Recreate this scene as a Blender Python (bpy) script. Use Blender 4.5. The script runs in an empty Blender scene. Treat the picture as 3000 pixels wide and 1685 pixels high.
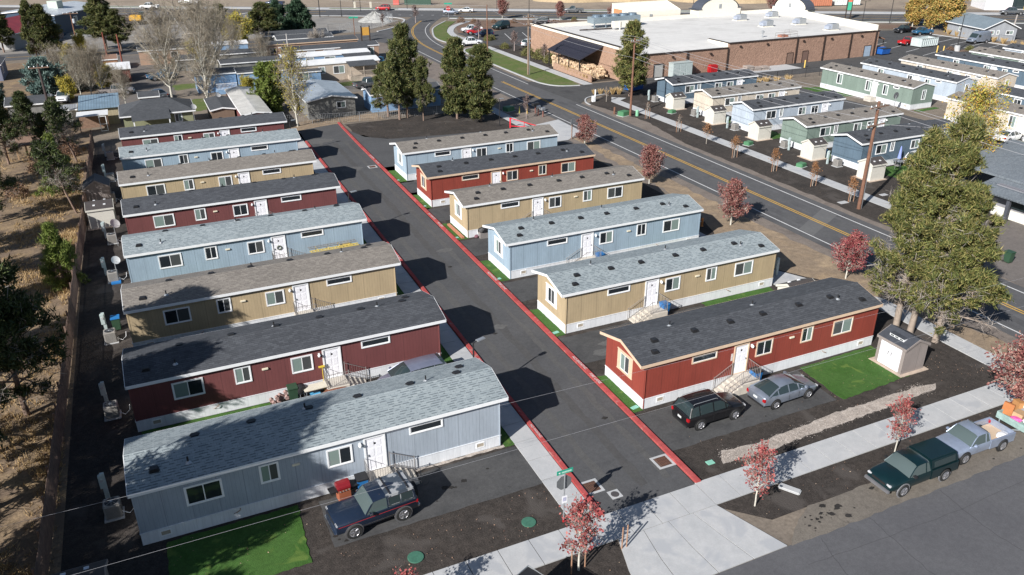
import bpy, bmesh, math, random
import numpy as np
from mathutils import Matrix, Vector
scene = bpy.context.scene
COL = scene.collection
R_ = math.radians

# ------------------------------------------------------------------ camera
CAM_H = 27.0
pitch, roll, yaw = R_(25.58123), R_(-0.20769), R_(24.589)
fw = Vector((math.sin(yaw)*math.cos(pitch), math.cos(yaw)*math.cos(pitch), -math.sin(pitch)))
rt = Vector((math.cos(yaw), -math.sin(yaw), 0)); up = rt.cross(fw)
cx = math.cos(roll)*rt + math.sin(roll)*up; cy = -math.sin(roll)*rt + math.cos(roll)*up
cd = bpy.data.cameras.new('camera'); cam = bpy.data.objects.new('camera', cd); COL.objects.link(cam)
cam.matrix_world = Matrix(((cx.x, cy.x, -fw.x, 0), (cx.y, cy.y, -fw.y, 0), (cx.z, cy.z, -fw.z, CAM_H), (0, 0, 0, 1)))
cd.sensor_width = 36; cd.lens = 2346.62/3000*36; cd.clip_end = 6000; cd.clip_start = 0.5
scene.camera = cam
# ------------------------------------------------------------------ light
SUN_EL, SUN_AZ = R_(31.8), math.atan2(-5.25, -2.85)      # direction towards the sun (x, y)
w = bpy.data.worlds.new('World'); scene.world = w; w.use_nodes = True
nt = w.node_tree; bg = nt.nodes['Background']
sky = nt.nodes.new('ShaderNodeTexSky'); sky.sky_type = 'NISHITA'; sky.sun_disc = False
sky.sun_elevation = SUN_EL; sky.sun_rotation = SUN_AZ; sky.air_density = 1.0; sky.dust_density = 0.6; sky.ozone_density = 1.5
nt.links.new(sky.outputs[0], bg.inputs[0]); bg.inputs[1].default_value = 0.056
ld = bpy.data.lights.new('sun', 'SUN'); ld.energy = 4.85; ld.angle = R_(0.5); ld.color = (1.0, 0.965, 0.92)
sun = bpy.data.objects.new('sun', ld); COL.objects.link(sun)
sd = Vector((math.sin(SUN_AZ)*math.cos(SUN_EL), math.cos(SUN_AZ)*math.cos(SUN_EL), math.sin(SUN_EL)))
sun.rotation_euler = sd.to_track_quat('Z', 'Y').to_euler()
vs = scene.view_settings; vs.view_transform = 'Standard'; vs.look = 'None'; vs.exposure = 0.62; vs.gamma = 1.0

# ------------------------------------------------------------------ materials
MATS = {}
def newmat(name):
    m = bpy.data.materials.new(name); m.use_nodes = True
    n = m.node_tree.nodes; b = n['Principled BSDF']
    return m, n, m.node_tree.links, b
def c4(c, k=1.0): return (min(1, c[0]*k), min(1, c[1]*k), min(1, c[2]*k), 1)
def ramp(n, l, fac, stops):
    r = n.new('ShaderNodeValToRGB'); l.new(fac, r.inputs[0])
    e = r.color_ramp.elements
    while len(e) > len(stops): e.remove(e[-1])
    while len(e) < len(stops): e.new(0.5)
    for i, (p, c) in enumerate(stops): e[i].position = p; e[i].color = c4(c) if not isinstance(c, (int, float)) else (c, c, c, 1)
    return r.outputs[0]
def noise(n, l, scale, detail=4, rough=0.55, vec=None, dist=0.0):
    t = n.new('ShaderNodeTexNoise'); t.inputs['Scale'].default_value = scale; t.inputs['Detail'].default_value = detail
    t.inputs['Roughness'].default_value = rough; t.inputs['Distortion'].default_value = dist
    if vec: l.new(vec, t.inputs['Vector'])
    return t.outputs['Fac']
def objco(n, l, scale=None):
    t = n.new('ShaderNodeTexCoord')
    if scale is None: return t.outputs['Object']
    mp = n.new('ShaderNodeMapping'); mp.inputs['Scale'].default_value = scale; l.new(t.outputs['Object'], mp.inputs[0]); return mp.outputs[0]
def mixc(n, l, fac, a, b, mode='MIX'):
    x = n.new('ShaderNodeMix'); x.data_type = 'RGBA'; x.blend_type = mode
    for i, v in ((0, fac), (6, a), (7, b)):
        if isinstance(v, (int, float)): x.inputs[i].default_value = v
        elif isinstance(v, tuple): x.inputs[i].default_value = c4(v)
        else: l.new(v, x.inputs[i])
    return x.outputs[2]
def math_(n, l, op, a, b=0.0):
    x = n.new('ShaderNodeMath'); x.operation = op
    for i, v in ((0, a), (1, b)):
        if isinstance(v, (int, float)): x.inputs[i].default_value = v
        else: l.new(v, x.inputs[i])
    return x.outputs[0]
def bump(n, l, b, h, strength=0.3, dist=0.02):
    x = n.new('ShaderNodeBump'); x.inputs['Strength'].default_value = strength; x.inputs['Distance'].default_value = dist
    l.new(h, x.inputs['Height']); l.new(x.outputs[0], b.inputs['Normal'])
def plain(name, col, rough=0.6, metal=0.0, var=0.12, scale=3.0, coat=0.0):
    if name in MATS: return MATS[name]
    m, n, l, b = newmat(name)
    f = noise(n, l, scale, 5, 0.6, objco(n, l))
    l.new(ramp(n, l, f, [(0.25, tuple(x*(1-var) for x in col)), (0.75, tuple(min(1, x*(1+var)) for x in col))]), b.inputs['Base Color'])
    b.inputs['Roughness'].default_value = rough; b.inputs['Metallic'].default_value = metal
    if coat: b.inputs['Coat Weight'].default_value = coat; b.inputs['Coat Roughness'].default_value = 0.06
    MATS[name] = m; return m
def ground(name, stops, scale=0.35, fine=9.0, fineamt=0.35, speck=None, rough=0.95, bstr=0.35, cracks=None, stain=None):
    """stops: colours of large patches; fine: grain; speck: (scale, threshold, colour)"""
    m, n, l, b = newmat(name); co = objco(n, l)
    base = ramp(n, l, noise(n, l, scale, 6, 0.6, co, 0.3), [(0.3+0.4*i/max(1, len(stops)-1), s) for i, s in enumerate(stops)])
    g = noise(n, l, fine, 3, 0.7, co)
    col = mixc(n, l, 1.0, base, ramp(n, l, g, [(0.3, 1-fineamt), (0.7, 1+0.0)]), 'MULTIPLY')
    g2 = noise(n, l, fine*0.23, 4, 0.6, co)
    col = mixc(n, l, 1.0, col, ramp(n, l, g2, [(0.35, 1-fineamt*0.6), (0.65, 1.0)]), 'MULTIPLY')
    if speck:
        v = n.new('ShaderNodeTexVoronoi'); v.inputs['Scale'].default_value = speck[0]; l.new(co, v.inputs['Vector'])
        f = math_(n, l, 'LESS_THAN', v.outputs['Distance'], speck[1])
        msk = math_(n, l, 'MULTIPLY', f, ramp(n, l, noise(n, l, 0.8, 3, 0.6, co), [(0.4, 0.0), (0.62, 1.0)]))
        col = mixc(n, l, msk, col, speck[2])
    if stain:
        st = ramp(n, l, noise(n, l, stain[0], 4, 0.5, co, 0.5), [(stain[1], 0.0), (stain[1]+0.08, 1.0)])
        col = mixc(n, l, st, col, stain[2])
    if cracks:
        v = n.new('ShaderNodeTexVoronoi'); v.feature = 'DISTANCE_TO_EDGE'; v.inputs['Scale'].default_value = cracks
        mp = n.new('ShaderNodeMix'); mp.data_type = 'VECTOR'; mp.inputs[0].default_value = 0.12
        nz = n.new('ShaderNodeTexNoise'); nz.inputs['Scale'].default_value = 0.5; nz.inputs['Detail'].default_value = 6; l.new(co, nz.inputs['Vector'])
        vs_ = n.new('ShaderNodeVectorMath'); vs_.operation = 'MULTIPLY_ADD'; l.new(nz.outputs['Color'], vs_.inputs[0]); vs_.inputs[1].default_value = (5, 5, 5); l.new(co, vs_.inputs[2])
        l.new(vs_.outputs[0], v.inputs['Vector'])
        f = math_(n, l, 'LESS_THAN', v.outputs['Distance'], 0.0022)
        f = math_(n, l, 'MULTIPLY', f, 0.55)
        col = mixc(n, l, f, col, (0.02, 0.02, 0.02))
    l.new(col, b.inputs['Base Color']); b.inputs['Roughness'].default_value = rough; b.inputs['Specular IOR Level'].default_value = 0.25
    bump(n, l, b, g, bstr, 0.03)
    MATS[name] = m; return m
def siding(name, col, pitch_=0.2, gs=0.36):
    if name in MATS: return MATS[name]
    m, n, l, b = newmat(name); co = objco(n, l)
    s = n.new('ShaderNodeSeparateXYZ'); l.new(co, s.inputs[0])
    u = math_(n, l, 'ADD', s.outputs[0], s.outputs[1])
    fr = math_(n, l, 'FRACT', math_(n, l, 'DIVIDE', u, pitch_))
    g1 = math_(n, l, 'LESS_THAN', fr, 0.09)
    fr2 = math_(n, l, 'FRACT', math_(n, l, 'DIVIDE', u, 1.22)); g2 = math_(n, l, 'LESS_THAN', fr2, 0.022)
    g = math_(n, l, 'MAXIMUM', math_(n, l, 'MULTIPLY', g1, gs), math_(n, l, 'MULTIPLY', g2, gs*1.7))
    c = ramp(n, l, noise(n, l, 1.1, 5, 0.6, objco(n, l, (1, 1, 0.35))), [(0.3, tuple(x*0.88 for x in col)), (0.7, tuple(min(1, x*1.08) for x in col))])
    c = mixc(n, l, 1.0, c, ramp(n, l, noise(n, l, 14, 3, 0.7, objco(n, l, (1, 1, 0.12))), [(0.3, 0.88), (0.7, 1.0)]), 'MULTIPLY')
    c = mixc(n, l, g, c, tuple(x*0.45 for x in col))
    l.new(c, b.inputs['Base Color']); b.inputs['Roughness'].default_value = 0.75
    bump(n, l, b, math_(n, l, 'SUBTRACT', 1.0, g), 0.5, 0.01)
    MATS[name] = m; return m
def shingle(name, c1, c2, dark, wv=0.6):
    if name in MATS: return MATS[name]
    m, n, l, b = newmat(name); co = objco(n, l)
    br = n.new('ShaderNodeTexBrick'); br.offset = 0.37; br.offset_frequency = 2
    br.inputs['Scale'].default_value = 1.0; br.inputs['Brick Width'].default_value = 0.34; br.inputs['Row Height'].default_value = 0.155
    br.inputs['Mortar Size'].default_value = 0.012; br.inputs['Mortar Smooth'].default_value = 0.3; br.inputs['Bias'].default_value = 0.0
    br.inputs['Color1'].default_value = c4(c1); br.inputs['Color2'].default_value = c4(c2); br.inputs['Mortar'].default_value = c4(tuple(x*0.8 for x in c1))
    l.new(co, br.inputs['Vector'])
    # dark shadow tabs of the laminated shingles
    s = n.new('ShaderNodeSeparateXYZ'); l.new(co, s.inputs[0])
    row = math_(n, l, 'DIVIDE', s.outputs[1], 0.155)
    low = math_(n, l, 'LESS_THAN', math_(n, l, 'FRACT', row), 0.36)
    cb = n.new('ShaderNodeCombineXYZ'); l.new(math_(n, l, 'FLOOR', row), cb.inputs[0])
    wn = n.new('ShaderNodeTexWhiteNoise'); wn.noise_dimensions = '2D'; l.new(cb.outputs[0], wn.inputs['Vector'])
    ph = math_(n, l, 'ADD', math_(n, l, 'DIVIDE', s.outputs[0], 0.56), math_(n, l, 'MULTIPLY', wn.outputs['Value'], 1.0))
    cb2 = n.new('ShaderNodeCombineXYZ'); l.new(math_(n, l, 'FLOOR', ph), cb2.inputs[0]); l.new(math_(n, l, 'FLOOR', row), cb2.inputs[1])
    w2 = n.new('ShaderNodeTexWhiteNoise'); w2.noise_dimensions = '2D'; l.new(cb2.outputs[0], w2.inputs['Vector'])
    tab = math_(n, l, 'MULTIPLY', low, math_(n, l, 'LESS_THAN', math_(n, l, 'FRACT', ph), math_(n, l, 'MULTIPLY', w2.outputs['Value'], 0.95)))
    c = mixc(n, l, math_(n, l, 'MULTIPLY', tab, wv), br.outputs['Color'], dark)
    c = mixc(n, l, 1.0, c, ramp(n, l, noise(n, l, 0.45, 4, 0.6, co), [(0.3, 0.86), (0.7, 1.0)]), 'MULTIPLY')
    c = mixc(n, l, 1.0, c, ramp(n, l, noise(n, l, 60, 2, 0.7, co), [(0.3, 0.85), (0.7, 1.0)]), 'MULTIPLY')
    l.new(c, b.inputs['Base Color']); b.inputs['Roughness'].default_value = 0.9
    bump(n, l, b, math_(n, l, 'SUBTRACT', 1.0, tab), 0.35, 0.012)
    MATS[name] = m; return m
def foliage(name, cols, nscale=0.8, rough=0.65, trans=0.0):
    if name in MATS: return MATS[name]
    m, n, l, b = newmat(name)
    ge = n.new('ShaderNodeNewGeometry')
    a = ramp(n, l, ge.outputs['Random Per Island'], [(i/max(1, len(cols)-1), c) for i, c in enumerate(cols)])
    f = noise(n, l, nscale, 3, 0.6, objco(n, l))
    c = mixc(n, l, 1.0, a, ramp(n, l, f, [(0.3, 0.65), (0.7, 1.15)]), 'MULTIPLY')
    l.new(c, b.inputs['Base Color']); b.inputs['Roughness'].default_value = rough; b.inputs['Specular IOR Level'].default_value = 0.3
    MATS[name] = m; return m
def glass(name, col=(0.02, 0.025, 0.03), rough=0.06):
    if name in MATS: return MATS[name]
    m, n, l, b = newmat(name); b.inputs['Base Color'].default_value = c4(col); b.inputs['Roughness'].default_value = rough
    b.inputs['Specular IOR Level'].default_value = 0.7
    MATS[name] = m; return m
def paint(name, col, metal=0.3, wear=None):
    if name in MATS: return MATS[name]
    m, n, l, b = newmat(name); c = ramp(n, l, noise(n, l, 2.0, 5, 0.6, objco(n, l)), [(0.3, tuple(x*0.85 for x in col)), (0.7, tuple(min(1, x*1.1) for x in col))])
    if wear:
        c = mixc(n, l, ramp(n, l, noise(n, l, 2.2, 6, 0.6, objco(n, l)), [(wear[0], 0.0), (wear[0]+0.06, 1.0)]), c, wear[1])
    l.new(c, b.inputs['Base Color']); b.inputs['Metallic'].default_value = metal; b.inputs['Roughness'].default_value = 0.38
    b.inputs['Coat Weight'].default_value = 0.7; b.inputs['Coat Roughness'].default_value = 0.08
    MATS[name] = m; return m

WHITE = plain('white_trim', (0.78, 0.79, 0.8), 0.6, var=0.05)
SKIRT = siding('skirting_white', (0.72, 0.74, 0.77), 0.4, 0.13)
TANTRIM = plain('tan_trim', (0.62, 0.46, 0.33), 0.7, var=0.08)
DARK = plain('black_plastic', (0.02, 0.02, 0.022), 0.5)
RUBBER = plain('rubber', (0.02, 0.02, 0.02), 0.8)
STEEL = plain('galvanised_steel', (0.42, 0.44, 0.46), 0.45, 0.6)
RAILM = plain('grey_railing', (0.30, 0.28, 0.27), 0.5, 0.3)
CHROME = plain('chrome', (0.7, 0.7, 0.72), 0.18, 1.0)
CONC = ground('concrete', [(0.40, 0.41, 0.42), (0.51, 0.51, 0.51)], 0.5, 14, 0.10, stain=(0.5, 0.56, (0.37, 0.38, 0.395)), bstr=0.1)
STEPC = plain('step_concrete', (0.52, 0.48, 0.42), 0.9, var=0.15)
WOOD = plain('weathered_wood', (0.22, 0.14, 0.10), 0.9, var=0.35, scale=4)
POLEW = plain('pole_wood', (0.17, 0.085, 0.055), 0.9, var=0.3, scale=3)
GLASS = glass('window_glass')
BLIND = glass('window_blind', (0.20, 0.26, 0.24), 0.12)
SCREEN = glass('window_screen', (0.055, 0.06, 0.062), 0.5)
CARGL = glass('car_glass', (0.028, 0.042, 0.045), 0.03)
CARGL2 = glass('light_car_glass', (0.075, 0.10, 0.10), 0.04)
DOORM = plain('white_door', (0.8, 0.8, 0.84), 0.5, var=0.04)
RED_C = ground('red_kerb_paint', [(0.40, 0.06, 0.06), (0.50, 0.11, 0.105)], 1.2, 12, 0.25, stain=(2.2, 0.62, (0.36, 0.17, 0.16)), bstr=0.15)

# ------------------------------------------------------------------ mesh builder
def vecs(p): return [tuple(map(float, q)) for q in p]
class MB:
    def __init__(s): s.v = []; s.f = []; s.M = None
    def add(s, vs_, fs):
        o = len(s.v)
        if s.M is not None: vs_ = [tuple(s.M @ Vector(v)) for v in vs_]
        s.v += vecs(vs_); s.f += [tuple(i+o for i in f) for f in fs]; return s
    def box(s, x0, y0, z0, x1, y1, z1):
        if x0 > x1: x0, x1 = x1, x0
        if y0 > y1: y0, y1 = y1, y0
        v = [(x, y, z) for z in (z0, z1) for y in (y0, y1) for x in (x0, x1)]
        return s.add(v, [(0, 2, 3, 1), (4, 5, 7, 6), (0, 1, 5, 4), (1, 3, 7, 5), (3, 2, 6, 7), (2, 0, 4, 6)])
    def prism(s, pts, z0, z1):
        n = len(pts); a = sum(pts[i][0]*pts[(i+1) % n][1]-pts[(i+1) % n][0]*pts[i][1] for i in range(n))
        if a < 0: pts = pts[::-1]
        return s.add([(p[0], p[1], z0) for p in pts]+[(p[0], p[1], z1) for p in pts],
                     [tuple(range(n-1, -1, -1)), tuple(range(n, 2*n))]+[(i, (i+1) % n, n+(i+1) % n, n+i) for i in range(n)])
    def poly(s, pts):
        return s.add(pts, [tuple(range(len(pts)))])
    def ext(s, prof, a0, a1, axis):
        """profile (u,w) extruded along axis: 'x' -> (a,u,w), 'y' -> (u,a,w)"""
        n = len(prof); f = (lambda a, p: (a, p[0], p[1])) if axis == 'x' else (lambda a, p: (p[0], a, p[1]))
        return s.add([f(a0, p) for p in prof]+[f(a1, p) for p in prof],
                     [tuple(range(n)), tuple(range(2*n-1, n-1, -1))]+[(i, n+i, n+(i+1) % n, (i+1) % n) for i in range(n)])
    def tube(s, pts, r, n=6, r1=None, cap=True):
        pts = [Vector(p) for p in pts]; m = len(pts); r1 = r if r1 is None else r1; V = []; 
        for i, p in enumerate(pts):
            d = (pts[min(i+1, m-1)]-pts[max(i-1, 0)])
            if d.length < 1e-6: d = Vector((0, 0, 1))
            d.normalize(); a = d.orthogonal().normalized() if abs(d.z) < 0.99 else Vector((1, 0, 0)); b = d.cross(a); a = b.cross(d)
            rr = r+(r1-r)*i/max(1, m-1)
            for k in range(n):
                t = 2*math.pi*k/n; V.append(tuple(p+rr*(math.cos(t)*a+math.sin(t)*b)))
        F = [(i*n+k, i*n+(k+1) % n, (i+1)*n+(k+1) % n, (i+1)*n+k) for i in range(m-1) for k in range(n)]
        if cap: F += [tuple(range(n-1, -1, -1)), tuple(range((m-1)*n, m*n))]
        return s.add(V, F)
    def lathe(s, prof, c, n=16, axis='z'):
        V = []
        for r, h in prof:
            for k in range(n):
                t = 2*math.pi*k/n; u, w_ = r*math.cos(t), r*math.sin(t)
                V.append({'z': (c[0]+u, c[1]+w_, c[2]+h), 'y': (c[0]+u, c[1]+h, c[2]+w_), 'x': (c[0]+h, c[1]+u, c[2]+w_)}[axis])
        m = len(prof)
        F = [(i*n+k, i*n+(k+1) % n, (i+1)*n+(k+1) % n, (i+1)*n+k) for i in range(m-1) for k in range(n)]
        F += [tuple(range(n-1, -1, -1)), tuple(range((m-1)*n, m*n))]
        return s.add(V, F)
    def build(s, name, m, parent=None, smooth=False, bevel=0.0, loc=None):
        me = bpy.data.meshes.new(name); me.from_pydata(s.v, [], s.f); me.update()
        bm = bmesh.new(); bm.from_mesh(me)
        bmesh.ops.recalc_face_normals(bm, faces=bm.faces)
        if bevel:
            bmesh.ops.bevel(bm, geom=[e for e in bm.edges if len(e.link_faces) == 2 and e.calc_face_angle(0) > 0.5], offset=bevel, segments=2, affect='EDGES', clamp_overlap=True)
        bm.to_mesh(me); bm.free()
        me.materials.append(m)
        if smooth:
            for p in me.polygons: p.use_smooth = True
            try: me.set_sharp_from_angle(angle=R_(40))
            except Exception: pass
        o = bpy.data.objects.new(name, me); COL.objects.link(o)
        if parent: o.parent = parent
        if loc: o.location = loc
        return o
def npmesh(name, V, F, m, parent=None):
    """V (n,3) F (k,3|4) numpy"""
    me = bpy.data.meshes.new(name); k = F.shape[1]
    me.vertices.add(len(V)); me.vertices.foreach_set('co', V.astype(np.float32).ravel())
    me.loops.add(F.size); me.loops.foreach_set('vertex_index', F.astype(np.int32).ravel())
    me.polygons.add(len(F)); me.polygons.foreach_set('loop_start', np.arange(0, F.size, k, dtype=np.int32))
    me.update(calc_edges=True); me.materials.append(m)
    o = bpy.data.objects.new(name, me); COL.objects.link(o)
    if parent: o.parent = parent
    return o
def tag(o, label=None, cat=None, group=None, kind=None):
    if label: o['label'] = label
    if cat: o['category'] = cat
    if group: o['group'] = group
    if kind: o['kind'] = kind
    return o
def thing(name, label, cat, loc=(0, 0, 0), rz=0.0, group=None):
    o = bpy.data.objects.new(name, None); o.empty_display_size = 0.3; COL.objects.link(o)
    o.location = loc; o.rotation_euler = (0, 0, rz)
    return tag(o, label, cat, group)
def copy_tree(o, parent=None):
    c = o.copy(); COL.objects.link(c); c.parent = parent
    for ch in list(o.children): copy_tree(ch, c)
    return c
def dup(o, label, loc, rz=0.0, scale=1.0, group=None):
    c = copy_tree(o); c.location = loc; c.rotation_euler = (0, 0, rz)
    c.scale = (scale,)*3 if isinstance(scale, (int, float)) else scale
    c['label'] = label
    if group: c['group'] = group
    return c
def sheet(name, pts, z, m, kind='structure'):
    a = sum(pts[i][0]*pts[(i+1) % len(pts)][1]-pts[(i+1) % len(pts)][0]*pts[i][1] for i in range(len(pts)))
    if a < 0: pts = pts[::-1]
    o = MB().poly([(p[0], p[1], z) for p in pts]).build(name, m); 
    if kind: o['kind'] = kind
    return o
def slab(name, pts, z0, z1, m, kind='structure'):
    o = MB().prism(pts, z0, z1).build(name, m); o['kind'] = kind; return o
def offset_line(pts, d):
    out = []
    for i, p in enumerate(pts):
        a = Vector(pts[max(0, i-1)]); b = Vector(pts[min(len(pts)-1, i+1)]); t = (b-a).normalized(); out.append((p[0]-t.y*d, p[1]+t.x*d))
    return out
def ribbon(pts, w_): return offset_line(pts, w_/2)+offset_line(pts, -w_/2)[::-1]
def smooth_line(pts, n=6):
    P = [Vector((p[0], p[1], 0)) for p in pts]; out = []
    for i in range(len(P)-1):
        p0, p1, p2, p3 = P[max(0, i-1)], P[i], P[i+1], P[min(len(P)-1, i+2)]
        for k in range(n):
            t = k/n; q = 0.5*((2*p1)+(p2-p0)*t+(2*p0-5*p1+4*p2-p3)*t*t+(3*p1-p0-3*p2+p3)*t**3); out.append((q.x, q.y))
    out.append((P[-1].x, P[-1].y)); return out
def wavy(pts, amp=0.12, step=0.5, seed=1):
    """polygon with slightly irregular (hand-spread) edges"""
    rnd = random.Random(seed); out = []
    for i, a in enumerate(pts):
        b = pts[(i+1) % len(pts)]; L = math.hypot(b[0]-a[0], b[1]-a[1]); k = max(1, int(L/step))
        for j in range(k):
            t = j/k; out.append((a[0]+(b[0]-a[0])*t+rnd.uniform(-amp, amp), a[1]+(b[1]-a[1])*t+rnd.uniform(-amp, amp)))
    return out
def text_mesh(s, size, m, parent=None, name='lettering', M=None, ext=0.0):
    cu = bpy.data.curves.new('t', 'FONT'); cu.body = s; cu.size = size; cu.align_x = 'CENTER'; cu.align_y = 'CENTER'; cu.extrude = ext
    to = bpy.data.objects.new('t', cu); COL.objects.link(to)
    dg = bpy.context.evaluated_depsgraph_get(); dg.update(); me = bpy.data.meshes.new_from_object(to.evaluated_get(dg))
    COL.objects.unlink(to); bpy.data.objects.remove(to)
    if M is not None: me.transform(M)
    me.materials.clear(); me.materials.append(m); me.name = name
    o = bpy.data.objects.new(name, me); COL.objects.link(o)
    if parent: o.parent = parent
    return o

# ------------------------------------------------------------------ ground
G_BASE = ground('dirt_ground', [(0.20, 0.165, 0.13), (0.27, 0.225, 0.18), (0.17, 0.145, 0.125)], 0.12, 5, 0.35, bstr=0.3)
G_DRY = ground('dry_grass_ground', [(0.46, 0.33, 0.19), (0.27, 0.20, 0.14), (0.50, 0.36, 0.21)], 0.28, 6, 0.5, stain=(0.22, 0.55, (0.17, 0.125, 0.09)), bstr=0.8)
G_MULCH = ground('dark_gravel', [(0.062, 0.054, 0.049), (0.088, 0.074, 0.065), (0.055, 0.048, 0.044)], 0.25, 13, 0.6, stain=(0.45, 0.58, (0.072, 0.063, 0.057)), bstr=1.0)
G_ASPH = ground('lane_asphalt', [(0.080, 0.081, 0.085), (0.102, 0.103, 0.107), (0.084, 0.085, 0.089)], 0.2, 18, 0.25, stain=(0.5, 0.72, (0.11, 0.11, 0.11)), bstr=0.25)
G_ASPD = ground('drive_asphalt', [(0.060, 0.061, 0.064), (0.094, 0.094, 0.095), (0.070, 0.070, 0.072)], 0.35, 18, 0.28, stain=(1.1, 0.70, (0.022, 0.022, 0.023)), bstr=0.25)
G_STREET = ground('street_asphalt', [(0.105, 0.105, 0.114), (0.124, 0.124, 0.132), (0.096, 0.096, 0.104)], 0.13, 16, 0.2, stain=(0.25, 0.70, (0.075, 0.075, 0.082)), bstr=0.2)
G_ROAD = ground('road_asphalt', [(0.085, 0.085, 0.09), (0.115, 0.115, 0.118), (0.09, 0.09, 0.094)], 0.22, 14, 0.2, bstr=0.2)
G_SHOULD = ground('shoulder_gravel', [(0.20, 0.165, 0.145), (0.26, 0.22, 0.19), (0.17, 0.145, 0.13)], 0.3, 12, 0.35, bstr=0.5)
G_SHOULD2 = ground('compacted_gravel', [(0.175, 0.155, 0.135), (0.22, 0.195, 0.165)], 0.5, 14, 0.3, stain=(0.9, 0.66, (0.05, 0.045, 0.042)), bstr=0.4)
G_TAN = ground('sandy_verge', [(0.42, 0.31, 0.20), (0.30, 0.23, 0.165), (0.48, 0.36, 0.235)], 0.35, 9, 0.35, bstr=0.6)
G_PEA = ground('pea_gravel', [(0.52, 0.455, 0.40), (0.62, 0.55, 0.49)], 0.6, 9, 0.5, bstr=1.0)
G_TURF = ground('artificial_turf', [(0.048, 0.13, 0.02), (0.07, 0.16, 0.034), (0.055, 0.125, 0.024)], 0.5, 22, 0.35, stain=(0.9, 0.60, (0.10, 0.165, 0.035)), bstr=0.8)
G_LAWN = ground('green_lawn', [(0.10, 0.16, 0.04), (0.135, 0.175, 0.05), (0.19, 0.18, 0.09)], 0.4, 10, 0.35, bstr=0.5)
G_GREY = ground('grey_gravel_lot', [(0.22, 0.21, 0.20), (0.30, 0.285, 0.265), (0.25, 0.22, 0.19)], 0.12, 6, 0.25, bstr=0.4)
G_PALE = ground('pale_dirt', [(0.30, 0.245, 0.19), (0.38, 0.31, 0.24), (0.25, 0.20, 0.16)], 0.06, 4, 0.3, bstr=0.4)
YEL = ground('yellow_line_paint', [(0.62, 0.36, 0.06), (0.70, 0.42, 0.08)], 1.0, 9, 0.25, bstr=0.05)
WLN = ground('white_line_paint', [(0.62, 0.62, 0.62), (0.74, 0.74, 0.74)], 1.0, 9, 0.22, bstr=0.05)

sheet('ground', [(-2500, -1500), (2500, -1500), (2500, 3500), (-2500, 3500)], 0.0, G_BASE)
sheet('dry_grass_field', [(-60, -30), (-7.4, -30), (-7.1, 100), (-6.6, 181), (-60, 181)], 0.006, G_DRY)
sheet('vacant_lot_dirt', [(-90, 268), (28, 262), (60, 244), (122, 208), (170, 185), (330, 100), (500, 900), (-300, 900)], 0.006, G_PALE)
sheet('park_gravel_ground', [(-7.3, 20.5), (15.5, 20.5), (16.4, 24), (16.6, 99), (25, 104), (28, 99.5), (34.7, 97), (47, 97), (46.8, 42), (47, 27), (46, 22.2), (24, 22.2), (22.2, 24), (22.2, 26), (17, 106), (-7, 106)], 0.006, G_MULCH)
# internal lane and its turning leg
def lx(y): return 16.5+0.0137*(y-26)
def rx(y): return 22.2+0.0135*(y-26)
sheet('lane', [(lx(26), 25.9), (rx(26), 25.9), (rx(86.2), 86.2), (48, 86.2), (48, 96.0), (43.8, 95.7), (34.7, 96.7), (27.5, 98.0), (25.0, 100.2), (24.1, 103.8), (23.6, 108.5), (18.0, 107.0), (lx(98), 98)], 0.014, G_ASPH)
TRK = ground('lane_track', [(0.115, 0.114, 0.113), (0.098, 0.097, 0.097)], 0.5, 14, 0.25, bstr=0.15)
TRK2 = ground('lane_track_dark', [(0.082, 0.081, 0.082), (0.096, 0.095, 0.095)], 0.5, 14, 0.25, bstr=0.15)
for d, m, w_ in ((1.2, TRK, 0.5), (2.9, TRK2, 0.55), (4.3, TRK, 0.4)): sheet('wheel_track', wavy(ribbon([(16.9+d+0.0137*(y-26), y) for y in range(27, 100, 6)], w_), 0.10, 0.7, int(d*9)), 0.0185, m)
sheet('dark_mulch_bed', wavy([(24.3, 107.5), (24.4, 103.8), (25.6, 99.6), (28, 97.8), (34.7, 96.8), (43.8, 95.9), (45.4, 97.4), (47.1, 106.5), (40, 108)], 0.15, 0.8), 0.020, G_MULCH)
sheet('dirt_strip_verge', wavy([(15, 104.2), (18, 107), (23.6, 108.6), (30, 108.2), (30, 112), (15, 112)], 0.15, 0.8, 3), 0.010, G_TAN)
# frontage street
sheet('street', [(-80, -60), (140, -60), (140, 20.5), (-80, 20.5)], 0.014, G_STREET)
sheet('street_shoulder', wavy([(23.6, 20.4), (46, 20.4), (46, 22.3), (30, 22.25), (26.3, 22.2), (24.5, 21.3)], 0.06, 0.4, 5), 0.022, G_SHOULD2)
SEAM = plain('tar_seam', (0.055, 0.055, 0.06), 0.9)
def rough_line(pts, seed, amp=0.12):
    q = smooth_line(pts, 12); rr = random.Random(seed); return [(x+rr.uniform(-amp, amp), y+rr.uniform(-amp, amp)) for x, y in q]
for k_, (pts, w_) in enumerate((([(33.2, 20.3), (32.9, 17), (33.4, 13), (32.8, 4)], 0.035), ([(28.4, 20.3), (28.1, 16), (28.6, 12), (28.2, 4)], 0.03), ([(25.2, 20.2), (24.6, 17.5), (24.9, 12)], 0.025), ([(23.5, 19.2), (33, 18.9), (46, 19.2)], 0.02))):
    sheet('tar_seam', ribbon(rough_line(pts, k_, 0.05), w_), 0.019, SEAM)
OIL = ground('oil_stain', [(0.03, 0.028, 0.027), (0.045, 0.042, 0.04)], 1.0, 9, 0.4)
def blob(x, y, r_, seed, z, m, name='oil_stain', sx=1.0):
    rr = random.Random(seed); n = 18; sheet(name, [(x+sx*r_*(0.65+0.5*rr.random())*math.cos(k*6.283/n), y+r_*(0.65+0.5*rr.random())*math.sin(k*6.283/n)) for k in range(n)], z, m)
rr = random.Random(8)
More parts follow.
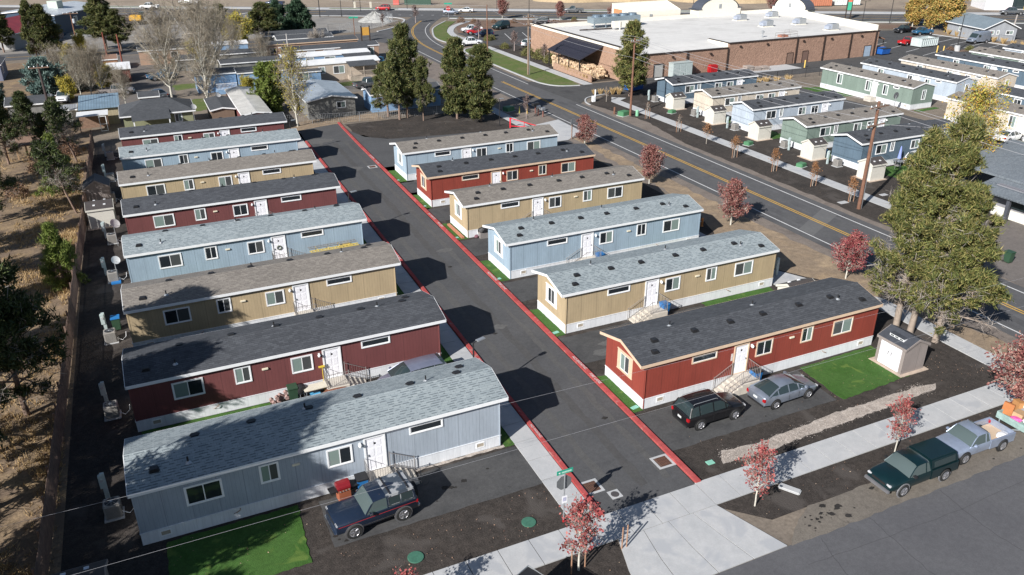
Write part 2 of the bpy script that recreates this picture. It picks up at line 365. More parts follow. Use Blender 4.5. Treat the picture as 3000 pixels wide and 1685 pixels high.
for k_ in range(34): x, y = rr.gauss(26.6, 0.9), rr.gauss(21.3, 0.25); blob(x, y, rr.uniform(0.015, 0.08) if k_ % 8 else 0.14, k_, 0.026+k_*0.0002, OIL, sx=1.4)
for (x, y) in ((30.2, 21.9), (35.3, 21.3), (38.0, 20.9), (40.2, 20.9)): blob(x, y, rr.uniform(0.05, 0.15), int(x*10), 0.026, OIL, sx=1.5)
for (x, y) in ((4.6, 29.7), (4.9, 29.5), (4.5, 30.0), (10.7, 31.0), (10.9, 30.9), (10.4, 31.1), (9.7, 30.3), (11.5, 31.2), (13.0, 31.6), (25.0, 30.6), (29.6, 29.2), (21.0, 33.0), (19.3, 45.0), (20.5, 57.0), (33.0, 30.0)): blob(x, y, rr.uniform(0.05, 0.16), int(x*10+y), 0.0245, OIL, sx=1.3)
LITE = ground('worn_patch', [(0.15, 0.148, 0.145), (0.125, 0.124, 0.123)], 1.0, 12, 0.3)
for (x, y, r_) in ((24.8, 39.6, 0.5), (25.6, 40.6, 0.35), (19.9, 45.8, 0.4), (21.3, 60.5, 0.5), (20.0, 87.0, 0.9), (19.0, 100.5, 1.4)): blob(x, y, r_, int(x*7+y), 0.0205, LITE, 'worn_patch', 1.6)
# front pavement (pavement slabs with joints)
def walk(name, x0, y0, x1, y1, jn, axis='x', z=0.06, skew=0.0):
    """slab cut into bays by real joints"""
    mb = MB(); n = max(1, round(((x1-x0) if axis == 'x' else (y1-y0))/jn)); g = 0.018
    for i in range(n):
        if axis == 'x':
            a = x0+(x1-x0)*i/n+g; b = x0+(x1-x0)*(i+1)/n-g; mb.prism([(a, y0), (b, y0), (b, y1), (a, y1)], -0.02, z)
        else:
            a = y0+(y1-y0)*i/n+g; b = y0+(y1-y0)*(i+1)/n-g
            mb.prism([(x0+skew*(a-y0), a), (x1+skew*(a-y0), a), (x1+skew*(b-y0), b), (x0+skew*(b-y0), b)], -0.02, z)
    o = mb.build(name, CONC); o['kind'] = 'structure'; return o
walk('pavement', -8, 24.2, 22.2, 25.9, 1.55); walk('pavement', 22.2, 24.2, 47.0, 26.0, 1.55)
walk('pavement', 15.1, 26.0, 16.45, 106.0, 1.75, 'y', 0.06, 0.0137)
walk('pavement', 46.4, 26.0, 48.0, 37.5, 1.9, 'y', 0.06)
walk('pavement', 42.3, 38.2, 43.8, 88.0, 1.9, 'y', 0.05)
slab('pavement', [(46.4, 37.5), (48.0, 37.5), (43.8, 46), (42.3, 44)], -0.02, 0.055, CONC)
walk('pavement', 45.2, 95.9, 46.7, 108.0, 1.7, 'y', 0.05)
slab('road_apron', [(46.8, 96.0), (51.8, 97.6), (51.6, 90.6), (48.0, 87.6), (43.8, 87.6), (43.8, 95.8)], -0.02, 0.03, CONC)
ap = MB()
rows_ = [[(16.5, 24.17), (22.2, 24.17)], [(15.9, 22.3), (22.85, 22.3)], [(15.55, 20.52), (23.45, 20.52)]]
for r in range(2):
    a, b = rows_[r], rows_[r+1]
    for i in range(4):
        f = lambda L, t: (L[0][0]+(L[1][0]-L[0][0])*t, L[0][1])
        t0, t1 = i/4+0.003, (i+1)/4-0.003
        ap.prism([f(a, t0), f(a, t1), f(b, t1), f(b, t0)] if r == 0 else [(f(a, t0)[0], f(a, t0)[1]-0.0), f(a, t1), f(b, t1), f(b, t0)], -0.02, 0.05)
o = ap.build('driveway_apron', CONC); o['kind'] = 'structure'
# kerbs of the lane (raised, painted red)
def kerb(name, pts, w_, h, m):
    o = MB().prism(ribbon(pts, w_), 0.0, h).build(name, m, bevel=0.02); o['kind'] = 'structure'; return o
kr = kerb('red_kerb', smooth_line([(22.42, 25.95), (22.9, 60), (23.42, 98), (23.75, 108.8)], 2), 0.34, 0.14, RED_C)
kl = kerb('red_kerb', [(16.62, 25.95), (17.2, 62), (17.7, 101)], 0.27, 0.14, RED_C)
for k, (x, s_) in enumerate([(22.42, 1)]):
    for y0, s in ((38.9, 'NO PARKING'), (36.8, 'FIRE LANE'), (51.6, 'FIRE LANE'), (53.6, 'NO PARKING'), (66.2, 'FIRE LANE'), (68.6, 'NO PARKING'), (88.2, 'FIRE LANE'), (90.5, 'NO PARKING')):
        xx = 22.42+0.0137*(y0-26)
        M = Matrix.Translation((xx, y0, 0.146)) @ Matrix.Rotation(R_(-90+0.8), 4, 'Z')
        text_mesh(s, 0.29, WLN, kr, M=M)
for y0, s in ((33.4, 'NO PARKING'), (41.5, 'NO PARKING'), (60.5, 'FIRE LANE')):
    text_mesh(s, 0.22, WLN, kl, M=Matrix.Translation((16.62+0.0155*(y0-26), y0, 0.146)) @ Matrix.Rotation(R_(-90+0.8), 4, 'Z'))
# verge and main road
sheet('sandy_verge', wavy([(47.2, 24), (50, 24), (50.2, 60), (50.2, 88), (48.8, 88), (47.5, 60), (43.9, 52), (43.9, 46), (47.4, 40)], 0.25, 0.8, 7), 0.018, G_TAN)
sheet('road_shoulder', wavy([(48.2, -30), (52.4, -30), (52.4, 172), (46.5, 176), (44.5, 160), (46.8, 110), (47.6, 60)], 0.15, 1.0, 9), 0.010, G_SHOULD)
sheet('road_shoulder', wavy([(58.0, -30), (60.6, -30), (60.7, 80), (62.2, 91.5), (60.6, 104.5), (58, 106)], 0.2, 1.0, 11), 0.010, G_SHOULD)
rc = smooth_line([(55.45, -60), (55.45, 40), (55.5, 90), (55.5, 125), (55.7, 150), (56.8, 172), (61.5, 191), (69.5, 207), (75, 215)], 8)
sheet('main_road', ribbon(rc, 8.0), 0.022, G_ROAD)
for d, m, w_ in ((0.16, YEL, 0.13), (-0.16, YEL, 0.13)):
    for a, b in ((0, 56.0), (57, 200)):
        seg = [p for p in offset_line(rc, d) if p[1] < (126 if a == 0 else 206) and p[1] > (-60 if a == 0 else 148)]
        o = sheet('centre_line', ribbon(seg, w_), 0.027, m)
for d in (3.15, -3.05):
    seg = [p for p in offset_line(rc, d) if p[1] < (168 if d > 0 else 106)]
    sheet('edge_line', ribbon(seg, 0.13), 0.027, WLN)
seg = [p for p in offset_line(rc, -3.05) if 160 < p[1] < 202]; sheet('edge_line', ribbon(seg, 0.13), 0.027, WLN)
seg = [p for p in offset_line(rc, -3.05) if 118 < p[1] < 152]; sheet('edge_line', ribbon(seg, 0.13), 0.027, WLN)
G_PATCH = ground('patch_asphalt', [(0.13, 0.13, 0.132), (0.15, 0.15, 0.15)], 0.4, 14, 0.15, bstr=0.1)
sheet('road_patch', [(52.5, 49.6), (58.3, 52.6), (58.3, 54.6), (52.5, 51.4)], 0.0245, G_PATCH)
# worn wheel tracks
for d in (-2.3, -0.9, 0.9, 2.3):
    seg = [p for p in offset_line(rc, d) if 10 < p[1] < 160]; sheet('wheel_track', wavy(ribbon(seg, 0.5), 0.07, 0.8, 21), 0.0243 if abs(d) > 1 else 0.0241, ground('track%d' % int(d*10), [(0.13, 0.13, 0.135), (0.095, 0.095, 0.10)], 0.5, 12, 0.2, bstr=0.1))
# east side of the road: gravel bed, pavement, park drives
sheet('park_gravel_ground', wavy([(60.4, 44), (60.5, 80), (62.3, 91.5), (60.4, 104.6), (66, 108.5), (97, 108.5), (97, 60), (78, 44)], 0.15, 1.0, 12), 0.014, G_MULCH)
walk('pavement', 64.2, 50.5, 65.8, 104.0, 1.9, 'y', 0.05)
slab('pavement', [(64.2, 104.0), (65.8, 104.0), (67.6, 105.2), (65.8, 106.6)], -0.02, 0.05, CONC)
sheet('park_lane', [(87.5, 58), (97, 58), (97, 99), (87.5, 97)], 0.020, G_ASPH)
sheet('park_lane', [(83, 46), (120, 46), (120, 63), (83, 61)], 0.0185, G_ASPH)
for i in range(7):
    sheet('parking_bay_line', [(86.9+i*0.0, 63.5+i*2.6), (89.3, 64.3+i*2.6), (89.3, 64.42+i*2.6), (86.9, 63.62+i*2.6)], 0.027, WLN)
# yard strips of turf, drives of the homes
def turf(pts, seed=0, m=None): 
    o = slab('lawn', wavy(pts, 0.05, 0.25, seed), 0.0, 0.035, m or G_TURF); return o
turf([(-2.8, 28.8), (3.1, 28.8), (3.3, 32.95), (-2.8, 32.95)], 1)
turf([(35.0, 28.6), (41.2, 28.9), (41.6, 32.7), (35.2, 32.5)], 2)
LY = [100.18, 91.3, 81.8, 72.5, 62.9, 52.85, 43.0, 33.2]          # front walls of the west row, far to near
RY = [80.4, 71.35, 62.3, 52.75, 42.95, 32.85]                     # east row
for i, y in enumerate(LY):
    x0 = 14.6
    turf([(x0, y-0.3), (15.1+0.0137*(y-26), y-0.3), (15.15+0.0137*(y-26), y+4.4), (x0, y+4.4)], 10+i)
    sheet('driveway', wavy([(4.3, y-3.9), (15.05+0.0137*(y-26), y-3.9), (15.05+0.0137*(y-26), y-0.45), (4.3, y-0.45)], 0.04, 0.5, i), 0.018, G_ASPD)
    if i < 7: turf([(-3.5, y-3.9), (3.6, y-3.9), (3.6, y-0.1), (-3.5, y-0.1)], 30+i)
for i, y in enumerate(RY):
    xe = [24.33, 23.93, 24.13, 23.93, 23.68, 23.46][i]; turf([(22.66+0.0137*(y-26), y-0.15), (xe, y-0.15), (xe, y+4.1), (22.66+0.0137*(y-26), y+4.3)], 50+i)
    sheet('driveway', wavy([(22.62+0.0137*(y-26), y-4.1), (34.6, y-4.1), (34.9, y-0.5), (22.62+0.0137*(y-26), y-0.5)], 0.05, 0.5, i+40), 0.018, G_ASPD)
    if i < 5: turf([(35.2, y-4.0), (41.6, y-4.0), (41.6, y-0.1), (35.2, y-0.1)], 60+i)
sheet('gravel_path', wavy([(24.5, 26.75), (27.5, 26.55), (31.5, 26.75), (37.5, 26.9), (41.2, 27.1), (41.6, 27.5), (40.4, 27.75), (33.7, 27.75), (27.5, 27.35), (25.2, 27.6)], 0.07, 0.3, 15), 0.015, G_PEA)
sheet('gravel_path', wavy([(7.7, 32.95), (15, 32.95), (15, 33.15), (7.7, 33.15)], 0.05, 0.3, 16), 0.024, G_PEA)
# drain grates, covers, stains
def grate(x, y, s, label):
    t = thing('drain_grate', label, 'drain', (x, y, 0.014))
    f = MB(); 
    for a in ((-s, -s, s, -s+0.14), (-s, s-0.14, s, s), (-s, -s+0.14, -s+0.14, s-0.14), (s-0.14, -s+0.14, s, s-0.14)): f.box(a[0], a[1], 0, a[2], a[3], 0.012)
    f.build('frame', CONC, t)
    b = MB().box(-s+0.14, -s+0.14, 0, s-0.14, s-0.14, 0.004); b.build('pit', DARK, t)
    g = MB()
    for i in range(9): xx = -s+0.2+i*(2*s-0.4)/8; g.box(xx-0.022, -s+0.14, 0.005, xx+0.022, s-0.14, 0.011)
    for i in range(3): yy = -s+0.3+i*(2*s-0.6)/2; g.box(-s+0.14, yy-0.012, 0.0055, s-0.14, yy+0.012, 0.0105)
    g.build('bars', plain('rusty_iron', (0.18, 0.09, 0.06), 0.8, 0.4), t); return t
grate(17.25, 28.0, 0.52, 'square iron drain grate beside the west red kerb near the lane mouth')
grate(21.75, 28.2, 0.52, 'square iron drain grate beside the east red kerb near the lane mouth')
grate(22.35, 87.0, 0.5, 'square drain grate far up the lane by the east red kerb')
def cover(x, y, r, m, label, cat='manhole cover', ring=False):
    t = thing('manhole_cover', label, cat, (x, y, 0.02))
    if ring: MB().box(-r*1.4, -r*1.4, 0, r*1.4, r*1.4, 0.012).build('collar', CONC, t)
    d = MB().lathe([(r, 0.0), (r, 0.03), (r*0.93, 0.04)], (0, 0, 0), 24); d.build('lid', m, t)
    if ring: t.children[1].location.z = -0.015
    return t
GREENC = plain('green_lid', (0.045, 0.14, 0.095), 0.7, var=0.2, scale=8)
MINT = plain('mint_lid', (0.22, 0.48, 0.38), 0.6, var=0.1)
cover(18.05, 27.0, 0.22, plain('iron', (0.12, 0.11, 0.11), 0.6, 0.5), 'round iron manhole lid in a square concrete collar on the lane', ring=True)
cover(13.2, 27.0, 0.36, GREENC, 'round green septic lid in dark gravel nearest the stop sign', ring=False)
cover(7.5, 27.1, 0.38, GREENC, 'round green septic lid in dark gravel, the one farther from the stop sign')
def box_lid(x, y, m, label, s=(0.36, 0.24), rz=0.0, h=0.06):
    t = MB().box(-s[0], -s[1], 0, s[0], s[1], h).build('valve_box_lid', m, bevel=0.015); t.location = (x, y, 0.0); t.rotation_euler.z = rz
    return tag(t, label, 'valve box')
box_lid(24.0, 27.05, MINT, 'pale green valve box lid in gravel at the end of the pebble strip', (0.22, 0.16))
for i, (x, y) in enumerate([(23.15, 33.15), (23.15, 43.3), (23.1, 53.1), (23.2, 62.7), (23.3, 71.8), (23.4, 80.9)]):
    nm = ['the nearest red home with tan trim', 'the tan home with grey roof', 'the light blue east home', 'the brown-roofed tan east home', 'the farther red home with tan trim', 'the blue-grey home with brown roof']
    box_lid(x, y, MINT, 'mint green box lid in turf by ' + nm[i], (0.24, 0.14), 0.2, 0.075)
t = MB().box(-0.55, -0.22, 0, 0.55, 0.22, 0.14).build('concrete_block', CONC, bevel=0.05); t.location = (26.3, 23.55, 0); t.rotation_euler.z = R_(-58)
tag(t, 'pale concrete block lying in dark gravel between pavement and street', 'concrete block')
tag(MB().box(-0.5, -0.3, 0, 0.5, 0.3, 0.05).build('concrete_pad', CONC, loc=(61.6, 55.1, 0)), 'flat concrete pad in gravel near the tall utility pole by the road', 'pad')
tag(MB().box(-0.4, -0.25, 0, 0.4, 0.25, 0.05).build('concrete_pad', CONC, loc=(67.1, 55.1, 0)), 'small flat concrete pad in gravel beyond the pavement', 'pad')

# far ground: cross road, highway, lots
sheet('grey_gravel_lot', [(-60, 193), (50, 193), (64, 209), (44, 228), (12, 245), (-60, 270)], 0.010, G_GREY)
sheet('cross_road', smooth_line([(-120, 176), (-24, 184.6), (0, 182), (30, 181), (46, 178), (53, 168)], 5)+[(57, 175), (59, 187), (58.5, 195.5), (52.2, 190.5), (41, 189), (0, 191.8), (-24.5, 193.3), (-120, 186)], 0.018, G_ROAD)
sheet('cross_road_line', ribbon([(-100, 183), (-24, 188.8), (0, 187), (40, 184.5)], 0.2), 0.030, YEL)
HD = Vector((0.866, -0.5)); HN = Vector((0.5, 0.866))
def hp(s, d): p = Vector((28, 246.0))+HD*s+HN*d; return (p.x, p.y)
sheet('highway', [hp(-160, -7.6), hp(330, -7.6), hp(330, 7.6), hp(-160, 7.6)], 0.026, G_ROAD)
for d in (-2.6, 2.6): sheet('highway_line', ribbon([hp(-150, d), hp(25, d)], 0.25), 0.032, YEL); sheet('highway_line', ribbon([hp(62, d), hp(300, d)], 0.25), 0.032, YEL)
sheet('highway_line', ribbon([hp(-150, 6.6), hp(300, 6.6)], 0.2), 0.032, WLN); sheet('highway_line', ribbon([hp(-150, -6.4), hp(22, -6.4)], 0.2), 0.032, WLN)
slab('highway_pavement', [hp(-160, 7.8), hp(330, 7.8), hp(330, 11.6), hp(-160, 11.6)], 0, 0.12, CONC)
for a, b in ((-60, -20), (24, 44), (96, 150), (10, 20)): slab('highway_verge', [hp(a, 8.6), hp(b, 8.6), hp(b, 10.0), hp(a, 10.0)], 0.0, 0.15, G_LAWN)
for a, b in ((62, 330),): slab('highway_pavement', [hp(a, -10.4), hp(b, -10.4), hp(b, -9.0), hp(a, -9.0)], 0, 0.10, CONC); sheet('highway_verge', [hp(a, -9.0), hp(b, -9.0), hp(b, -7.7), hp(a, -7.7)], 0.02, G_LAWN)
kerb('kerb', smooth_line([(44, 228.5), (56, 222), (62.5, 216.8), (65.2, 212), (64.4, 206.5), (58.6, 196.5), (53, 191.4)], 5), 0.5, 0.14, CONC)
# traffic island in the highway side
island = smooth_line([hp(22, 8.4), hp(30, 9.2), hp(45, 9.4), hp(52, 8.6)], 3)
# lawn strips by the store
GR1 = smooth_line([(74.0, 202.0), (67.3, 192), (64.2, 184.2), (61.9, 176), (61.7, 170), (62.8, 167.2)], 4)
kerb('kerb', GR1, 0.35, 0.13, CONC)
slab('lawn', GR1+[(67.5, 166.3), (66.5, 172), (66, 177), (67.5, 184), (71, 192), (76, 200)], 0, 0.07, G_LAWN)
GR2 = smooth_line([(67.5, 160.8), (63.6, 159.6), (61.6, 157.6), (60.6, 153), (60.5, 142), (60.5, 125), (60.8, 120.5), (62.3, 117.6), (65.7, 116.4)], 4)
kerb('kerb', GR2, 0.35, 0.13, CONC)
slab('lawn', GR2+[(66.3, 120), (66.4, 140), (66.6, 155)], 0, 0.07, G_LAWN)
walk('pavement', 66.6, 116.6, 68.2, 160, 2.2, 'y', 0.06)
slab('pavement', ribbon(smooth_line([(68.5, 166.5), (67.3, 172), (67, 177), (68.5, 184), (72.5, 192), (79, 199)], 4), 1.5), 0, 0.08, CONC)
sheet('planting_bed', wavy([(68.3, 118), (73.8, 118), (73.8, 152), (74, 160), (68.3, 160)], 0.1, 1, 4), 0.034, G_MULCH)
G_BED = ground('bark_bed', [(0.20, 0.13, 0.10), (0.26, 0.18, 0.13)], 0.5, 8, 0.4, bstr=0.6)
sheet('planting_bed', wavy([(69, 180), (76, 177.5), (86, 184), (98, 176), (125, 164), (170, 139), (173, 146), (125, 175), (98, 192), (80, 200), (73, 192)], 0.15, 1.5, 6), 0.020, G_BED)
sheet('store_car_park', [(60, 167), (68, 160.3), (74, 160.3), (74, 152), (131, 152), (131, 166), (100, 182), (86, 184.5), (76, 178.5), (69, 181), (68.5, 167)], 0.028, G_ASPD)
sheet('store_driveway', [(59.3, 104.8), (62, 107.4), (66.5, 108.7), (97, 108.7), (116, 108.5), (165, 108), (165.5, 139), (131.5, 152), (131.6, 117), (74, 117), (66, 117), (62, 118), (60, 123), (58.5, 123)], 0.026, G_ASPD)
kerb('kerb', smooth_line([(60.2, 103.4), (60.6, 105.5), (62.4, 107.9), (66.4, 109.0)], 4), 0.25, 0.12, CONC)
for x in range(5): sheet('parking_bay_line', [(140+x*0.4, 112.5+x*4.4), (146+x*0.3, 114.5+x*4.4), (146+x*0.3, 114.65+x*4.4), (140+x*0.4, 112.65+x*4.4)], 0.034, WLN)
for x in range(6): sheet('parking_bay_line', [(155+x*0.4, 112.0+x*3.6), (164.5+x*0.2, 114.5+x*3.6), (164.5+x*0.2, 114.65+x*3.6), (155+x*0.4, 112.15+x*3.6)], 0.034, WLN)
for x in range(8): sheet('parking_bay_line', [(76+x*4.5, 166+x*0.6), (76.15+x*4.5, 166+x*0.6), (78.7+x*4.5, 175.4), (78.55+x*4.5, 175.4)], 0.034, WLN)
kerb('kerb', [(164.8, 136), (166, 122), (165.9, 108)], 0.4, 0.13, CONC)
sheet('planting_bed', [(166.1, 106), (169.5, 106), (172, 140), (166.4, 140)], 0.012, G_TAN)
sheet('service_street', [(176, 60), (300, 40), (300, 120), (176, 152)], 0.012, G_ASPD)
walk('concrete_ramp', 97, 112.6, 109.5, 116.8, 4.2, 'x', 0.05)
# white traffic arrows, zebra
for s in (8, 14, 20): sheet('crossing_marking', [hp(-2+s*0.5, -7), hp(-1.3+s*0.5, -7), hp(3+s*0.5, 7), hp(2.3+s*0.5, 7)], 0.034, WLN)
for i in range(9): sheet('turn_dash', [hp(38+i*3, -3.6), hp(38.7+i*3, -3.6), hp(38.7+i*3, -3.3), hp(38+i*3, -3.3)], 0.034, WLN)
# mounds of soil far off
def mound(name, c, rx_, ry_, h, m, label, seed=0, cat='soil heap', kind=None):
    rnd = np.random.RandomState(seed); n, k = 40, 14; V = []; F = []
    ph = rnd.rand(6)*6.28
    for i in range(k+1):
        r = i/k
        for j in range(n):
            a = 2*math.pi*j/n; rr = r*(1+0.12*math.sin(2*a+ph[0])+0.08*math.sin(3*a+ph[1])+0.04*math.sin(7*a+ph[2]))
            z = h*max(0, (1-r))**0.85*(1+0.10*math.sin(5*a+ph[3])+0.05*rnd.randn()*(r > 0.05)) if r < 1 else -0.3
            V.append((c[0]+rr*rx_*math.cos(a), c[1]+rr*ry_*math.sin(a), z))
    F = [(i*n+j, i*n+(j+1) % n, (i+1)*n+(j+1) % n, (i+1)*n+j) for i in range(k) for j in range(n)]
    o = MB().add(V, F).build(name, m, smooth=False); tag(o, label, cat); return o
SAND = ground('sand', [(0.45, 0.34, 0.21), (0.52, 0.40, 0.26)], 0.1, 2, 0.25, bstr=0.6)
mound('soil_heap', (140, 232), 22, 14, 7, SAND, 'large tan soil heap beyond the highway behind the grey pickup', 1)
mound('soil_heap', (178, 212), 24, 15, 8.5, SAND, 'largest tan soil heap beyond the highway behind the orange lift', 2)
mound('soil_heap', (110, 262), 16, 10, 3, SAND, 'low tan soil heap at the top edge beyond the highway', 4)
mound('gravel_heap', (57.5, 209.5), 4.2, 3.4, 2.4, ground('crushed_rock', [(0.36, 0.36, 0.35), (0.44, 0.44, 0.42)], 0.5, 6, 0.3), 'pointed pale grey gravel heap inside the wire fence', 3, 'gravel heap')
mound('gravel_heap', (-11.5, 214), 4, 2.5, 1.0, ground('crushed_rock2', [(0.30, 0.30, 0.29), (0.38, 0.38, 0.36)], 0.5, 6, 0.3), 'low grey gravel heap behind the wooden pole with transformer', 5, 'gravel heap')

# ------------------------------------------------------------------ homes
SH_LIGHT = shingle('shingle_light_grey', (0.275, 0.32, 0.34), (0.335, 0.38, 0.395), (0.09, 0.115, 0.135), 0.75)
SH_DARK = shingle('shingle_charcoal', (0.055, 0.06, 0.070), (0.088, 0.095, 0.108), (0.028, 0.03, 0.036), 0.5)
SH_BROWN = shingle('shingle_brown', (0.205, 0.185, 0.165), (0.27, 0.245, 0.215), (0.10, 0.085, 0.075), 0.6)
SD = dict(blue=siding('siding_blue', (0.245, 0.375, 0.475)), blue2=siding('siding_light_blue', (0.31, 0.405, 0.49)), grey=siding('siding_grey_blue', (0.355, 0.405, 0.465)),
          bgrey=siding('siding_blue_grey', (0.33, 0.42, 0.50)), tan=siding('siding_tan', (0.44, 0.345, 0.215)), maroon=siding('siding_maroon', (0.16, 0.05, 0.05)),
          red=siding('siding_red', (0.255, 0.046, 0.030)), navy=siding('siding_slate_blue', (0.10, 0.15, 0.20)), cream=siding('siding_cream', (0.60, 0.53, 0.44)),
          green=siding('siding_sage', (0.195, 0.255, 0.22)), pale=siding('siding_pale_blue', (0.43, 0.495, 0.57)))
VENTG = plain('vent_grille', (0.38, 0.33, 0.26), 0.8, var=0.3, scale=30)
def win(parent, face, a, b, z0, z1, off=0.0, trim=WHITE, s=1, tw=0.07, split=2, shutter=0.0, dark=0.35, rnd=random):
    """sliding window on a wall plane. face 'y': wall at y=off facing -y; 'x': wall at x=off facing s_face"""
    def B(mb, u0, v0, d0, u1, v1, d1):
        if face == 'y': mb.box(s*u0, off-d0, v0, s*u1, off-d1, v1)
        elif face == 'x-': mb.box(off-s*d0, u0, v0, off-s*d1, u1, v1)
        elif face == 'x+': mb.box(off+s*d0, u0, v0, off+s*d1, u1, v1)
        elif face == 'y+': mb.box(s*u0, off+d0, v0, s*u1, off+d1, v1)
        return mb
    f = MB(); B(f, a-tw, z0-tw, 0.0, a, z1+tw, 0.045); B(f, b, z0-tw, 0.0, b+tw, z1+tw, 0.045); B(f, a, z1, 0.0, b, z1+tw, 0.045); B(f, a, z0-tw, 0.0, b, z0, 0.05)
    fo = f.build('window', trim, parent)
    g = MB(); w_ = 0.035
    B(g, a, z0, 0.0, a+w_, z1, 0.03); B(g, b-w_, z0, 0.0, b, z1, 0.03); B(g, a+w_, z1-w_, 0.0, b-w_, z1, 0.03); B(g, a+w_, z0, 0.0, b-w_, z0+w_, 0.03)
    if split == 2: m_ = (a+b)/2; B(g, m_-w_*0.7, z0+w_, 0.0, m_+w_*0.7, z1-w_, 0.032)
    g.build('frame', WHITE, fo)
    if split == 2:
        m_ = (a+b)/2
        B(MB(), a+w_, z0+w_, 0.0, m_-w_*0.7, z1-w_, 0.012).build('pane', SCREEN if rnd.random() > dark else GLASS, fo)
        B(MB(), m_+w_*0.7, z0+w_, 0.0, b-w_, z1-w_, 0.018).build('pane', BLIND if rnd.random() > dark else GLASS, fo)
    else: B(MB(), a+w_, z0+w_, 0.0, b-w_, z1-w_, 0.012).build('pane', GLASS, fo)
    if shutter:
        h = MB(); B(h, a-tw-shutter, z0-tw-0.03, 0.0, a-tw, z1+tw+0.03, 0.03); B(h, b+tw, z0-tw-0.03, 0.0, b+tw+shutter, z1+tw+0.03, 0.03)
        B(h, a-tw-shutter-0.03, z1+tw+0.03, 0, b+tw+shutter+0.03, z1+tw+0.10, 0.045); B(h, a-tw-shutter-0.03, z0-tw-0.08, 0, b+tw+shutter+0.03, z0-tw-0.03, 0.045)
        h.build('window_surround', trim, parent)
    return fo
LAY_A = dict(big=[(8.2, 9.35, 1.62, 2.56), (14.45, 16.0, 1.62, 2.58)], nar=[(11.8, 12.6, 1.75, 2.7)], high=[(3.35, 5.05, 2.33, 2.73)], door=(6.5, 7.45), box=10.75, grille=[1.0, 17.0])
LAY_G = dict(big=[(2.1, 3.6, 1.63, 2.6), (7.5, 8.65, 1.63, 2.55), (9.7, 10.8, 1.63, 2.55)], nar=[(4.3, 4.75, 1.75, 2.75)], high=[], door=(11.6, 12.5), box=None, grille=[1.0, 14.6])
LAY_H = dict(big=[(9.1, 9.95, 1.3, 2.7), (12.4, 13.2, 1.3, 2.65), (3.3, 4.3, 1.3, 2.72)], nar=[], high=[(14.2, 15.1, 2.55, 2.8)], door=(10.35, 11.2), box=None, grille=[0.9, 16.6])
def home(x0, y0, s, wall, roof, label, trim=WHITE, L=18.25, W=4.27, lay=LAY_A, rz=0.0, venty=1.45, steps=True, endwin=True, group='manufactured homes of the west row', seed=0, endwin2=False, doormat=None):
    rnd = random.Random(seed)
    t = thing('manufactured_home', label, 'mobile home', (x0, y0, 0), rz, group)
    X = lambda a: s*a
    c = W/2
    MB().ext([(0, 0.70), (W, 0.70), (W, 3.02), (c, 3.55), (0, 3.02)], X(0.0), X(L), 'x').build('wall', wall, t)
    sk = MB().box(X(-0.02), -0.02, 0, X(L+0.02), W+0.02, 0.70); sk.box(X(-0.04), -0.04, 0.66, X(L+0.04), W+0.04, 0.71); sk.build('skirting', SKIRT, t)
    for xa in (-0.012, L-0.09):
        for ya in (-0.014, W-0.09): MB().box(X(xa), ya, 0.71, X(xa+0.1), ya+0.104, 3.0).build('corner_board', wall, t)
    # roof slabs with overhangs
    e0, e1 = -0.17, W+0.17; ro, fo_ = -0.40, L+0.10; ze, zr, th = 3.15, 3.74, 0.13
    r = MB().ext([(e0, ze), (c, zr), (e1, ze), (e1, ze-th), (c, zr-th), (e0, ze-th)], X(ro), X(fo_), 'x').build('roof', roof, t)
    f = MB(); f.box(X(ro-0.02), e0-0.03, ze-0.20, X(fo_+0.02), e0-0.002, ze-0.012); f.box(X(ro-0.02), e1+0.002, ze-0.20, X(fo_+0.02), e1+0.03, ze-0.012)
    for xa in (ro-0.03, fo_+0.002): f.ext([(e0-0.03, ze-0.018), (c, zr-0.005), (e1+0.03, ze-0.018), (e1+0.03, ze-0.20), (c, zr-0.19), (e0-0.03, ze-0.20)], X(xa), X(xa+0.028), 'x')
    f.build('fascia', trim, t)
    # ridge cap, vents and pipes (sub-parts of the roof)
    rc_ = MB(); rc_.ext([(c-0.15, zr-0.035), (c, zr+0.015), (c+0.15, zr-0.035), (c, zr-0.03)], X(ro), X(fo_), 'x'); rc_.build('ridge_cap', roof, r)
    zs = lambda y: zr-abs(y-c)*(zr-ze)/(c-e0)
    spots = [(1.35+i*(L-3.2)/5.5*1.0, venty) for i in range(6)] + [(0.95, venty-0.85 if venty < c else venty+0.85), (L-1.3, venty-0.85 if venty < c else 0.9)]
    for xa, ya in spots:
        xa += rnd.uniform(-0.15, 0.15)
        v = MB(); v.box(X(xa), ya-0.19, zs(ya)-0.06, X(xa+0.36), ya+0.15, zs(ya)+0.10); v.box(X(xa-0.06), ya-0.26, zs(ya)-0.05, X(xa+0.42), ya+0.2, zs(ya)+0.045 if False else zs(ya)+0.02)
        v.build('roof_vent', DARK, r, bevel=0.03)
    for xa, ya in ((3.3, c+0.35), (9.8, c+0.5), (L-2.6, 1.15 if s > 0 or lay is not LAY_A else 0.8)):
        p = MB().tube([(X(xa), ya, zs(ya)-0.1), (X(xa), ya, zs(ya)+0.32)], 0.045, 6); p.build('vent_pipe', DARK, r)
        MB().lathe([(0.17, 0), (0.06, 0.1)], (X(xa), ya, zs(ya)-0.02), 8).build('pipe_boot', STEEL, r)
    for a, b, z0, z1 in lay['big']+lay['nar']: win(t, 'y', a, b, z0, z1, 0.0, trim, s, rnd=rnd)
    for a, b, z0, z1 in lay['high']: win(t, 'y', a, b, z0, z1, 0.0, trim, s, split=1)
    if endwin: win(t, 'x-', 1.65, 2.6, 1.45, 2.55, 0.0, trim, s, shutter=0.28 if lay is LAY_A else 0.0, rnd=rnd)
    if endwin2: win(t, 'x+', 2.0, 2.65, 1.3, 2.6, X(L), trim, s, rnd=rnd)
    # door with frame
    a, b = lay['door']
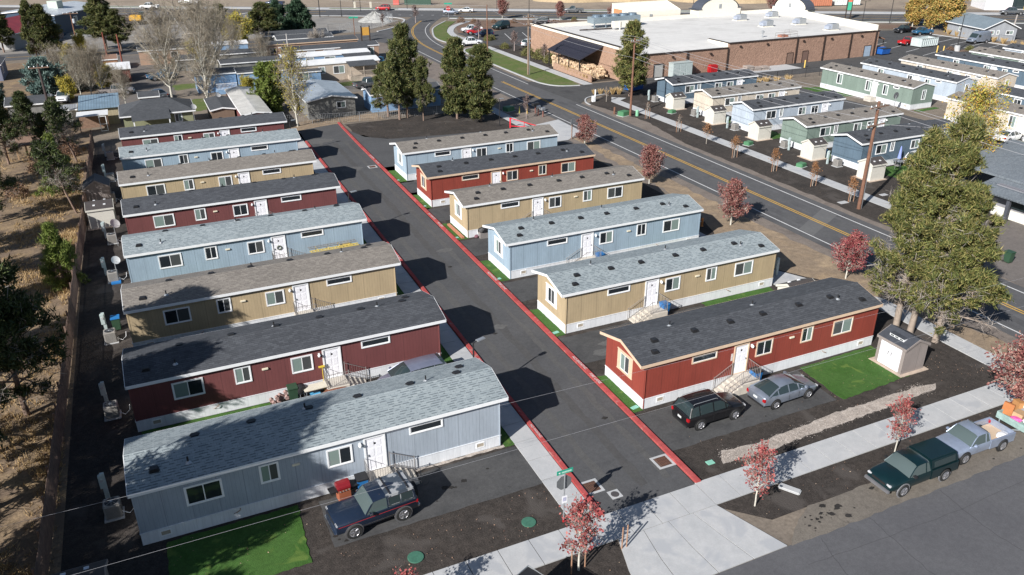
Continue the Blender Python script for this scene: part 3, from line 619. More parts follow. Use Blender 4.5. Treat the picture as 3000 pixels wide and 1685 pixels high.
    d = MB(); d.box(X(a), -0.012, 0.75, X(b), 0.03, 2.68); do = d.build('door', DOORM, t)
    pn = MB()
    for px in (0.16, 0.56):
        for (z0, z1) in ((0.95, 1.45), (1.6, 2.05), (2.2, 2.5)): pn.box(X(a+px*(b-a)), -0.022, z0, X(a+(px+0.28)*(b-a)), -0.01, z1)
    pn.build('door_panel', doormat or DOORM, do)
    MB().box(X(b-0.12 if s > 0 else b-0.12), -0.07, 1.62, X(b-0.05), -0.012, 1.74).build('door_handle', STEEL, do)
    MB().box(X((a+b)/2-0.05), -0.03, 2.28, X((a+b)/2+0.05), -0.022, 2.4).build('peephole_plate', DARK, do)
    fr = MB(); fr.box(X(a-0.09), -0.06, 0.72, X(a), 0, 2.80); fr.box(X(b), -0.06, 0.72, X(b+0.09), 0, 2.80); fr.box(X(a), -0.06, 2.70, X(b), 0, 2.80); fr.box(X(a), -0.05, 0.70, X(b), 0, 0.75)
    fr.build('door_frame', trim, t)
    l_ = MB(); q = b+0.28 if s > 0 else b+0.28
    q = (b+0.28) if s > 0 else (b+0.28)
    l_.lathe([(0.02, 0.0), (0.08, 0.04), (0.10, 0.14), (0.05, 0.2)], (X(q), -0.13, 2.36), 8); l_.box(X(q-0.05), -0.08, 2.42, X(q+0.05), 0, 2.58)
    l_.build('wall_lamp', WHITE, t, smooth=True)
    if lay['box']:
        q = lay['box']; MB().box(X(q), -0.09, 2.25, X(q+0.36), 0, 2.37).build('dryer_vent', plain('cream_plastic', (0.72, 0.66, 0.52), 0.6), t, bevel=0.015)
    for q in lay['grille']:
        g = MB(); g.box(X(q-0.05), -0.045, 0.24, X(q+0.45), -0.02, 0.30); g.box(X(q-0.05), -0.045, 0.52, X(q+0.45), -0.02, 0.58); g.box(X(q-0.05), -0.045, 0.30, X(q), -0.02, 0.52); g.box(X(q+0.40), -0.045, 0.30, X(q+0.45), -0.02, 0.52)
        go = g.build('skirt_vent', WHITE, t)
        gg = MB().box(X(q), -0.032, 0.30, X(q+0.40), -0.021, 0.52); gg.build('grille', VENTG, go)
    if lay is LAY_A:
        p = MB().tube([(X(13.8), -0.03, 0.62), (X(13.8), -0.12, 0.60), (X(14.0), -0.16, 0.52), (X(14.1), -0.05, 0.42)], 0.025, 5); p.build('hose_tap', plain('brass_tap', (0.3, 0.2, 0.15), 0.5), t)
        MB().tube([(X(0.035), -0.03, 2.95), (X(0.035), -0.03, 0.05)], 0.028, 6).build('downpipe', wall, t)
    # steps with landing and railing: descend towards the lane
    if steps:
        lz = 0.69; la, lb = a-0.2, b+0.2; d0, d1 = -0.05, -1.25
        st = MB(); st.box(X(la), d1, 0, X(lb), d0, lz); n = 4
        for i in range(n): st.box(X(la-0.3*(i+1)), d1, 0, X(la-0.3*i), d0, lz*(1-(i+1)/(n+1)))
        so = st.build('steps', STEPC, t, bevel=0.012)
        rl = MB(); R0 = 0.014
        def rail(p0, p1, posts=True):
            (xa, ya, za), (xb, yb, zb) = p0, p1
            for hh in (0.92, 0.12): rl.tube([(X(xa), ya, za+hh), (X(xb), yb, zb+hh)], R0*1.3, 4)
            k = max(2, int(math.hypot(xb-xa, yb-ya)/0.13))
            for i in range(k+1):
                u = i/k; rl.tube([(X(xa+(xb-xa)*u), ya+(yb-ya)*u, za+(zb-za)*u+0.1), (X(xa+(xb-xa)*u), ya+(yb-ya)*u, za+(zb-za)*u+0.92)], R0*0.7, 3)
        rail((la, d1+0.05, lz), (lb-0.04, d1+0.05, lz)); rail((lb-0.04, d1+0.05, lz), (lb-0.04, d0-0.02, lz)); rail((la-1.3, d1+0.05, 0.0), (la, d1+0.05, lz))
        for p in ((la-1.3, d1+0.05, 0), (la, d1+0.05, 0.6), (lb-0.04, d1+0.05, 0.6)): rl.tube([(X(p[0]), p[1], p[2]), (X(p[0]), p[1], (0.0 if p[2] == 0 else lz)+1.0)], 0.024, 5)
        rl.build('railing', RAILM, so); rl = MB()
        rail((la-1.3, d0-0.1, 0.0), (la, d0-0.1, lz))
        for p in ((la-1.3, d0-0.1, 0), (la, d0-0.1, 0.6)): rl.tube([(X(p[0]), p[1], p[2]), (X(p[0]), p[1], (0.0 if p[2] == 0 else lz)+1.0)], 0.024, 5)
        rl.build('railing', RAILM, so)
    return t
WG, EG = 'manufactured homes of the west row', 'manufactured homes of the east row'
specs = [('maroon', SH_DARK, 'maroon mobile home with charcoal roof, farthest of the west row'), ('blue2', SH_LIGHT, 'light blue mobile home with grey roof, second farthest of the west row'),
         ('tan', SH_BROWN, 'tan mobile home with brown roof, the farther tan one of the west row'), ('maroon', SH_DARK, 'maroon mobile home with charcoal roof, middle one of the west row maroon homes'),
         ('blue2', SH_LIGHT, 'light blue mobile home with grey roof and wreath on its door beside yellow ladder truck'), ('tan', SH_BROWN, 'tan mobile home with brown roof, nearer tan one of the west row'),
         ('maroon', SH_DARK, 'maroon mobile home with charcoal roof nearest the camera, tree shadow over its end'), ('grey', SH_LIGHT, 'grey-blue mobile home with light grey roof at the very front of the west row')]
homes = []
for i, (c, r, lab) in enumerate(specs):
    xs = 14.45 + (0.0137*(LY[i]-33)*0.45 if i < 7 else 0)
    xs = [15.1, 15.0, 14.75, 14.95, 14.85, 14.65, 14.55, 14.45][i]
    homes.append(home(xs, LY[i], -1, SD[c], r, lab, venty=2.55, seed=i, group=WG))
specs = [('bgrey', SH_BROWN, 'pale blue-grey mobile home with brown roof, farthest of the east row', WHITE), ('red', SH_DARK, 'bright red mobile home with tan trim and charcoal roof, farther one of the east row', TANTRIM),
         ('tan', SH_BROWN, 'tan mobile home with brown roof in the middle of the east row', WHITE), ('blue2', SH_LIGHT, 'light blue mobile home with light grey roof in the east row', WHITE),
         ('tan', SH_LIGHT, 'tan mobile home with light grey roof next to the nearest red home', WHITE), ('red', SH_DARK, 'bright red mobile home with tan trim nearest the camera beside the silver sedan', TANTRIM)]
for i, (c, r, lab, tr) in enumerate(specs):
    xs = [24.35, 23.95, 24.15, 23.95, 23.7, 23.48][i]
    homes.append(home(xs, RY[i], 1, SD[c], r, lab, trim=tr, venty=1.5, seed=20+i, group=EG))
MB().box(6.22, -0.03, 1.75, 6.36, -0.012, 2.25).build('number_board', plain('number_board', (0.62, 0.58, 0.55), 0.6, var=0.4, scale=16), homes[-1])
GG = 'manufactured homes across the main road'
GY = [98.1, 88.85, 80.4, 70.85, 62.35]
for i, (c, r, lab) in enumerate([('navy', SH_DARK, 'slate blue mobile home with charcoal roof close to the brick store wall'), ('cream', SH_BROWN, 'cream mobile home with brown roof behind the first white sheds across the road'),
        ('pale', SH_DARK, 'pale blue mobile home with charcoal roof across the road'), ('green', SH_BROWN, 'sage green mobile home with brown roof side on behind the tall utility pole'), ('navy', SH_DARK, 'slate blue mobile home beside the closed blue patio umbrella')]):
    homes.append(home(71.2, GY[i], 1, SD[c], r, lab, L=15.3, lay=LAY_G, venty=1.3, steps=False, endwin=False, seed=40+i, group=GG))
for i, (x, y, c, r, L, lab) in enumerate([(100.3, 98.6, 'green', SH_BROWN, 17.6, 'sage green mobile home standing end-on by the round mirror sign across the road'), (109.4, 99.0, 'pale', SH_DARK, 17.8, 'pale blue mobile home end-on behind the sage green one'),
        (117.7, 98.6, 'cream', SH_BROWN, 17.8, 'cream mobile home end-on, third in the far block'), (127.2, 99.3, 'navy', SH_DARK, 17.8, 'slate blue mobile home end-on, fourth in the far block'),
        (135.6, 99.2, 'green', SH_BROWN, 17.8, 'sage green mobile home end-on at the right edge of the far block'), (144.4, 99.2, 'pale', SH_DARK, 17.8, 'pale blue mobile home at the far right edge near the van'),
        (99.3, 74.4, 'cream', SH_BROWN, 17.6, 'cream mobile home behind the orange autumn tree'), (108.4, 74.6, 'navy', SH_DARK, 17.6, 'slate blue mobile home at the right edge behind the nearer cream one')]):
    homes.append(home(x, y, 1, SD[c], r, lab, L=L, lay=LAY_H, rz=-math.pi/2, venty=1.3, steps=False, endwin=False, endwin2=True, seed=60+i, group='manufactured homes of the far block'))

# generic building
def bwin(t, side, a, b, z0, z1, X0, Y0, X1, Y1, trim=WHITE, split=2, rnd=random):
    if side == 'S': return win(t, 'y', a, b, z0, z1, Y0, trim, 1, split=split, rnd=rnd)
    if side == 'W': return win(t, 'x-', a, b, z0, z1, X0, trim, 1, split=split, rnd=rnd)
    if side == 'E': return win(t, 'x+', a, b, z0, z1, X1, trim, 1, split=split, rnd=rnd)
def gable(name, label, cat, x, y, lx_, ly_, zw, zr, axis, wall, roof, oh=0.2, wins=(), trim=WHITE, rz=0.0, group=None, th=0.1, skirt=None):
    t = thing(name, label, cat, (x, y, 0), rz, group); z0 = 0.0
    if skirt: MB().box(-0.02, -0.02, 0, lx_+0.02, ly_+0.02, skirt).build('skirting', WHITE, t); z0 = skirt
    if axis == 'x':
        c = ly_/2; MB().ext([(0, z0), (ly_, z0), (ly_, zw-th), (c, zr-th), (0, zw-th)], 0, lx_, 'x').build('wall', wall, t)
        e = oh*(zr-zw)/c
        r = MB().ext([(-oh, zw-e), (c, zr), (ly_+oh, zw-e), (ly_+oh, zw-e-th), (c, zr-th), (-oh, zw-e-th)], -oh, lx_+oh, 'x').build('roof', roof, t)
        f = MB(); f.box(-oh, -oh-0.03, zw-e-0.18, lx_+oh, -oh-0.002, zw-e-0.01); f.box(-oh, ly_+oh+0.002, zw-e-0.18, lx_+oh, ly_+oh+0.03, zw-e-0.01)
        for xa in (-oh-0.032, lx_+oh+0.002): f.ext([(-oh-0.03, zw-e-0.01), (c, zr-0.003), (ly_+oh+0.03, zw-e-0.01), (ly_+oh+0.03, zw-e-0.18), (c, zr-0.17), (-oh-0.03, zw-e-0.18)], xa, xa+0.03, 'x')
    else:
        c = lx_/2; MB().ext([(0, z0), (lx_, z0), (lx_, zw-th), (c, zr-th), (0, zw-th)], 0, ly_, 'y').build('wall', wall, t)
        e = oh*(zr-zw)/c
        r = MB().ext([(-oh, zw-e), (c, zr), (lx_+oh, zw-e), (lx_+oh, zw-e-th), (c, zr-th), (-oh, zw-e-th)], -oh, ly_+oh, 'y').build('roof', roof, t)
        f = MB(); f.box(-oh-0.03, -oh, zw-e-0.18, -oh-0.002, ly_+oh, zw-e-0.01); f.box(lx_+oh+0.002, -oh, zw-e-0.18, lx_+oh+0.03, ly_+oh, zw-e-0.01)
        for ya in (-oh-0.032, ly_+oh+0.002): f.ext([(-oh-0.03, zw-e-0.01), (c, zr-0.003), (lx_+oh+0.03, zw-e-0.01), (lx_+oh+0.03, zw-e-0.18), (c, zr-0.17), (-oh-0.03, zw-e-0.18)], ya, ya+0.03, 'y')
    f.build('fascia', trim, t)
    for w_ in wins: bwin(t, *w_[:5], 0, 0, lx_, ly_, trim, *(w_[5:]))
    t['roofname'] = r.name; return t
def roof_of(t): return bpy.data.objects[t['roofname']]
SHEDW = plain('shed_cream_wall', (0.58, 0.56, 0.50), 0.7, var=0.08)
SHEDT = siding('shed_taupe_wall', (0.27, 0.235, 0.22), 0.15)
SHEDR = plain('shed_brown_roof', (0.060, 0.052, 0.050), 0.7, var=0.2)
SHEDB = plain('shed_slate_roof', (0.045, 0.05, 0.062), 0.7, var=0.25)
def shed(x, y, lx_, ly_, zw, zr, axis, wall, roof, label, lights=True, door=None, rz=0.0, pad=True):
    t = gable('garden_shed', label, 'shed', x, y, lx_, ly_, zw, zr, axis, wall, roof, 0.07, trim=wall, rz=rz, group='garden sheds', th=0.05)
    r = roof_of(t); c = (ly_ if axis == 'x' else lx_)/2
    if lights:
        for u in (0.3, 0.7):
            for v in (0.45, 1.55):
                q = v*c; zz = zr-abs(q-c)*(zr-zw)/c
                (MB().box(u*lx_-0.1, q-0.1, zz-0.05, u*lx_+0.1, q+0.1, zz+0.035) if axis == 'x' else MB().box(q-0.1, u*ly_-0.1, zz-0.05, q+0.1, u*ly_+0.1, zz+0.035)).build('skylight', WHITE, r)
    if pad: MB().box(-0.25, -0.25, 0, lx_+0.25, ly_+0.25, 0.06).build('base_slab', plain('paver', (0.45, 0.36, 0.29), 0.9, var=0.2), t)
    if door == 'W':
        d = MB().box(-0.03, 0.25, 0.1, 0.0, ly_-0.25, zw-0.12).build('door', plain('shed_door', (0.70, 0.70, 0.74), 0.6, var=0.04), t)
        MB().box(-0.035, ly_/2-0.008, 0.1, -0.028, ly_/2+0.008, zw-0.12).build('door_seam', DARK, d)
        for q in (ly_/2-0.12, ly_/2+0.12): MB().tube([(-0.04, q, 0.95), (-0.07, q, 1.0), (-0.07, q, 1.15), (-0.04, q, 1.2)], 0.02, 5).build('door_handle', DARK, d)
    return t
t = shed(40.35, 29.15, 1.95, 2.1, 1.95, 2.42, 'y', SHEDT, SHEDB, 'taupe garden shed with white double doors on the lawn of the nearest red home', lights=False, door='W')
rz_ = lambda x: 1.95+x*(2.42-1.95)/0.975
so_ = MB().add([(0.28, 0.5, rz_(0.28)), (0.28, 1.6, rz_(0.28)), (0.27, 0.5, rz_(0.28)+0.16), (0.27, 1.6, rz_(0.28)+0.16), (0.62, 0.5, rz_(0.62)), (0.62, 1.6, rz_(0.62))], [(0, 1, 3, 2), (0, 2, 4), (1, 5, 3)]).build('skylight', WHITE, t)
MB().add([(0.25, 0.48, rz_(0.28)+0.165), (0.25, 1.62, rz_(0.28)+0.165), (0.66, 1.62, rz_(0.62)+0.02), (0.66, 0.48, rz_(0.62)+0.02)], [(0, 1, 2, 3)]).build('skylight_roof', SHEDB, so_)
for q in (0.57, 0.92, 1.27): MB().box(0.262, q, rz_(0.28)+0.04, 0.274, q+0.26, rz_(0.28)+0.12).build('pane', CARGL, so_)
for (x, y, lab) in ((40.7, 57.9, 'between the tan and light blue homes of the east row'), (40.3, 48.0, 'next to the east row tan home with grey roof'), (39.9, 38.3, 'behind the nearest red home roof')):
    t = shed(x, y, 2.2, 1.9, 1.75, 2.2, 'x', SHEDW, SHEDR, 'cream shed with dark roof '+lab, door=None)
    for q in (0.35, 0.95):
        MB().box(-0.02, q, 1.35, 0.0, q+0.55, 1.5).build('window', SCREEN, t)
for (x, y), lab in zip([(69.3, 95.3), (69.3, 86.0), (69.3, 77.0), (69.2, 67.5), (69.2, 58.9)], ['next to the slate blue home by the store', 'next to the cream home across the road', 'next to the pale blue home across the road', 'next to the sage green home, blue can beside it', 'next to the slate blue home with the patio umbrella']):
    shed(x, y, 2.0, 1.9, 1.85, 2.35, 'x', SHEDW, SHEDR, 'small cream shed with dark roof '+lab)
shed(-6.6, 79.0, 2.2, 2.6, 1.9, 2.3, 'x', SHEDW, SHEDR, 'cream shed with brown roof and two skylights by the west fence')
shed(-7.0, 86.0, 2.3, 2.5, 1.9, 2.6, 'y', SHEDT, SHEDB, 'taupe ribbed shed with slate roof by the west fence, behind the cream one', lights=False)
shed(-7.3, 28.7, 2.2, 2.1, 1.75, 2.25, 'x', SHEDT, SHEDR, 'dark shed in tree shade at the bottom left corner')

# ------------------------------------------------------------------ vegetation
BARK = plain('pine_bark', (0.20, 0.14, 0.11), 0.95, var=0.3, scale=5)
BARKG = plain('grey_pine_bark', (0.28, 0.23, 0.19), 0.95, var=0.25, scale=4)
WBARK = plain('pale_bark', (0.50, 0.48, 0.42), 0.9, var=0.2, scale=6)
TWIG = plain('twig', (0.34, 0.30, 0.26), 0.9, var=0.2, scale=6)
F_PINE = foliage('pine_needles', [(0.04, 0.055, 0.018), (0.10, 0.12, 0.034), (0.185, 0.185, 0.055), (0.25, 0.205, 0.08)], 1.6)
F_PINE2 = foliage('mid_pine_needles', [(0.028, 0.045, 0.016), (0.07, 0.09, 0.026), (0.125, 0.135, 0.042), (0.17, 0.15, 0.06)], 1.3)
F_PINEG = foliage('dark_pine_needles', [(0.028, 0.045, 0.018), (0.055, 0.08, 0.024), (0.10, 0.115, 0.038)], 0.8)
F_SPRUCE = foliage('spruce_needles', [(0.02, 0.045, 0.024), (0.04, 0.08, 0.045), (0.06, 0.11, 0.06)], 0.8)
F_BLUE = foliage('blue_spruce_needles', [(0.08, 0.13, 0.12), (0.13, 0.20, 0.18), (0.18, 0.25, 0.22)], 0.8)
F_YOUNG = foliage('young_pine_needles', [(0.08, 0.12, 0.02), (0.14, 0.19, 0.035), (0.20, 0.23, 0.06)], 1.2)
F_MAPLE = foliage('dusky_maple_leaves', [(0.13, 0.04, 0.04), (0.22, 0.075, 0.07), (0.36, 0.19, 0.15), (0.15, 0.045, 0.05)], 1.5)
F_RED = foliage('red_maple_leaves', [(0.22, 0.035, 0.04), (0.32, 0.07, 0.07), (0.38, 0.14, 0.12), (0.16, 0.025, 0.03)], 1.5)
F_YEL = foliage('yellow_leaves', [(0.35, 0.26, 0.04), (0.50, 0.38, 0.05), (0.30, 0.28, 0.05), (0.22, 0.24, 0.05)], 0.8)
F_ORG = foliage('amber_leaves', [(0.46, 0.24, 0.05), (0.46, 0.34, 0.07), (0.32, 0.31, 0.06), (0.24, 0.26, 0.06)], 0.8)
F_SHRUB = foliage('shrub_leaves', [(0.12, 0.14, 0.04), (0.20, 0.17, 0.07), (0.09, 0.12, 0.03)], 0.9)
F_BRSH = foliage('brown_shrub', [(0.16, 0.09, 0.06), (0.24, 0.14, 0.08), (0.13, 0.08, 0.06)], 0.9)
F_STRAW = foliage('straw_grass', [(0.46, 0.32, 0.15), (0.60, 0.44, 0.22), (0.38, 0.25, 0.11)], 0.9)
F_DRY = foliage('dry_bunch_grass', [(0.40, 0.27, 0.12), (0.52, 0.37, 0.19), (0.28, 0.19, 0.10)], 0.5)
F_BARE = foliage('bare_twigs', [(0.26, 0.22, 0.17), (0.40, 0.35, 0.28), (0.20, 0.165, 0.13), (0.46, 0.41, 0.30)], 0.9)
F_GREYTW = foliage('dead_twigs', [(0.24, 0.21, 0.19), (0.33, 0.30, 0.27)], 0.9)

def unit(a): return a/np.maximum(1e-9, np.linalg.norm(a, axis=-1, keepdims=True))
def spikes(C, D, L, W, k, rs, up=0.35, spread=0.9):
    """k thin triangles at each centre C, roughly along D"""
    n = len(C); c = np.repeat(C, k, 0); d = np.repeat(D, k, 0)
    d = unit(d*(1-spread*0.5)+rs.randn(n*k, 3)*spread*0.6+np.array([0, 0, up]))
    s = unit(np.cross(d, rs.randn(n*k, 3))); l = L*(0.6+0.7*rs.rand(n*k, 1)); c = c+rs.randn(n*k, 3)*L*0.28
    V = np.stack([c-s*W/2-d*l*0.25, c+s*W/2-d*l*0.25, c+d*l*0.75], 1).reshape(-1, 3)
    return V, np.arange(len(V)).reshape(-1, 3)
def leaves(C, S, k, rs, jit=1.0, flat=0.5):
    n = len(C); c = np.repeat(C, k, 0)+rs.randn(n*k, 3)*jit
    nrm = unit(rs.randn(n*k, 3)+np.array([0, 0, flat])); a = unit(np.cross(nrm, rs.randn(n*k, 3))); b = np.cross(nrm, a)
    s = S*(0.6+0.8*rs.rand(n*k, 1))
    V = np.stack([c-a*s*0.5, c-b*s*0.32, c+a*s*0.5, c+b*s*0.32], 1).reshape(-1, 3)
    return V, np.arange(len(V)).reshape(-1, 4)
def segs(P0, P1, R0, R1, n=3):
    """many tapered prisms at once"""
    d = unit(P1-P0); ref = np.where(np.abs(d[:, 2:3]) < 0.9, np.array([[0, 0, 1.0]]), np.array([[1.0, 0, 0]]))
    a = unit(np.cross(d, ref)); b = np.cross(d, a); V = []
    for P, r in ((P0, R0), (P1, R1)):
        for k in range(n):
            t = 2*math.pi*k/n; V.append(P+(math.cos(t)*a+math.sin(t)*b)*r[:, None])
    V = np.stack(V, 1); m = len(P0); V = V.reshape(-1, 3); F = []
    for k in range(n):
        F.append(np.stack([np.arange(m)*2*n+k, np.arange(m)*2*n+(k+1) % n, np.arange(m)*2*n+n+(k+1) % n, np.arange(m)*2*n+n+k], 1))
    return V, np.concatenate(F)
def skeleton(h, seed, trunk_r, levels=3, n1=22, base=0.2, r=2.5, droop=0.0, elev=0.6, prof=None, sub=5, lean=(0, 0), lim=1.0):
    """trunk polyline + limbs; returns arrays of segments and tip list"""
    rs = np.random.RandomState(seed); S = []; tips = []
    pts = [np.array([0, 0, 0.0])]; k = 10
    for i in range(1, k+1):
        t = i/k; pts.append(np.array([lean[0]*t*h+rs.randn()*0.012*h*t, lean[1]*t*h+rs.randn()*0.012*h*t, h*t*0.97]))
    def tr(t): return trunk_r*(1-t)**0.8+0.015
    for i in range(k): S.append((pts[i], pts[i+1], tr(i/k), tr((i+1)/k), 0))
    def at(t): q = t*k; i = min(k-1, int(q)); return pts[i]+(pts[i+1]-pts[i])*(q-i)
    prof = prof or (lambda u: math.sin(math.pi*min(1, 0.12+0.88*u))**0.7)
    for j in range(n1):
        u = (j+rs.rand()*0.6)/n1; t = base+(0.985-base)*u
        az = j*2.399+rs.randn()*0.25; L = r*prof(u)*(0.55+0.6*rs.rand())
        if L < 0.12: L = 0.12
        e = elev+(0.5*u) + rs.randn()*0.12
        d = np.array([math.cos(az)*math.cos(e), math.sin(az)*math.cos(e), math.sin(e)])
        p = at(t); rr = max(0.012, tr(t)*0.45); m = 4
        for i in range(m):
            q = p+d*L/m; S.append((p, q, rr*(1-i/m*0.8), rr*(1-(i+1)/m*0.8), 1)); tips.append((q.copy(), d.copy(), 1, (i+1)/m, u))
            if levels > 1 and i >= 0:
                for _ in range(sub):
                    d2 = unit(d*0.75+rs.randn(3)*0.55+np.array([0, 0, 0.15])); L2 = L*(0.26+0.22*rs.rand())*(1.1-0.4*i/m)
                    q2 = q+d2*L2; S.append((q, q2, rr*0.35, rr*0.12, 2)); tips.append((q2.copy(), d2.copy(), 2, (i+1)/m, u))
                    if levels > 2:
                        for _ in range(lim if isinstance(lim, int) else 4):
                            f = rs.rand(); d3 = unit(d2*0.8+rs.randn(3)*0.5); b0 = q+d2*L2*f; q3 = b0+d3*L2*0.55
                            S.append((b0, q3, rr*0.12, rr*0.05, 3)); tips.append((q3.copy(), d3.copy(), 3, 1, u))
            p = q; d = unit(d+np.array([0, 0, -droop])+rs.randn(3)*0.10)
    return S, tips
def seg_mesh(name, S, m, parent, n=4, minr=0.0):
    P0 = np.array([s[0] for s in S]); P1 = np.array([s[1] for s in S]); R0 = np.maximum(minr, np.array([s[2] for s in S])); R1 = np.maximum(minr*0.8, np.array([s[3] for s in S]))
    V, F = segs(P0, P1, R0, R1, n); return npmesh(name, V, F, m, parent)
def pine(label, loc, h, r, seed=0, base=0.18, mat=F_PINE, bark=BARK, n1=60, k=10, L=0.42, W=0.10, dead=0.0, lean=(0, 0), group=None, prof=None, elev=0.12, trunk=0.17, rz=0.0, name='pine_tree', cat='pine tree', per=5, spread=0.95, keep=0.72, cj=0.17, gap=-0.75):
    t = thing(name, label, cat, loc, rz, group)
    prof = prof or (lambda u: (1-u)**0.75*min(1, 0.55+u*2.2)+0.06)
    S, tips = skeleton(h, seed, trunk, 2, n1, base, r, 0.03, elev, prof, 3, lean)
    rs = np.random.RandomState(seed+9)
    seg_mesh('trunk', S, bark, t, 5, 0.012)
    C = []; D = []
    for p, d, lv, f, u in tips:
        if lv == 1 and f < 0.6: continue
        if u < dead and rs.rand() < 0.8: continue
        if rs.rand() > keep: continue
        if math.sin(p[0]*2.3+seed)*math.sin(p[1]*2.1)+math.sin(p[2]*2.6+p[0])*0.6 < gap: continue
        jj = cj*rs.uniform(0.6, 1.35)
        for _ in range(per if lv == 2 else max(2, per//2)): C.append(p+rs.randn(3)*jj*np.array([1, 1, 0.7])); D.append(d)
    V, F = spikes(np.array(C), np.array(D), L, W, k, rs, 0.45, spread); npmesh('crown', V, F, mat, t)
    if dead:
        tw = [(p, d) for p, d, lv, f, u in tips if lv == 2 and (u < dead+0.1 or rs.rand() < 0.25)]
        V, F = spikes(np.array([q[0] for q in tw]), np.array([q[1] for q in tw]), 0.7, 0.035, 5, rs, 0.0, 0.9); npmesh('dead_twigs', V, F, F_GREYTW, t)
    return t
def broad(name, label, cat, loc, h, r, seed, leafm, bark, S_=0.16, k=6, n1=24, levels=3, base=0.2, trunk=0.09, elev=0.75, prof=None, jit=0.12, minr=0.008, lim=4, group=None, sub=5, keep=1.0, rz=0.0, twigm=None):
    t = thing(name, label, cat, loc, rz, group)
    S, tips = skeleton(h, seed, trunk, levels, n1, base, r, -0.03, elev, prof, sub, (0, 0), lim)
    rs = np.random.RandomState(seed+5)
    seg_mesh('trunk', [s for s in S if s[4] < 2], bark, t, 6, minr)
    if [s for s in S if s[4] >= 2]: seg_mesh('branches', [s for s in S if s[4] >= 2], twigm or bark, t, 3, minr*0.8)
    if leafm is not None:
        C = np.array([p for p, d, lv, f, u in tips if (lv >= 2 or levels == 1) and rs.rand() < keep]); V, F = leaves(C, S_, k, rs, jit); npmesh('crown', V, F, leafm, t)
    return t
def shrub(name, label, cat, loc, r, h, seed, m, n=260, S_=0.14, group=None, sp=False):
    rs = np.random.RandomState(seed); d = unit(rs.randn(n, 3)); d[:, 2] = np.abs(d[:, 2]); rad = 0.45+0.55*rs.rand(n, 1)**0.5
    C = d*rad*np.array([r, r, h])
    if sp: V, F = spikes(C, d, S_*2.2, S_*0.35, 5, rs, 0.5, 0.8)
    else: V, F = leaves(C, S_, 5, rs, S_*0.8)
    t = thing(name, label, cat, loc, 0, group); npmesh('foliage', V, F, m, t)
    st = MB()
    for i in range(7):
        a = i*0.9+seed; st.tube([(0, 0, 0), (math.cos(a)*r*0.3, math.sin(a)*r*0.3, h*0.45), (math.cos(a)*r*0.55, math.sin(a)*r*0.55, h*0.8)], 0.02, 4)
    sm = st; o = sm.build('stems', TWIG, t); return t
def grass_clump(label, loc, h=0.9, r=0.35, seed=0, m=F_STRAW, n=150, group=None, name='ornamental_grass'):
    rs = np.random.RandomState(seed); a = rs.rand(n)*6.28; q = np.sqrt(rs.rand(n))*r*0.4
    B = np.stack([np.cos(a)*q, np.sin(a)*q, np.zeros(n)], 1); d = unit(np.stack([np.cos(a)*0.28*r/0.35, np.sin(a)*0.28*r/0.35, np.ones(n)], 1)+rs.randn(n, 3)*0.08)
    T = B+d*h*(0.7+0.45*rs.rand(n, 1)); s = unit(np.cross(d, rs.randn(n, 3)))*0.03
    V = np.stack([B-s*0.4, B+s*0.4, T*0.55+B*0.45+s, T, T*0.55+B*0.45-s], 1).reshape(-1, 3); F = np.arange(len(V)).reshape(-1, 5)
    o = npmesh(name, V, F, m); o.location = loc; return tag(o, label, 'ornamental grass', group)

# --- three big pines at the north-east corner of the front lot
for (x, y, h, r, sd_, ln, lab, dead) in ((45.2, 33.9, 14.4, 2.35, 3, (-0.015, 0.02), 'tall pine behind the taupe shed, nearest the red home', 0.24), (45.3, 32.8, 15.6, 2.2, 8, (0.045, -0.005), 'tall pine behind the taupe shed, middle trunk of the three', 0.24), (46.0, 31.3, 11.2, 2.5, 12, (0.03, 0.0), 'tall pine behind the taupe shed, trunk nearest the main road', 0.14)):
    pine(lab, (x, y, 0), h, r, sd_, 0.17, F_PINE, BARKG, n1=62, k=12, L=0.36, W=0.075, dead=dead, lean=ln, group='three tall pines by the corner', trunk=0.24, per=10, keep=0.86, cj=0.165, gap=-0.45, prof=lambda u: (1-u)**0.7*min(1, 0.75+u*1.6)+0.10)
# --- pines north of the park
pp = pine('pine with dense crown, leftmost of the group behind the dark mulch bed', (31.9, 107.0, 0), 10.6, 2.5, 21, 0.22, F_PINE2, BARK, n1=46, k=12, L=0.46, W=0.12, dead=0.08, group='pines behind the mulch bed', per=11, cj=0.18, gap=-0.38)
pb = pine('narrow pine standing right of centre behind the mulch bed', (39.3, 104.0, 0), 11.0, 1.8, 23, 0.12, F_PINE2, BARK, n1=54, k=12, L=0.42, W=0.12, group='pines behind the mulch bed', per=10, cj=0.18, gap=-0.42, prof=lambda u: (1-u)**0.35*min(1, 0.75+u*1.5)+0.02)
for o in (pp, pb): pass
dup(pp, 'tallest pine behind the mulch bed, second trunk from left', (33.2, 107.6, 0), 2.0, (1.1, 1.1, 1.2), 'pines behind the mulch bed')
dup(pp, 'thin pine with bare lower limbs behind the mulch bed', (34.7, 105.0, 0), 4.0, (0.55, 0.55, 0.82), 'pines behind the mulch bed')
dup(pp, 'low broad pine half hidden behind the mulch bed group', (31.0, 109.5, 0), 3.0, (0.95, 0.95, 0.72), 'pines behind the mulch bed')
dup(pb, 'narrow pine at the right end behind the mulch bed', (41.8, 101.4, 0), 1.3, (1.12, 1.12, 0.93), 'pines behind the mulch bed')
ps = pine('tall pine against the white store roof', (68.7, 106.1, 0), 11.3, 2.6, 27, 0.16, F_PINE, BARK, n1=64, k=9, L=0.5, W=0.13, lean=(0.02, 0), per=5, prof=lambda u: (1-u)**0.55*min(1, 0.75+u*1.2)+0.05)
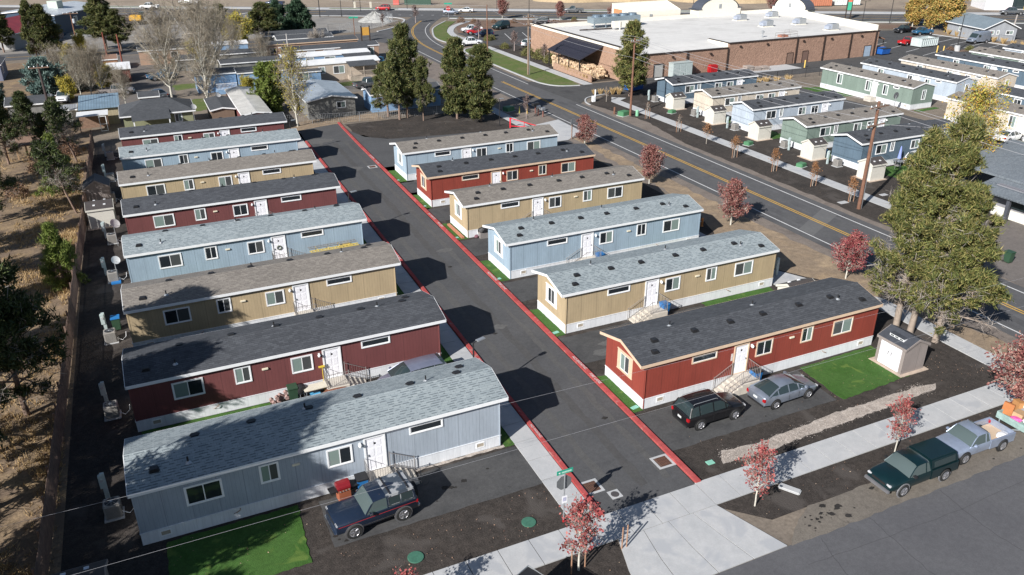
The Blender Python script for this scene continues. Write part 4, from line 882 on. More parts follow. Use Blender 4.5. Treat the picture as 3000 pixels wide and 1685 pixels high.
# --- west side
pd = pine('dark pine beside the west fence with its crown cut by the left edge', (-9.6, 47.6, 0), 11.2, 2.9, 31, 0.14, F_PINEG, BARK, n1=50, k=10, L=0.40, W=0.10, dead=0.15, group='pines west of the fence', per=8, keep=0.6, cj=0.24)
WP = 'pines west of the fence'
for (x, y, z, q, lab) in ((-12.2, 27.0, 1.42, 1.0, 'tall pine on the dry slope out by the nearest grey-blue home'), (-12.2, 38.0, 1.12, 3.3, 'pine shading the nearest maroon roof'), (-13.9, 32.0, 0.95, 4.0, 'pine farther out on the slope near the bottom left'),
                      (-14.8, 84.5, 1.0, 2.7, 'dark pine at the left edge near the wooden deck'), (-17.5, 96.0, 1.05, 3.9, 'dark pine behind the wooden deck'), (-15.0, 70.5, 0.7, 5.2, 'pine at the left edge below the wooden deck'), (-12.5, 43.2, 1.08, 1.9, 'dark pine left of the one cut by the left edge'), (-13.0, 22.6, 0.8, 2.9, 'pine nearest the bottom left corner'),
                      (-17.8, 53, 1.0, 1.7, 'pine on the slope beyond the left edge'), (-17.5, 62, 0.85, 0.5, 'pine far out on the slope past the left edge'), (-19.0, 75.5, 1.0, 2.5, 'pine past the left edge opposite the cream west shed'),
                      (-15.5, 106.0, 0.8, 0.9, 'pine left of the leaning utility pole'), (-13.6, 113.0, 0.62, 1.9, 'bushy pine at the foot of the leaning utility pole'), (-18.0, 118, 0.7, 4.4, 'dark pine at the left edge before the tan yard'),
                      (-10.4, 116.0, 0.48, 0.3, 'olive green pine behind the leaning utility pole'), (-11.5, 108.5, 0.45, 3.1, 'small dark pine by the open carport')):
    dup(pd, lab, (x, y, 0), q, z, WP)
yp = pine('bright green young pine on the dry slope by the west fence', (-8.3, 66.6, 0), 5.2, 1.5, 33, 0.02, F_YOUNG, BARK, n1=44, k=10, L=0.34, W=0.055, per=4, cj=0.08, prof=lambda u: (1-u)**0.7+0.02, name='young_pine_tree', trunk=0.08)
dup(yp, 'olive young pine farther up the west fence', (-9.4, 92.0, 0), 2.0, (1.05, 1.05, 1.2))
sp = pine('thin pine with sparse crown leaning over the west fence', (-7.9, 84.4, 0), 7.4, 1.9, 35, 0.35, F_PINEG, BARK, n1=26, k=8, L=0.4, W=0.09, lean=(-0.22, 0.02), dead=0.3, per=3, name='sparse_pine_tree', trunk=0.1)
dup(sp, 'thin pine with sparse crown by the upper end of the west fence', (-8.3, 103.5, 0), 0.7, (1, 1, 1.0))
# --- far pines and spruces
FP = 'distant pines'
for (x, y, sx, sz, q, lab) in ((-5.0, 191.0, 1.55, 1.02, 1, 'large pine in front of the dark blue building'), (-2.2, 188.0, 1.1, 0.78, 2.2, 'smaller pine right of the large one by the cross road'), (-14.9, 179.1, 1.35, 1.0, 3, 'pine with long bare trunk left of the yellow bush'), (-16.7, 178.7, 0.8, 1.08, 4, 'slender pine leaning over the red roof'),
                             (19.1, 200.9, 1.1, 0.66, 5, 'single pine on the gravel lot right of the excavator'), (26.1, 184.6, 1.7, 0.80, 6, 'broad brownish pine left of the dark spruces'), (-24.0, 196.0, 1.1, 0.8, 0.4, 'dark pine at the left edge by the red roofed house')):
    dup(pp, lab, (x, y, 0), q, (sx, sx, sz), FP)
s1 = pine('dense dark green spruce behind the old mobile homes, right one', (34.8, 190.5, 0), 8.0, 3.6, 41, 0.02, F_SPRUCE, BARK, n1=70, k=12, L=0.6, W=0.2, name='spruce_tree', cat='spruce', group='dark spruces', per=6, prof=lambda u: (1-u)**0.8+0.04)
dup(s1, 'dense dark green spruce behind the old mobile homes, left one', (30.9, 195.0, 0), 2.0, (0.8, 0.8, 0.95), 'dark spruces')
s2 = pine('round blue-green spruce behind the leaning utility pole', (-13.8, 146.5, 0), 5.2, 2.6, 43, 0.02, F_BLUE, BARK, n1=54, k=10, L=0.5, W=0.16, name='blue_spruce_tree', cat='spruce', group='blue spruces', per=5, prof=lambda u: math.sqrt(max(0.01, 1-u**2)))
dup(s2, 'blue-green spruce behind the bare poplars', (-9.0, 149.0, 0), 2.0, (0.8, 0.8, 0.95), 'blue spruces'); dup(s2, 'small blue-green shrubby spruce at the left edge', (-20.5, 141.0, 0), 1.0, (0.6, 0.6, 0.8), 'blue spruces')
# --- bare pale poplars
pr = lambda u: math.sin(math.pi*min(1, 0.15+0.85*u))**0.6
b1 = broad('bare_poplar_tree', 'large bare white-barked poplar, left of the pair', 'bare tree', (4.1, 135.0, 0), 11.8, 6.8, 51, None, WBARK, n1=46, base=0.12, trunk=0.2, elev=0.78, prof=pr, minr=0.015, lim=5, group='bare poplars', sub=5, twigm=F_BARE)
BTREE = b1; dup(b1, 'tallest bare white-barked poplar, right of the pair', (8.4, 122.3, 0), 2.1, (0.85, 0.85, 1.22), 'bare poplars')
dup(b1, 'bare poplar behind the pair of large poplars', (12.8, 150.0, 0), 4.1, (0.85, 0.85, 0.9), 'bare poplars')
for x, y, z, lab in ((-8.7, 142.7, 0.55, 'left'), (-7.2, 141.9, 0.52, 'middle'), (-5.6, 142.4, 0.58, 'right')):
    dup(b1, 'small bare white-trunked poplar behind the blue metal shed, '+lab+' of three', (x, y, 0), x, (z*0.8, z*0.8, z), 'small bare poplars')
by = broad('birch_tree', 'half bare birch with pale yellow leaves at the head of the lane', 'birch', (18.3, 109.4, 0), 9.8, 3.3, 53, F_YEL, WBARK, S_=0.14, k=2, n1=34, base=0.14, trunk=0.13, elev=0.8, prof=pr, minr=0.012, twigm=F_BARE, lim=5, keep=0.5, jit=0.2)
pine('dark green round tree behind the birch', (16.6, 119.0, 0), 7.0, 2.2, 55, 0.02, F_YOUNG, BARK, n1=50, k=10, L=0.4, W=0.14, name='green_tree', cat='evergreen tree', prof=pr)
y1 = broad('yellow_tree', 'round yellow-green tree behind the poplars', 'tree', (19.5, 175.0, 0), 6.0, 3.0, 57, F_YEL, WBARK, S_=0.26, k=6, n1=30, base=0.12, trunk=0.1, elev=0.6, prof=pr, jit=0.25, group='yellow trees')
YTREE = y1; dup(y1, 'small bright yellow tree right of the bare-trunk pines', (-11.8, 176.4, 0), 1.0, (0.5, 0.5, 0.48), 'yellow trees'); dup(y1, 'small bright yellow tree beside the wooden pole with transformer', (-9.2, 181.0, 0), 2.0, (0.5, 0.5, 0.62), 'yellow trees')
o1 = broad('autumn_tree', 'olive and orange autumn tree by the car park, left of three', 'tree', (172.0, 143.0, 0), 7.6, 2.6, 59, foliage('olive_orange_leaves', [(0.25, 0.24, 0.07), (0.38, 0.28, 0.08), (0.50, 0.27, 0.08), (0.20, 0.22, 0.06)], 0.6), WBARK, S_=0.34, k=6, n1=34, base=0.1, trunk=0.13, elev=0.7, prof=pr, jit=0.28, group='autumn trees by the car park')
dup(o1, 'olive and orange autumn tree by the car park, middle of three', (172.0, 137.4, 0), 2.0, (1.05, 1.05, 1.1), 'autumn trees by the car park'); dup(o1, 'olive and orange autumn tree by the car park, right of three', (171.8, 132.6, 0), 4.0, (1.15, 1.15, 1.15), 'autumn trees by the car park')
dup(o1, 'small autumn tree by the corner sign across the highway', (196.0, 163.0, 0), 4.0, (0.8, 0.8, 0.8), 'autumn trees by the car park')
broad('amber_tree', 'orange and yellow autumn tree in front of the cream home', 'tree', (78.2, 54.6, 0), 8.6, 4.4, 61, F_ORG, WBARK, S_=0.20, k=5, n1=34, base=0.15, trunk=0.12, elev=0.8, prof=pr, jit=0.18, keep=0.7)
broad('bare_tree', 'bare tree in front of the cream home at the right edge', 'bare tree', (91.5, 55.5, 0), 6.0, 2.6, 63, None, TWIG, n1=26, base=0.2, trunk=0.09, elev=0.8, prof=pr, minr=0.015, lim=4)
# --- maples
mp_ = lambda u: (1-u)**0.55*min(1, 0.6+2*u)+0.05
mA = broad('maple_tree', 'dusky red maple on the verge behind the farther red home', 'maple', (48.3, 83.9, 0), 3.6, 1.55, 71, F_MAPLE, WBARK, S_=0.12, k=5, n1=28, base=0.2, trunk=0.05, elev=0.75, prof=mp_, jit=0.09, minr=0.012, lim=4, group='verge maples')
dup(mA, 'dusky red maple on the verge behind the middle tan home', (47.3, 68.2, 0), 1.0, 1.1, 'verge maples'); dup(mA, 'dusky red maple on the verge by the survey stake', (47.5, 54.9, 0), 2.3, (1.2, 1.2, 1.13), 'verge maples')
dup(mA, 'large dusky red maple at the right edge above the loaded trailer', (43.4, 23.3, 0), 3.3, (1.45, 1.45, 1.28), 'verge maples')
mB = broad('maple_tree', 'red maple on the verge close to the tall corner pines', 'maple', (48.2, 41.5, 0), 3.5, 1.7, 73, foliage('crimson_leaves', [(0.17, 0.035, 0.045), (0.26, 0.06, 0.065), (0.36, 0.15, 0.13)], 1.5), WBARK, S_=0.12, k=5, n1=28, base=0.2, trunk=0.05, elev=0.75, prof=mp_, jit=0.09, minr=0.012, lim=4)
mC = broad('maple_tree', 'young staked red maple at the foot of the lane by the apron', 'maple', (13.9, 23.3, 0), 3.75, 1.6, 75, F_RED, WBARK, S_=0.15, k=2, n1=22, base=0.24, trunk=0.04, elev=0.7, prof=mp_, jit=0.08, minr=0.006, lim=3, keep=0.42, sub=4, twigm=TWIG, group='young red maples')
dup(mC, 'young red maple with white trunk between the apron and the dark green pickup', (23.9, 23.35, 0), 1.5, (0.85, 0.85, 0.9), 'young red maples'); dup(mC, 'young red maple with white trunk behind the dark green pickup', (33.7, 23.6, 0), 3.0, (0.75, 0.75, 0.86), 'young red maples')
dup(mC, 'top of a young red maple cut by the bottom edge', (5.9, 23.4, 0), 0.4, (0.8, 0.8, 0.78), 'young red maples')
def stake(x, y, h, label): return tag(MB().tube([(0, 0, 0), (0, 0, h)], 0.035, 6).build('tree_stake', plain('stake_wood', (0.33, 0.19, 0.12), 0.9), loc=(x, y, 0)), label, 'stake', 'tree stakes')
stake(13.5, 23.25, 1.5, 'left wooden stake beside the young maple by the apron'); stake(14.25, 23.35, 1.5, 'right wooden stake beside the young maple by the apron')
stake(16.35, 23.6, 1.3, 'left of two short wooden stakes by the apron edge'); stake(16.6, 23.6, 1.35, 'right of two short wooden stakes by the apron edge')
# small staked saplings along the far pavement
sap = broad('sapling', 'thin bare sapling by the pavement nearest the store driveway', 'sapling', (63.5, 104.3, 0), 2.3, 0.7, 77, F_BRSH, TWIG, S_=0.09, k=2, n1=16, levels=2, base=0.35, trunk=0.03, elev=0.9, prof=mp_, jit=0.1, minr=0.01, group='saplings along the far pavement', keep=0.25, sub=4)
sapo = broad('sapling', 'rust-leaved sapling by the far pavement below the cream home', 'sapling', (62.6, 78.6, 0), 2.4, 0.8, 79, foliage('rust_leaves', [(0.24, 0.11, 0.05), (0.32, 0.17, 0.08)], 1.5), TWIG, S_=0.11, k=3, n1=18, levels=2, base=0.4, trunk=0.03, elev=0.9, prof=mp_, jit=0.12, minr=0.01, group='saplings along the far pavement', sub=4)
for (o, x, y, lab) in ((sap, 63.2, 92.8, 'bare sapling by the far pavement beyond the green transformer box'), (sap, 62.9, 85.0, 'bare sapling by the far pavement midway along'), (sapo, 61.9, 72.4, 'rust-leaved sapling by the far pavement, third from the tall pole'),
                       (sapo, 62.4, 66.2, 'rust-leaved sapling by the far pavement, opposite the pale blue home'), (sapo, 62.6, 60.4, 'rust-leaved sapling by the far pavement near the sage green home'), (sapo, 62.4, 55.0, 'rust-leaved sapling right beside the tall utility pole')):
    dup(o, lab, (x, y, 0), x+y, 1.0, 'saplings along the far pavement')
    for k_, dx in enumerate((-0.35, 0.35)): stake(x+dx, y-0.1, 1.4, ('left' if k_ == 0 else 'right')+' stake of the sapling '+lab.split(' sapling ')[-1].replace('by the far pavement', '').strip()[:60])
bs = broad('bare_sapling', 'bare white-trunked sapling beside the mailboxes', 'sapling', (48.0, 99.9, 0), 3.4, 1.0, 81, None, plain('grey_twig_bark', (0.30, 0.25, 0.24), 0.9), n1=22, base=0.3, trunk=0.045, elev=0.9, prof=mp_, minr=0.009, lim=4, twigm=foliage('purple_twigs', [(0.20, 0.14, 0.13), (0.28, 0.21, 0.19)], 1.0), group='bare street trees')
for (x, y, z, lab) in ((66.0, 202.0, 1.3, 'bare purple-grey tree by the stop sign at the highway'), (70.3, 171.0, 1.2, 'bare tree on the bed beside the parked cars'), (70.5, 152.5, 1.15, 'bare tree on the bed near the wooden road pole'), (70.0, 138.0, 1.0, 'bare tree in front of the store, farther from the canopy'), (70.0, 129.5, 1.0, 'bare tree in front of the canopy firewood'), (56.5, 199.0, 0.9, 'bare tree by the yellow notice board')):
    dup(bs, lab, (x, y, 0), x, (z*1.6, z*1.6, z), 'bare street trees')
mr = dup(mA, 'small dusky maple at the highway left of the street lamp', (89.0, 200.0, 0), 1.0, (1.3, 1.3, 1.35), 'highway maples')
dup(mA, 'small dusky maple in front of the grey pickup on the highway', (101.0, 190.5, 0), 2.0, (1.2, 1.2, 1.2), 'highway maples'); dup(mA, 'small dusky maple beside the store tower', (112.0, 183.0, 0), 3.0, (1.0, 1.0, 1.05), 'highway maples'); dup(mA, 'small dusky maple between the orange lift and the arched gable', (160.0, 178.0, 0), 3.0, (1.6, 1.6, 1.2), 'highway maples')
# --- shrubs and grasses
SG = 'shrubs in the beds'
BSH = shrub('shrub', 'brown round shrub at the left end of the highway bed', 'shrub', (76.5, 197.5, 0), 1.1, 1.5, 1, F_BRSH, group='round shrubs of the highway bed')
rb = random.Random(4)
places = ['second', 'third', 'fourth', 'fifth', 'sixth', 'seventh', 'eighth', 'ninth', 'tenth', 'eleventh']
for i in range(10): dup(BSH, 'brown round shrub, '+places[i]+' from the left end of the highway bed', (79.5+i*4.4, 196.3-i*2.5, 0), i, rb.uniform(0.6, 1.0), 'round shrubs of the highway bed')
sg = shrub('shrub', 'leafy olive shrub beside the store wall and pavement', 'shrub', (71.3, 142.0, 0), 1.6, 2.0, 3, F_SHRUB, n=420, S_=0.22, group=SG)
for (x, y, k_, lab) in ((70.6, 146.5, 0.8, 'leafy olive shrub by the store wall, farther than the big one'), (71.0, 137.6, 0.9, 'leafy olive shrub at the foot of the canopy corner'), (69.9, 156.0, 0.6, 'small olive shrub by the car park entrance'), (71.0, 167.5, 0.6, 'yellowish shrub beside the white pickup'), (72.5, 168.4, 0.5, 'low green shrub beside the parked blue car'), (165.9, 121.0, 0.9, 'green shrub between the grey building and the van'), (64.2, 48.3, 1.0, 'straggly shrub right of the tall utility pole'), (65.8, 49.3, 1.1, 'straggly shrub beside the white sign board'), (67.5, 49.0, 0.8, 'straggly shrub behind the white sign board'), (103.5, 187.5, 0.5, 'round shrub behind the store west wall')):
    dup(sg, lab, (x, y, 0), x, k_, SG)
broad('bare_shrub', 'grey bare shrub among the old mobile home roofs', 'shrub', (33.8, 168.5, 0), 3.6, 2.2, 83, None, TWIG, n1=30, base=0.05, trunk=0.06, elev=0.6, prof=pr, minr=0.02, lim=4)
gc = grass_clump('straw ornamental grass nearest the low wall end of the canopy', (68.9, 119.2, 0.03), 1.2, 0.5, 1, group='ornamental grasses by the low wall')
for i in range(10): dup(gc, 'straw ornamental grass along the low wall, '+places[i]+' from the driveway end', (68.9+i*0.03, 120.2+i*1.15, 0.03), i, rb.uniform(0.85, 1.15), 'ornamental grasses by the low wall')
gf = grass_clump('straw ornamental grass by the chain fence nearest the sage green home', (98.5, 104.0, 0.0), 1.3, 0.5, 2, group='ornamental grasses by the chain fence')
for i in range(9): dup(gf, 'straw ornamental grass by the chain fence, '+places[i]+' from the sage green home', (96.3-i*2.0, 104.3+(i % 2)*0.3, 0), i, rb.uniform(0.8, 1.15), 'ornamental grasses by the chain fence')
for i in range(5): dup(gf, 'straw ornamental grass by the driveway corner, '+['first', 'second', 'third', 'fourth', 'fifth'][i]+' from the white pedestal', (64.4+i*0.9, 109.4-i*0.35, 0), i, rb.uniform(0.6, 0.95), 'ornamental grasses by the driveway corner')
for i in range(9): dup(gf, 'straw ornamental grass along the car park kerb, '+places[i]+' from the fence end', (167.0+0.2*i, 111+i*2.4, 0), i, rb.uniform(0.8, 1.1), 'ornamental grasses along the car park')
rs = np.random.RandomState(41); pl = smooth_line([(25.0, 27.15), (27.5, 26.95), (31.5, 27.15), (37.5, 27.3), (40.6, 27.5)], 20); idx = rs.randint(0, len(pl)-1, 5200)
P = np.array([pl[i] for i in idx])+np.stack([rs.randn(5200)*0.15, rs.randn(5200)*0.24], 1); P = np.concatenate([P, np.full((5200, 1), 0.03)], 1); V, F = leaves(P, 0.055, 1, rs, 0.0, 4.0); V[:, 2] = np.maximum(V[:, 2], 0.022)
o = npmesh('pebbles', V, F, foliage('pebble', [(0.32, 0.27, 0.235), (0.44, 0.385, 0.34), (0.52, 0.47, 0.43), (0.24, 0.20, 0.18)], 1.5)); tag(o, 'loose pinkish pebbles spilling from the gravel path into the dark soil', 'pebbles', kind='stuff')
# dry bunch grass on the west slope and verges: nobody could count it
rs = np.random.RandomState(77); C = []
N = 9000; X = -7.6-rs.exponential(3.2, N); Y = 22+rs.rand(N)*88
nz = np.sin(X*0.9+1.7*np.sin(Y*0.35))+np.sin(Y*0.55+X*0.4)+0.8*rs.randn(N); k = (nz > 0.1) & (X > -26)
C = np.stack([X[k], Y[k], np.zeros(k.sum())], 1); Hh = np.where(rs.rand(len(C), 1) < 0.25, 1.9, 1.0)
n = len(C); kk = 9; c = np.repeat(C, kk, 0)+np.concatenate([rs.randn(n*kk, 2)*0.10, np.zeros((n*kk, 1))], 1); d = unit(rs.randn(n*kk, 3)*0.55+np.array([0, 0, 1.0])); s = unit(np.cross(d, rs.randn(n*kk, 3)))*0.02
l = (0.14+0.22*rs.rand(n*kk, 1))*np.repeat(Hh, kk, 0)
V = np.stack([c-s, c+s, c+d*l], 1).reshape(-1, 3)
o = npmesh('dry_grass', V, np.arange(len(V)).reshape(-1, 3), F_DRY); tag(o, 'dry tan bunch grass covering the slope west of the fence', 'grass', kind='stuff')
# fallen leaves and pebbles scattered on beds
rs = np.random.RandomState(5); P = []
for (x0, y0, x1, y1, n) in ((41.8, 26.2, 46.2, 33, 420), (24, 26.2, 40, 32, 240), (24, 22.3, 46, 24.1, 300), (4, 26.2, 15, 29, 420), (15, 20.8, 16, 24, 40), (36, 22.3, 46, 24.1, 160), (-3, 28.7, 4.3, 33, 160), (34.5, 28.6, 41.5, 33, 150), (60.7, 52, 64, 100, 240), (66, 56, 70, 100, 160), (24.3, 98, 46, 107, 300)):
    P.append(np.stack([x0+(x1-x0)*rs.rand(n), y0+(y1-y0)*rs.rand(n), np.full(n, 0.045)], 1))
P = np.concatenate(P); P = P[(np.sin(P[:, 0]*1.3+2*np.sin(P[:, 1]*0.9))+0.9*rs.randn(len(P))) > 0.35]; V, F = leaves(P, 0.06, 1, rs, 0.0, 2.5); V[:, 2] = np.maximum(V[:, 2], 0.03)
o = npmesh('fallen_leaves', V, F, foliage('fallen_leaf', [(0.30, 0.18, 0.12), (0.40, 0.27, 0.18), (0.22, 0.11, 0.08), (0.46, 0.36, 0.27)], 1.0)); tag(o, 'pale fallen leaves scattered over the dark gravel beds', 'leaves', kind='stuff')

# ------------------------------------------------------------------ brick store
def brickmat(name, col, scale=1.0):
    m, n, l, b = newmat(name); co = objco(n, l)
    s = n.new('ShaderNodeSeparateXYZ'); l.new(co, s.inputs[0]); cb = n.new('ShaderNodeCombineXYZ')
    l.new(math_(n, l, 'ADD', s.outputs[0], s.outputs[1]), cb.inputs[0]); l.new(s.outputs[2], cb.inputs[1])
    br = n.new('ShaderNodeTexBrick'); br.inputs['Scale'].default_value = 1.0; br.inputs['Brick Width'].default_value = 0.6; br.inputs['Row Height'].default_value = 0.24
    br.inputs['Mortar Size'].default_value = 0.012; br.inputs['Color1'].default_value = c4(col); br.inputs['Color2'].default_value = c4(tuple(x*0.88 for x in col)); br.inputs['Mortar'].default_value = c4(tuple(x*0.75 for x in col))
    l.new(cb.outputs[0], br.inputs['Vector'])
    g = noise(n, l, 1.8, 5, 0.65, co); c = mixc(n, l, 1.0, br.outputs['Color'], ramp(n, l, g, [(0.3, 0.82), (0.7, 1.08)]), 'MULTIPLY')
    l.new(c, b.inputs['Base Color']); b.inputs['Roughness'].default_value = 0.95; bump(n, l, b, noise(n, l, 4.0, 3, 0.6, co), 0.9, 0.12)
    MATS[name] = m; return m
BRICK = brickmat('split_face_block', (0.36, 0.225, 0.165)); BRICKW = brickmat('smooth_brick', (0.40, 0.255, 0.18))
CREAM = plain('cream_stucco', (0.74, 0.70, 0.61), 0.8, var=0.05)
TPO = ground('white_membrane_roof', [(0.56, 0.55, 0.53), (0.64, 0.63, 0.61), (0.52, 0.51, 0.49)], 0.12, 3, 0.08, stain=(0.15, 0.68, (0.44, 0.43, 0.40)), bstr=0.05)
_n = TPO.node_tree; _b = _n.nodes['Principled BSDF']; _src = _b.inputs['Base Color'].links[0].from_socket; _s = _n.nodes.new('ShaderNodeSeparateXYZ'); _n.links.new(objco(_n.nodes, _n.links), _s.inputs[0])
_f = math_(_n.nodes, _n.links, 'LESS_THAN', math_(_n.nodes, _n.links, 'FRACT', math_(_n.nodes, _n.links, 'DIVIDE', _s.outputs[1], 2.4)), 0.05)
_n.links.new(mixc(_n.nodes, _n.links, math_(_n.nodes, _n.links, 'MULTIPLY', _f, 0.5), _src, (0.42, 0.41, 0.39)), _b.inputs['Base Color'])
BRN = plain('brown_metal', (0.045, 0.03, 0.025), 0.6, 0.2)
t = thing('store_building', 'long brick store with flat white roof and arched cream gables beyond the main road', 'store')
wl = MB(); wl.prism([(74, 117), (96, 117), (96, 117.4), (74, 117.4)], 0, 3.85); wl.prism([(96, 116.9), (132, 116.9), (132, 117.3), (96, 117.3)], 0, 4.6); wl.prism([(96, 117.3), (96.35, 117.3), (96.35, 123), (96, 123)], 3.4, 4.6)
wl.prism([(131.6, 117.3), (132, 117.3), (136.5, 151), (136.1, 151)], 0, 5.6); wl.build('block_wall', BRICK, t)
wl = MB(); wl.prism([(73.6, 117), (74, 117), (74, 151.2), (73.6, 151.2)], 0, 5.0); wl.prism([(74, 151), (136.5, 151), (136.5, 151.4), (74, 151.4)], 0, 4.9); wl.build('brick_wall', BRICKW, t)
r = MB(); r.add([(74, 117.4, 3.8), (96, 117.4, 3.8), (96, 123, 4.35), (74, 123, 4.35)], [(0, 1, 2, 3)]); r.add([(96.35, 117.3, 4.45), (131.6, 117.3, 4.45), (136.1, 151, 4.4), (74, 151, 4.4), (74, 123, 4.35), (96.35, 123, 4.35)], [(0, 1, 2, 3, 4, 5)])
rf = r.build('roof', TPO, t)
for p in (MB().box(73.5, 117.6, 5.0, 74.1, 151.4, 5.45), MB().prism([(131.4, 117.0), (131.6, 117.0), (136.1, 151), (135.9, 151)], 4.4, 5.75), MB().box(74.1, 150.8, 4.4, 114, 151.0, 5.1), MB().box(126, 150.8, 4.4, 136, 151.0, 5.1), MB().box(95.9, 117.3, 3.85, 96.0, 123.0, 4.66)): p.build('parapet', CREAM, t)
p = MB(); p.box(73.45, 117.5, 5.45, 74.15, 151.4, 5.5); p.box(73.95, 116.85, 3.85, 96, 117.45, 3.97); p.box(95.9, 116.75, 4.6, 132.1, 117.35, 4.74); p.box(95.85, 117.35, 4.66, 96.4, 123, 4.72); p.build('roof_edge_trim', BRN, t)
for x in (87.0, 95.75, 111.5, 118.1, 124.8, 131.2): MB().box(x-0.12, 116.7, 0, x+0.12, 116.86, 3.85 if x < 96 else 4.6).build('downpipe', BRN, t)
for x in (84, 92, 98.4, 104.5, 113, 119.8, 127.4):
    MB().box(x-0.22, 116.6, (3.1 if x < 96 else 3.9), x+0.22, 116.88, (3.35 if x < 96 else 4.15)).build('wall_lamp', BRN, t, bevel=0.04)
GREYD = plain('grey_door', (0.36, 0.36, 0.35), 0.6)
for (a, b, h, m) in ((80.3, 82.2, 2.2, GREYD), (109.5, 110.9, 2.0, plain('brown_door', (0.20, 0.13, 0.10), 0.7)), (113.2, 114.5, 2.1, plain('brown_door2', (0.16, 0.10, 0.08), 0.7)), (128.7, 130.4, 2.0, plain('blue_door', (0.30, 0.38, 0.48), 0.6))):
    d = MB().box(a, 116.84 if a > 96 else 116.94, 0, b, 116.95, h).build('door', m, t); MB().box(a-0.06, 116.80, 0, a, 116.9, h+0.08).box(b, 116.80, 0, b+0.06, 116.9, h+0.08).box(a, 116.80, h, b, 116.9, h+0.08).build('door_frame', BRN, d)
# canopy with wood store
CAN = plain('dark_standing_seam', (0.055, 0.055, 0.075), 0.35, 0.4, var=0.1)
c_ = MB().add([(69.0, 122.6, 3.0), (69.0, 134.8, 3.0), (73.6, 134.8, 4.95), (73.6, 122.6, 4.95), (69.0, 122.6, 2.85), (69.0, 134.8, 2.85), (73.6, 134.8, 4.8), (73.6, 122.6, 4.8)], [(0, 1, 2, 3), (7, 6, 5, 4), (0, 4, 5, 1), (3, 2, 6, 7), (0, 3, 7, 4), (1, 5, 6, 2)])
co_ = c_.build('canopy_roof', CAN, t); rb_ = MB()
for i in range(31):
    y = 122.7+i*0.4; rb_.add([(69.0, y-0.02, 3.005), (69.0, y+0.02, 3.005), (73.6, y+0.02, 4.955), (73.6, y-0.02, 4.955), (69.0, y-0.02, 3.05), (69.0, y+0.02, 3.05), (73.6, y+0.02, 5.0), (73.6, y-0.02, 5.0)], [(4, 5, 6, 7), (0, 1, 5, 4), (0, 4, 7, 3), (1, 2, 6, 5)])
rb_.build('seams', CAN, co_)
for y in (123.0, 126.8, 130.6, 134.4): MB().box(69.1, y-0.08, 0, 69.26, y+0.08, 2.86).build('canopy_post', DARK, t)
tag(MB().box(68.55, 117.9, 0, 68.8, 131.5, 1.15).build('garden_wall', BRICKW), 'low brick wall in front of the firewood under the store canopy', 'wall')
rs = np.random.RandomState(3); FW = plain('split_firewood', (0.52, 0.38, 0.25), 0.9, var=0.35, scale=3); fb = thing('firewood_stack', 'long heap of split firewood under the dark canopy', 'firewood')
mb = MB()
for i in range(420):
    x, y = rs.uniform(69.5, 72.3), rs.uniform(119.0, 134); h = min(1.9, 0.25+0.9*(y-118.6))*rs.uniform(0.75, 1.0); mb.M = Matrix.Translation((x, y, h)) @ Matrix.Rotation(rs.rand()*3, 4, 'Z') @ Matrix.Rotation(rs.randn()*0.5, 4, 'X'); mb.box(-0.28, -0.14, -0.14, 0.28, 0.14, 0.14)
mb.M = None; mb.build('logs', FW, fb)
MB().prism([(69.6, 119.6), (72.2, 119.6), (72.2, 134), (69.6, 134)], 0, 1.35).build('stacked_core', FW, fb)
# tower and arches
tw = MB(); tw.box(96, 151.5, 0, 110, 151.7, 6.2); tw.add([(96.0, 151.7, 6.1), (110, 151.7, 6.1), (110, 157, 7.3), (96, 157, 7.3)], [(0, 1, 2, 3)]); tw.add([(96, 151.5, 4), (96, 157, 4), (96, 157, 7.6), (96, 151.5, 6.2)], [(0, 1, 2, 3)]); tw.add([(110, 151.5, 4), (110, 157, 4), (110, 157, 7.6), (110, 151.5, 6.2)], [(0, 1, 2, 3)]); tw.box(96, 157, 0, 110, 157.2, 7.6)
tw.build('tower', CREAM, t); MB().box(95.9, 153.0, 4.6, 95.98, 156.2, 6.6).build('wood_panel', plain('cedar_boards', (0.50, 0.25, 0.12), 0.8, var=0.15, scale=2), t)
MB().box(102.0, 151.40, 5.0, 102.7, 151.48, 5.6).build('louvre', STEEL, t)
def arch(cx0, w_, z0, h, depth, M):
    a = MB(); a.M = M; n = 16; R0 = w_/2
    pr_ = [(-R0, 0), (R0, 0), (R0, z0)]+[(R0*0.86*math.cos(math.pi*i/n), z0+h*math.sin(math.pi*i/n)) for i in range(n+1)]+[(-R0, z0)]
    a.ext([(u, v) for u, v in pr_], 0, depth, 'y'); o = a.build('arched_gable', CREAM, t)
    b = MB(); b.M = M
    P = [(R0*0.90*math.cos(math.pi*i/n), z0+h*1.03*math.sin(math.pi*i/n)+0.03) for i in range(n+1)]
    b.add([(u, -0.1, v) for u, v in P]+[(u, depth+0.4, v) for u, v in P], [(i, i+1, n+2+i, n+1+i) for i in range(n)])
    for sx in (-1, 1): b.box(sx*R0*0.84, -0.1, z0, sx*(R0+0.3), depth+0.4, z0+0.12)
    b.build('arched_roof', plain('slate_metal', (0.09, 0.10, 0.125), 0.5, 0.3), o)
    l_ = MB(); l_.M = M; l_.box(-0.35, -0.05, z0+0.1, 0.35, -0.01, z0+1.0); l_.build('louvre', STEEL, o)
arch(0, 11.5, 5.9, 2.3, 3.0, Matrix.Translation((119.9, 150.6, 0)))
arch(0, 10.0, 5.9, 2.2, 2.4, Matrix.Translation((134.9, 145.2, 0)) @ Matrix.Rotation(R_(-90+6), 4, 'Z'))
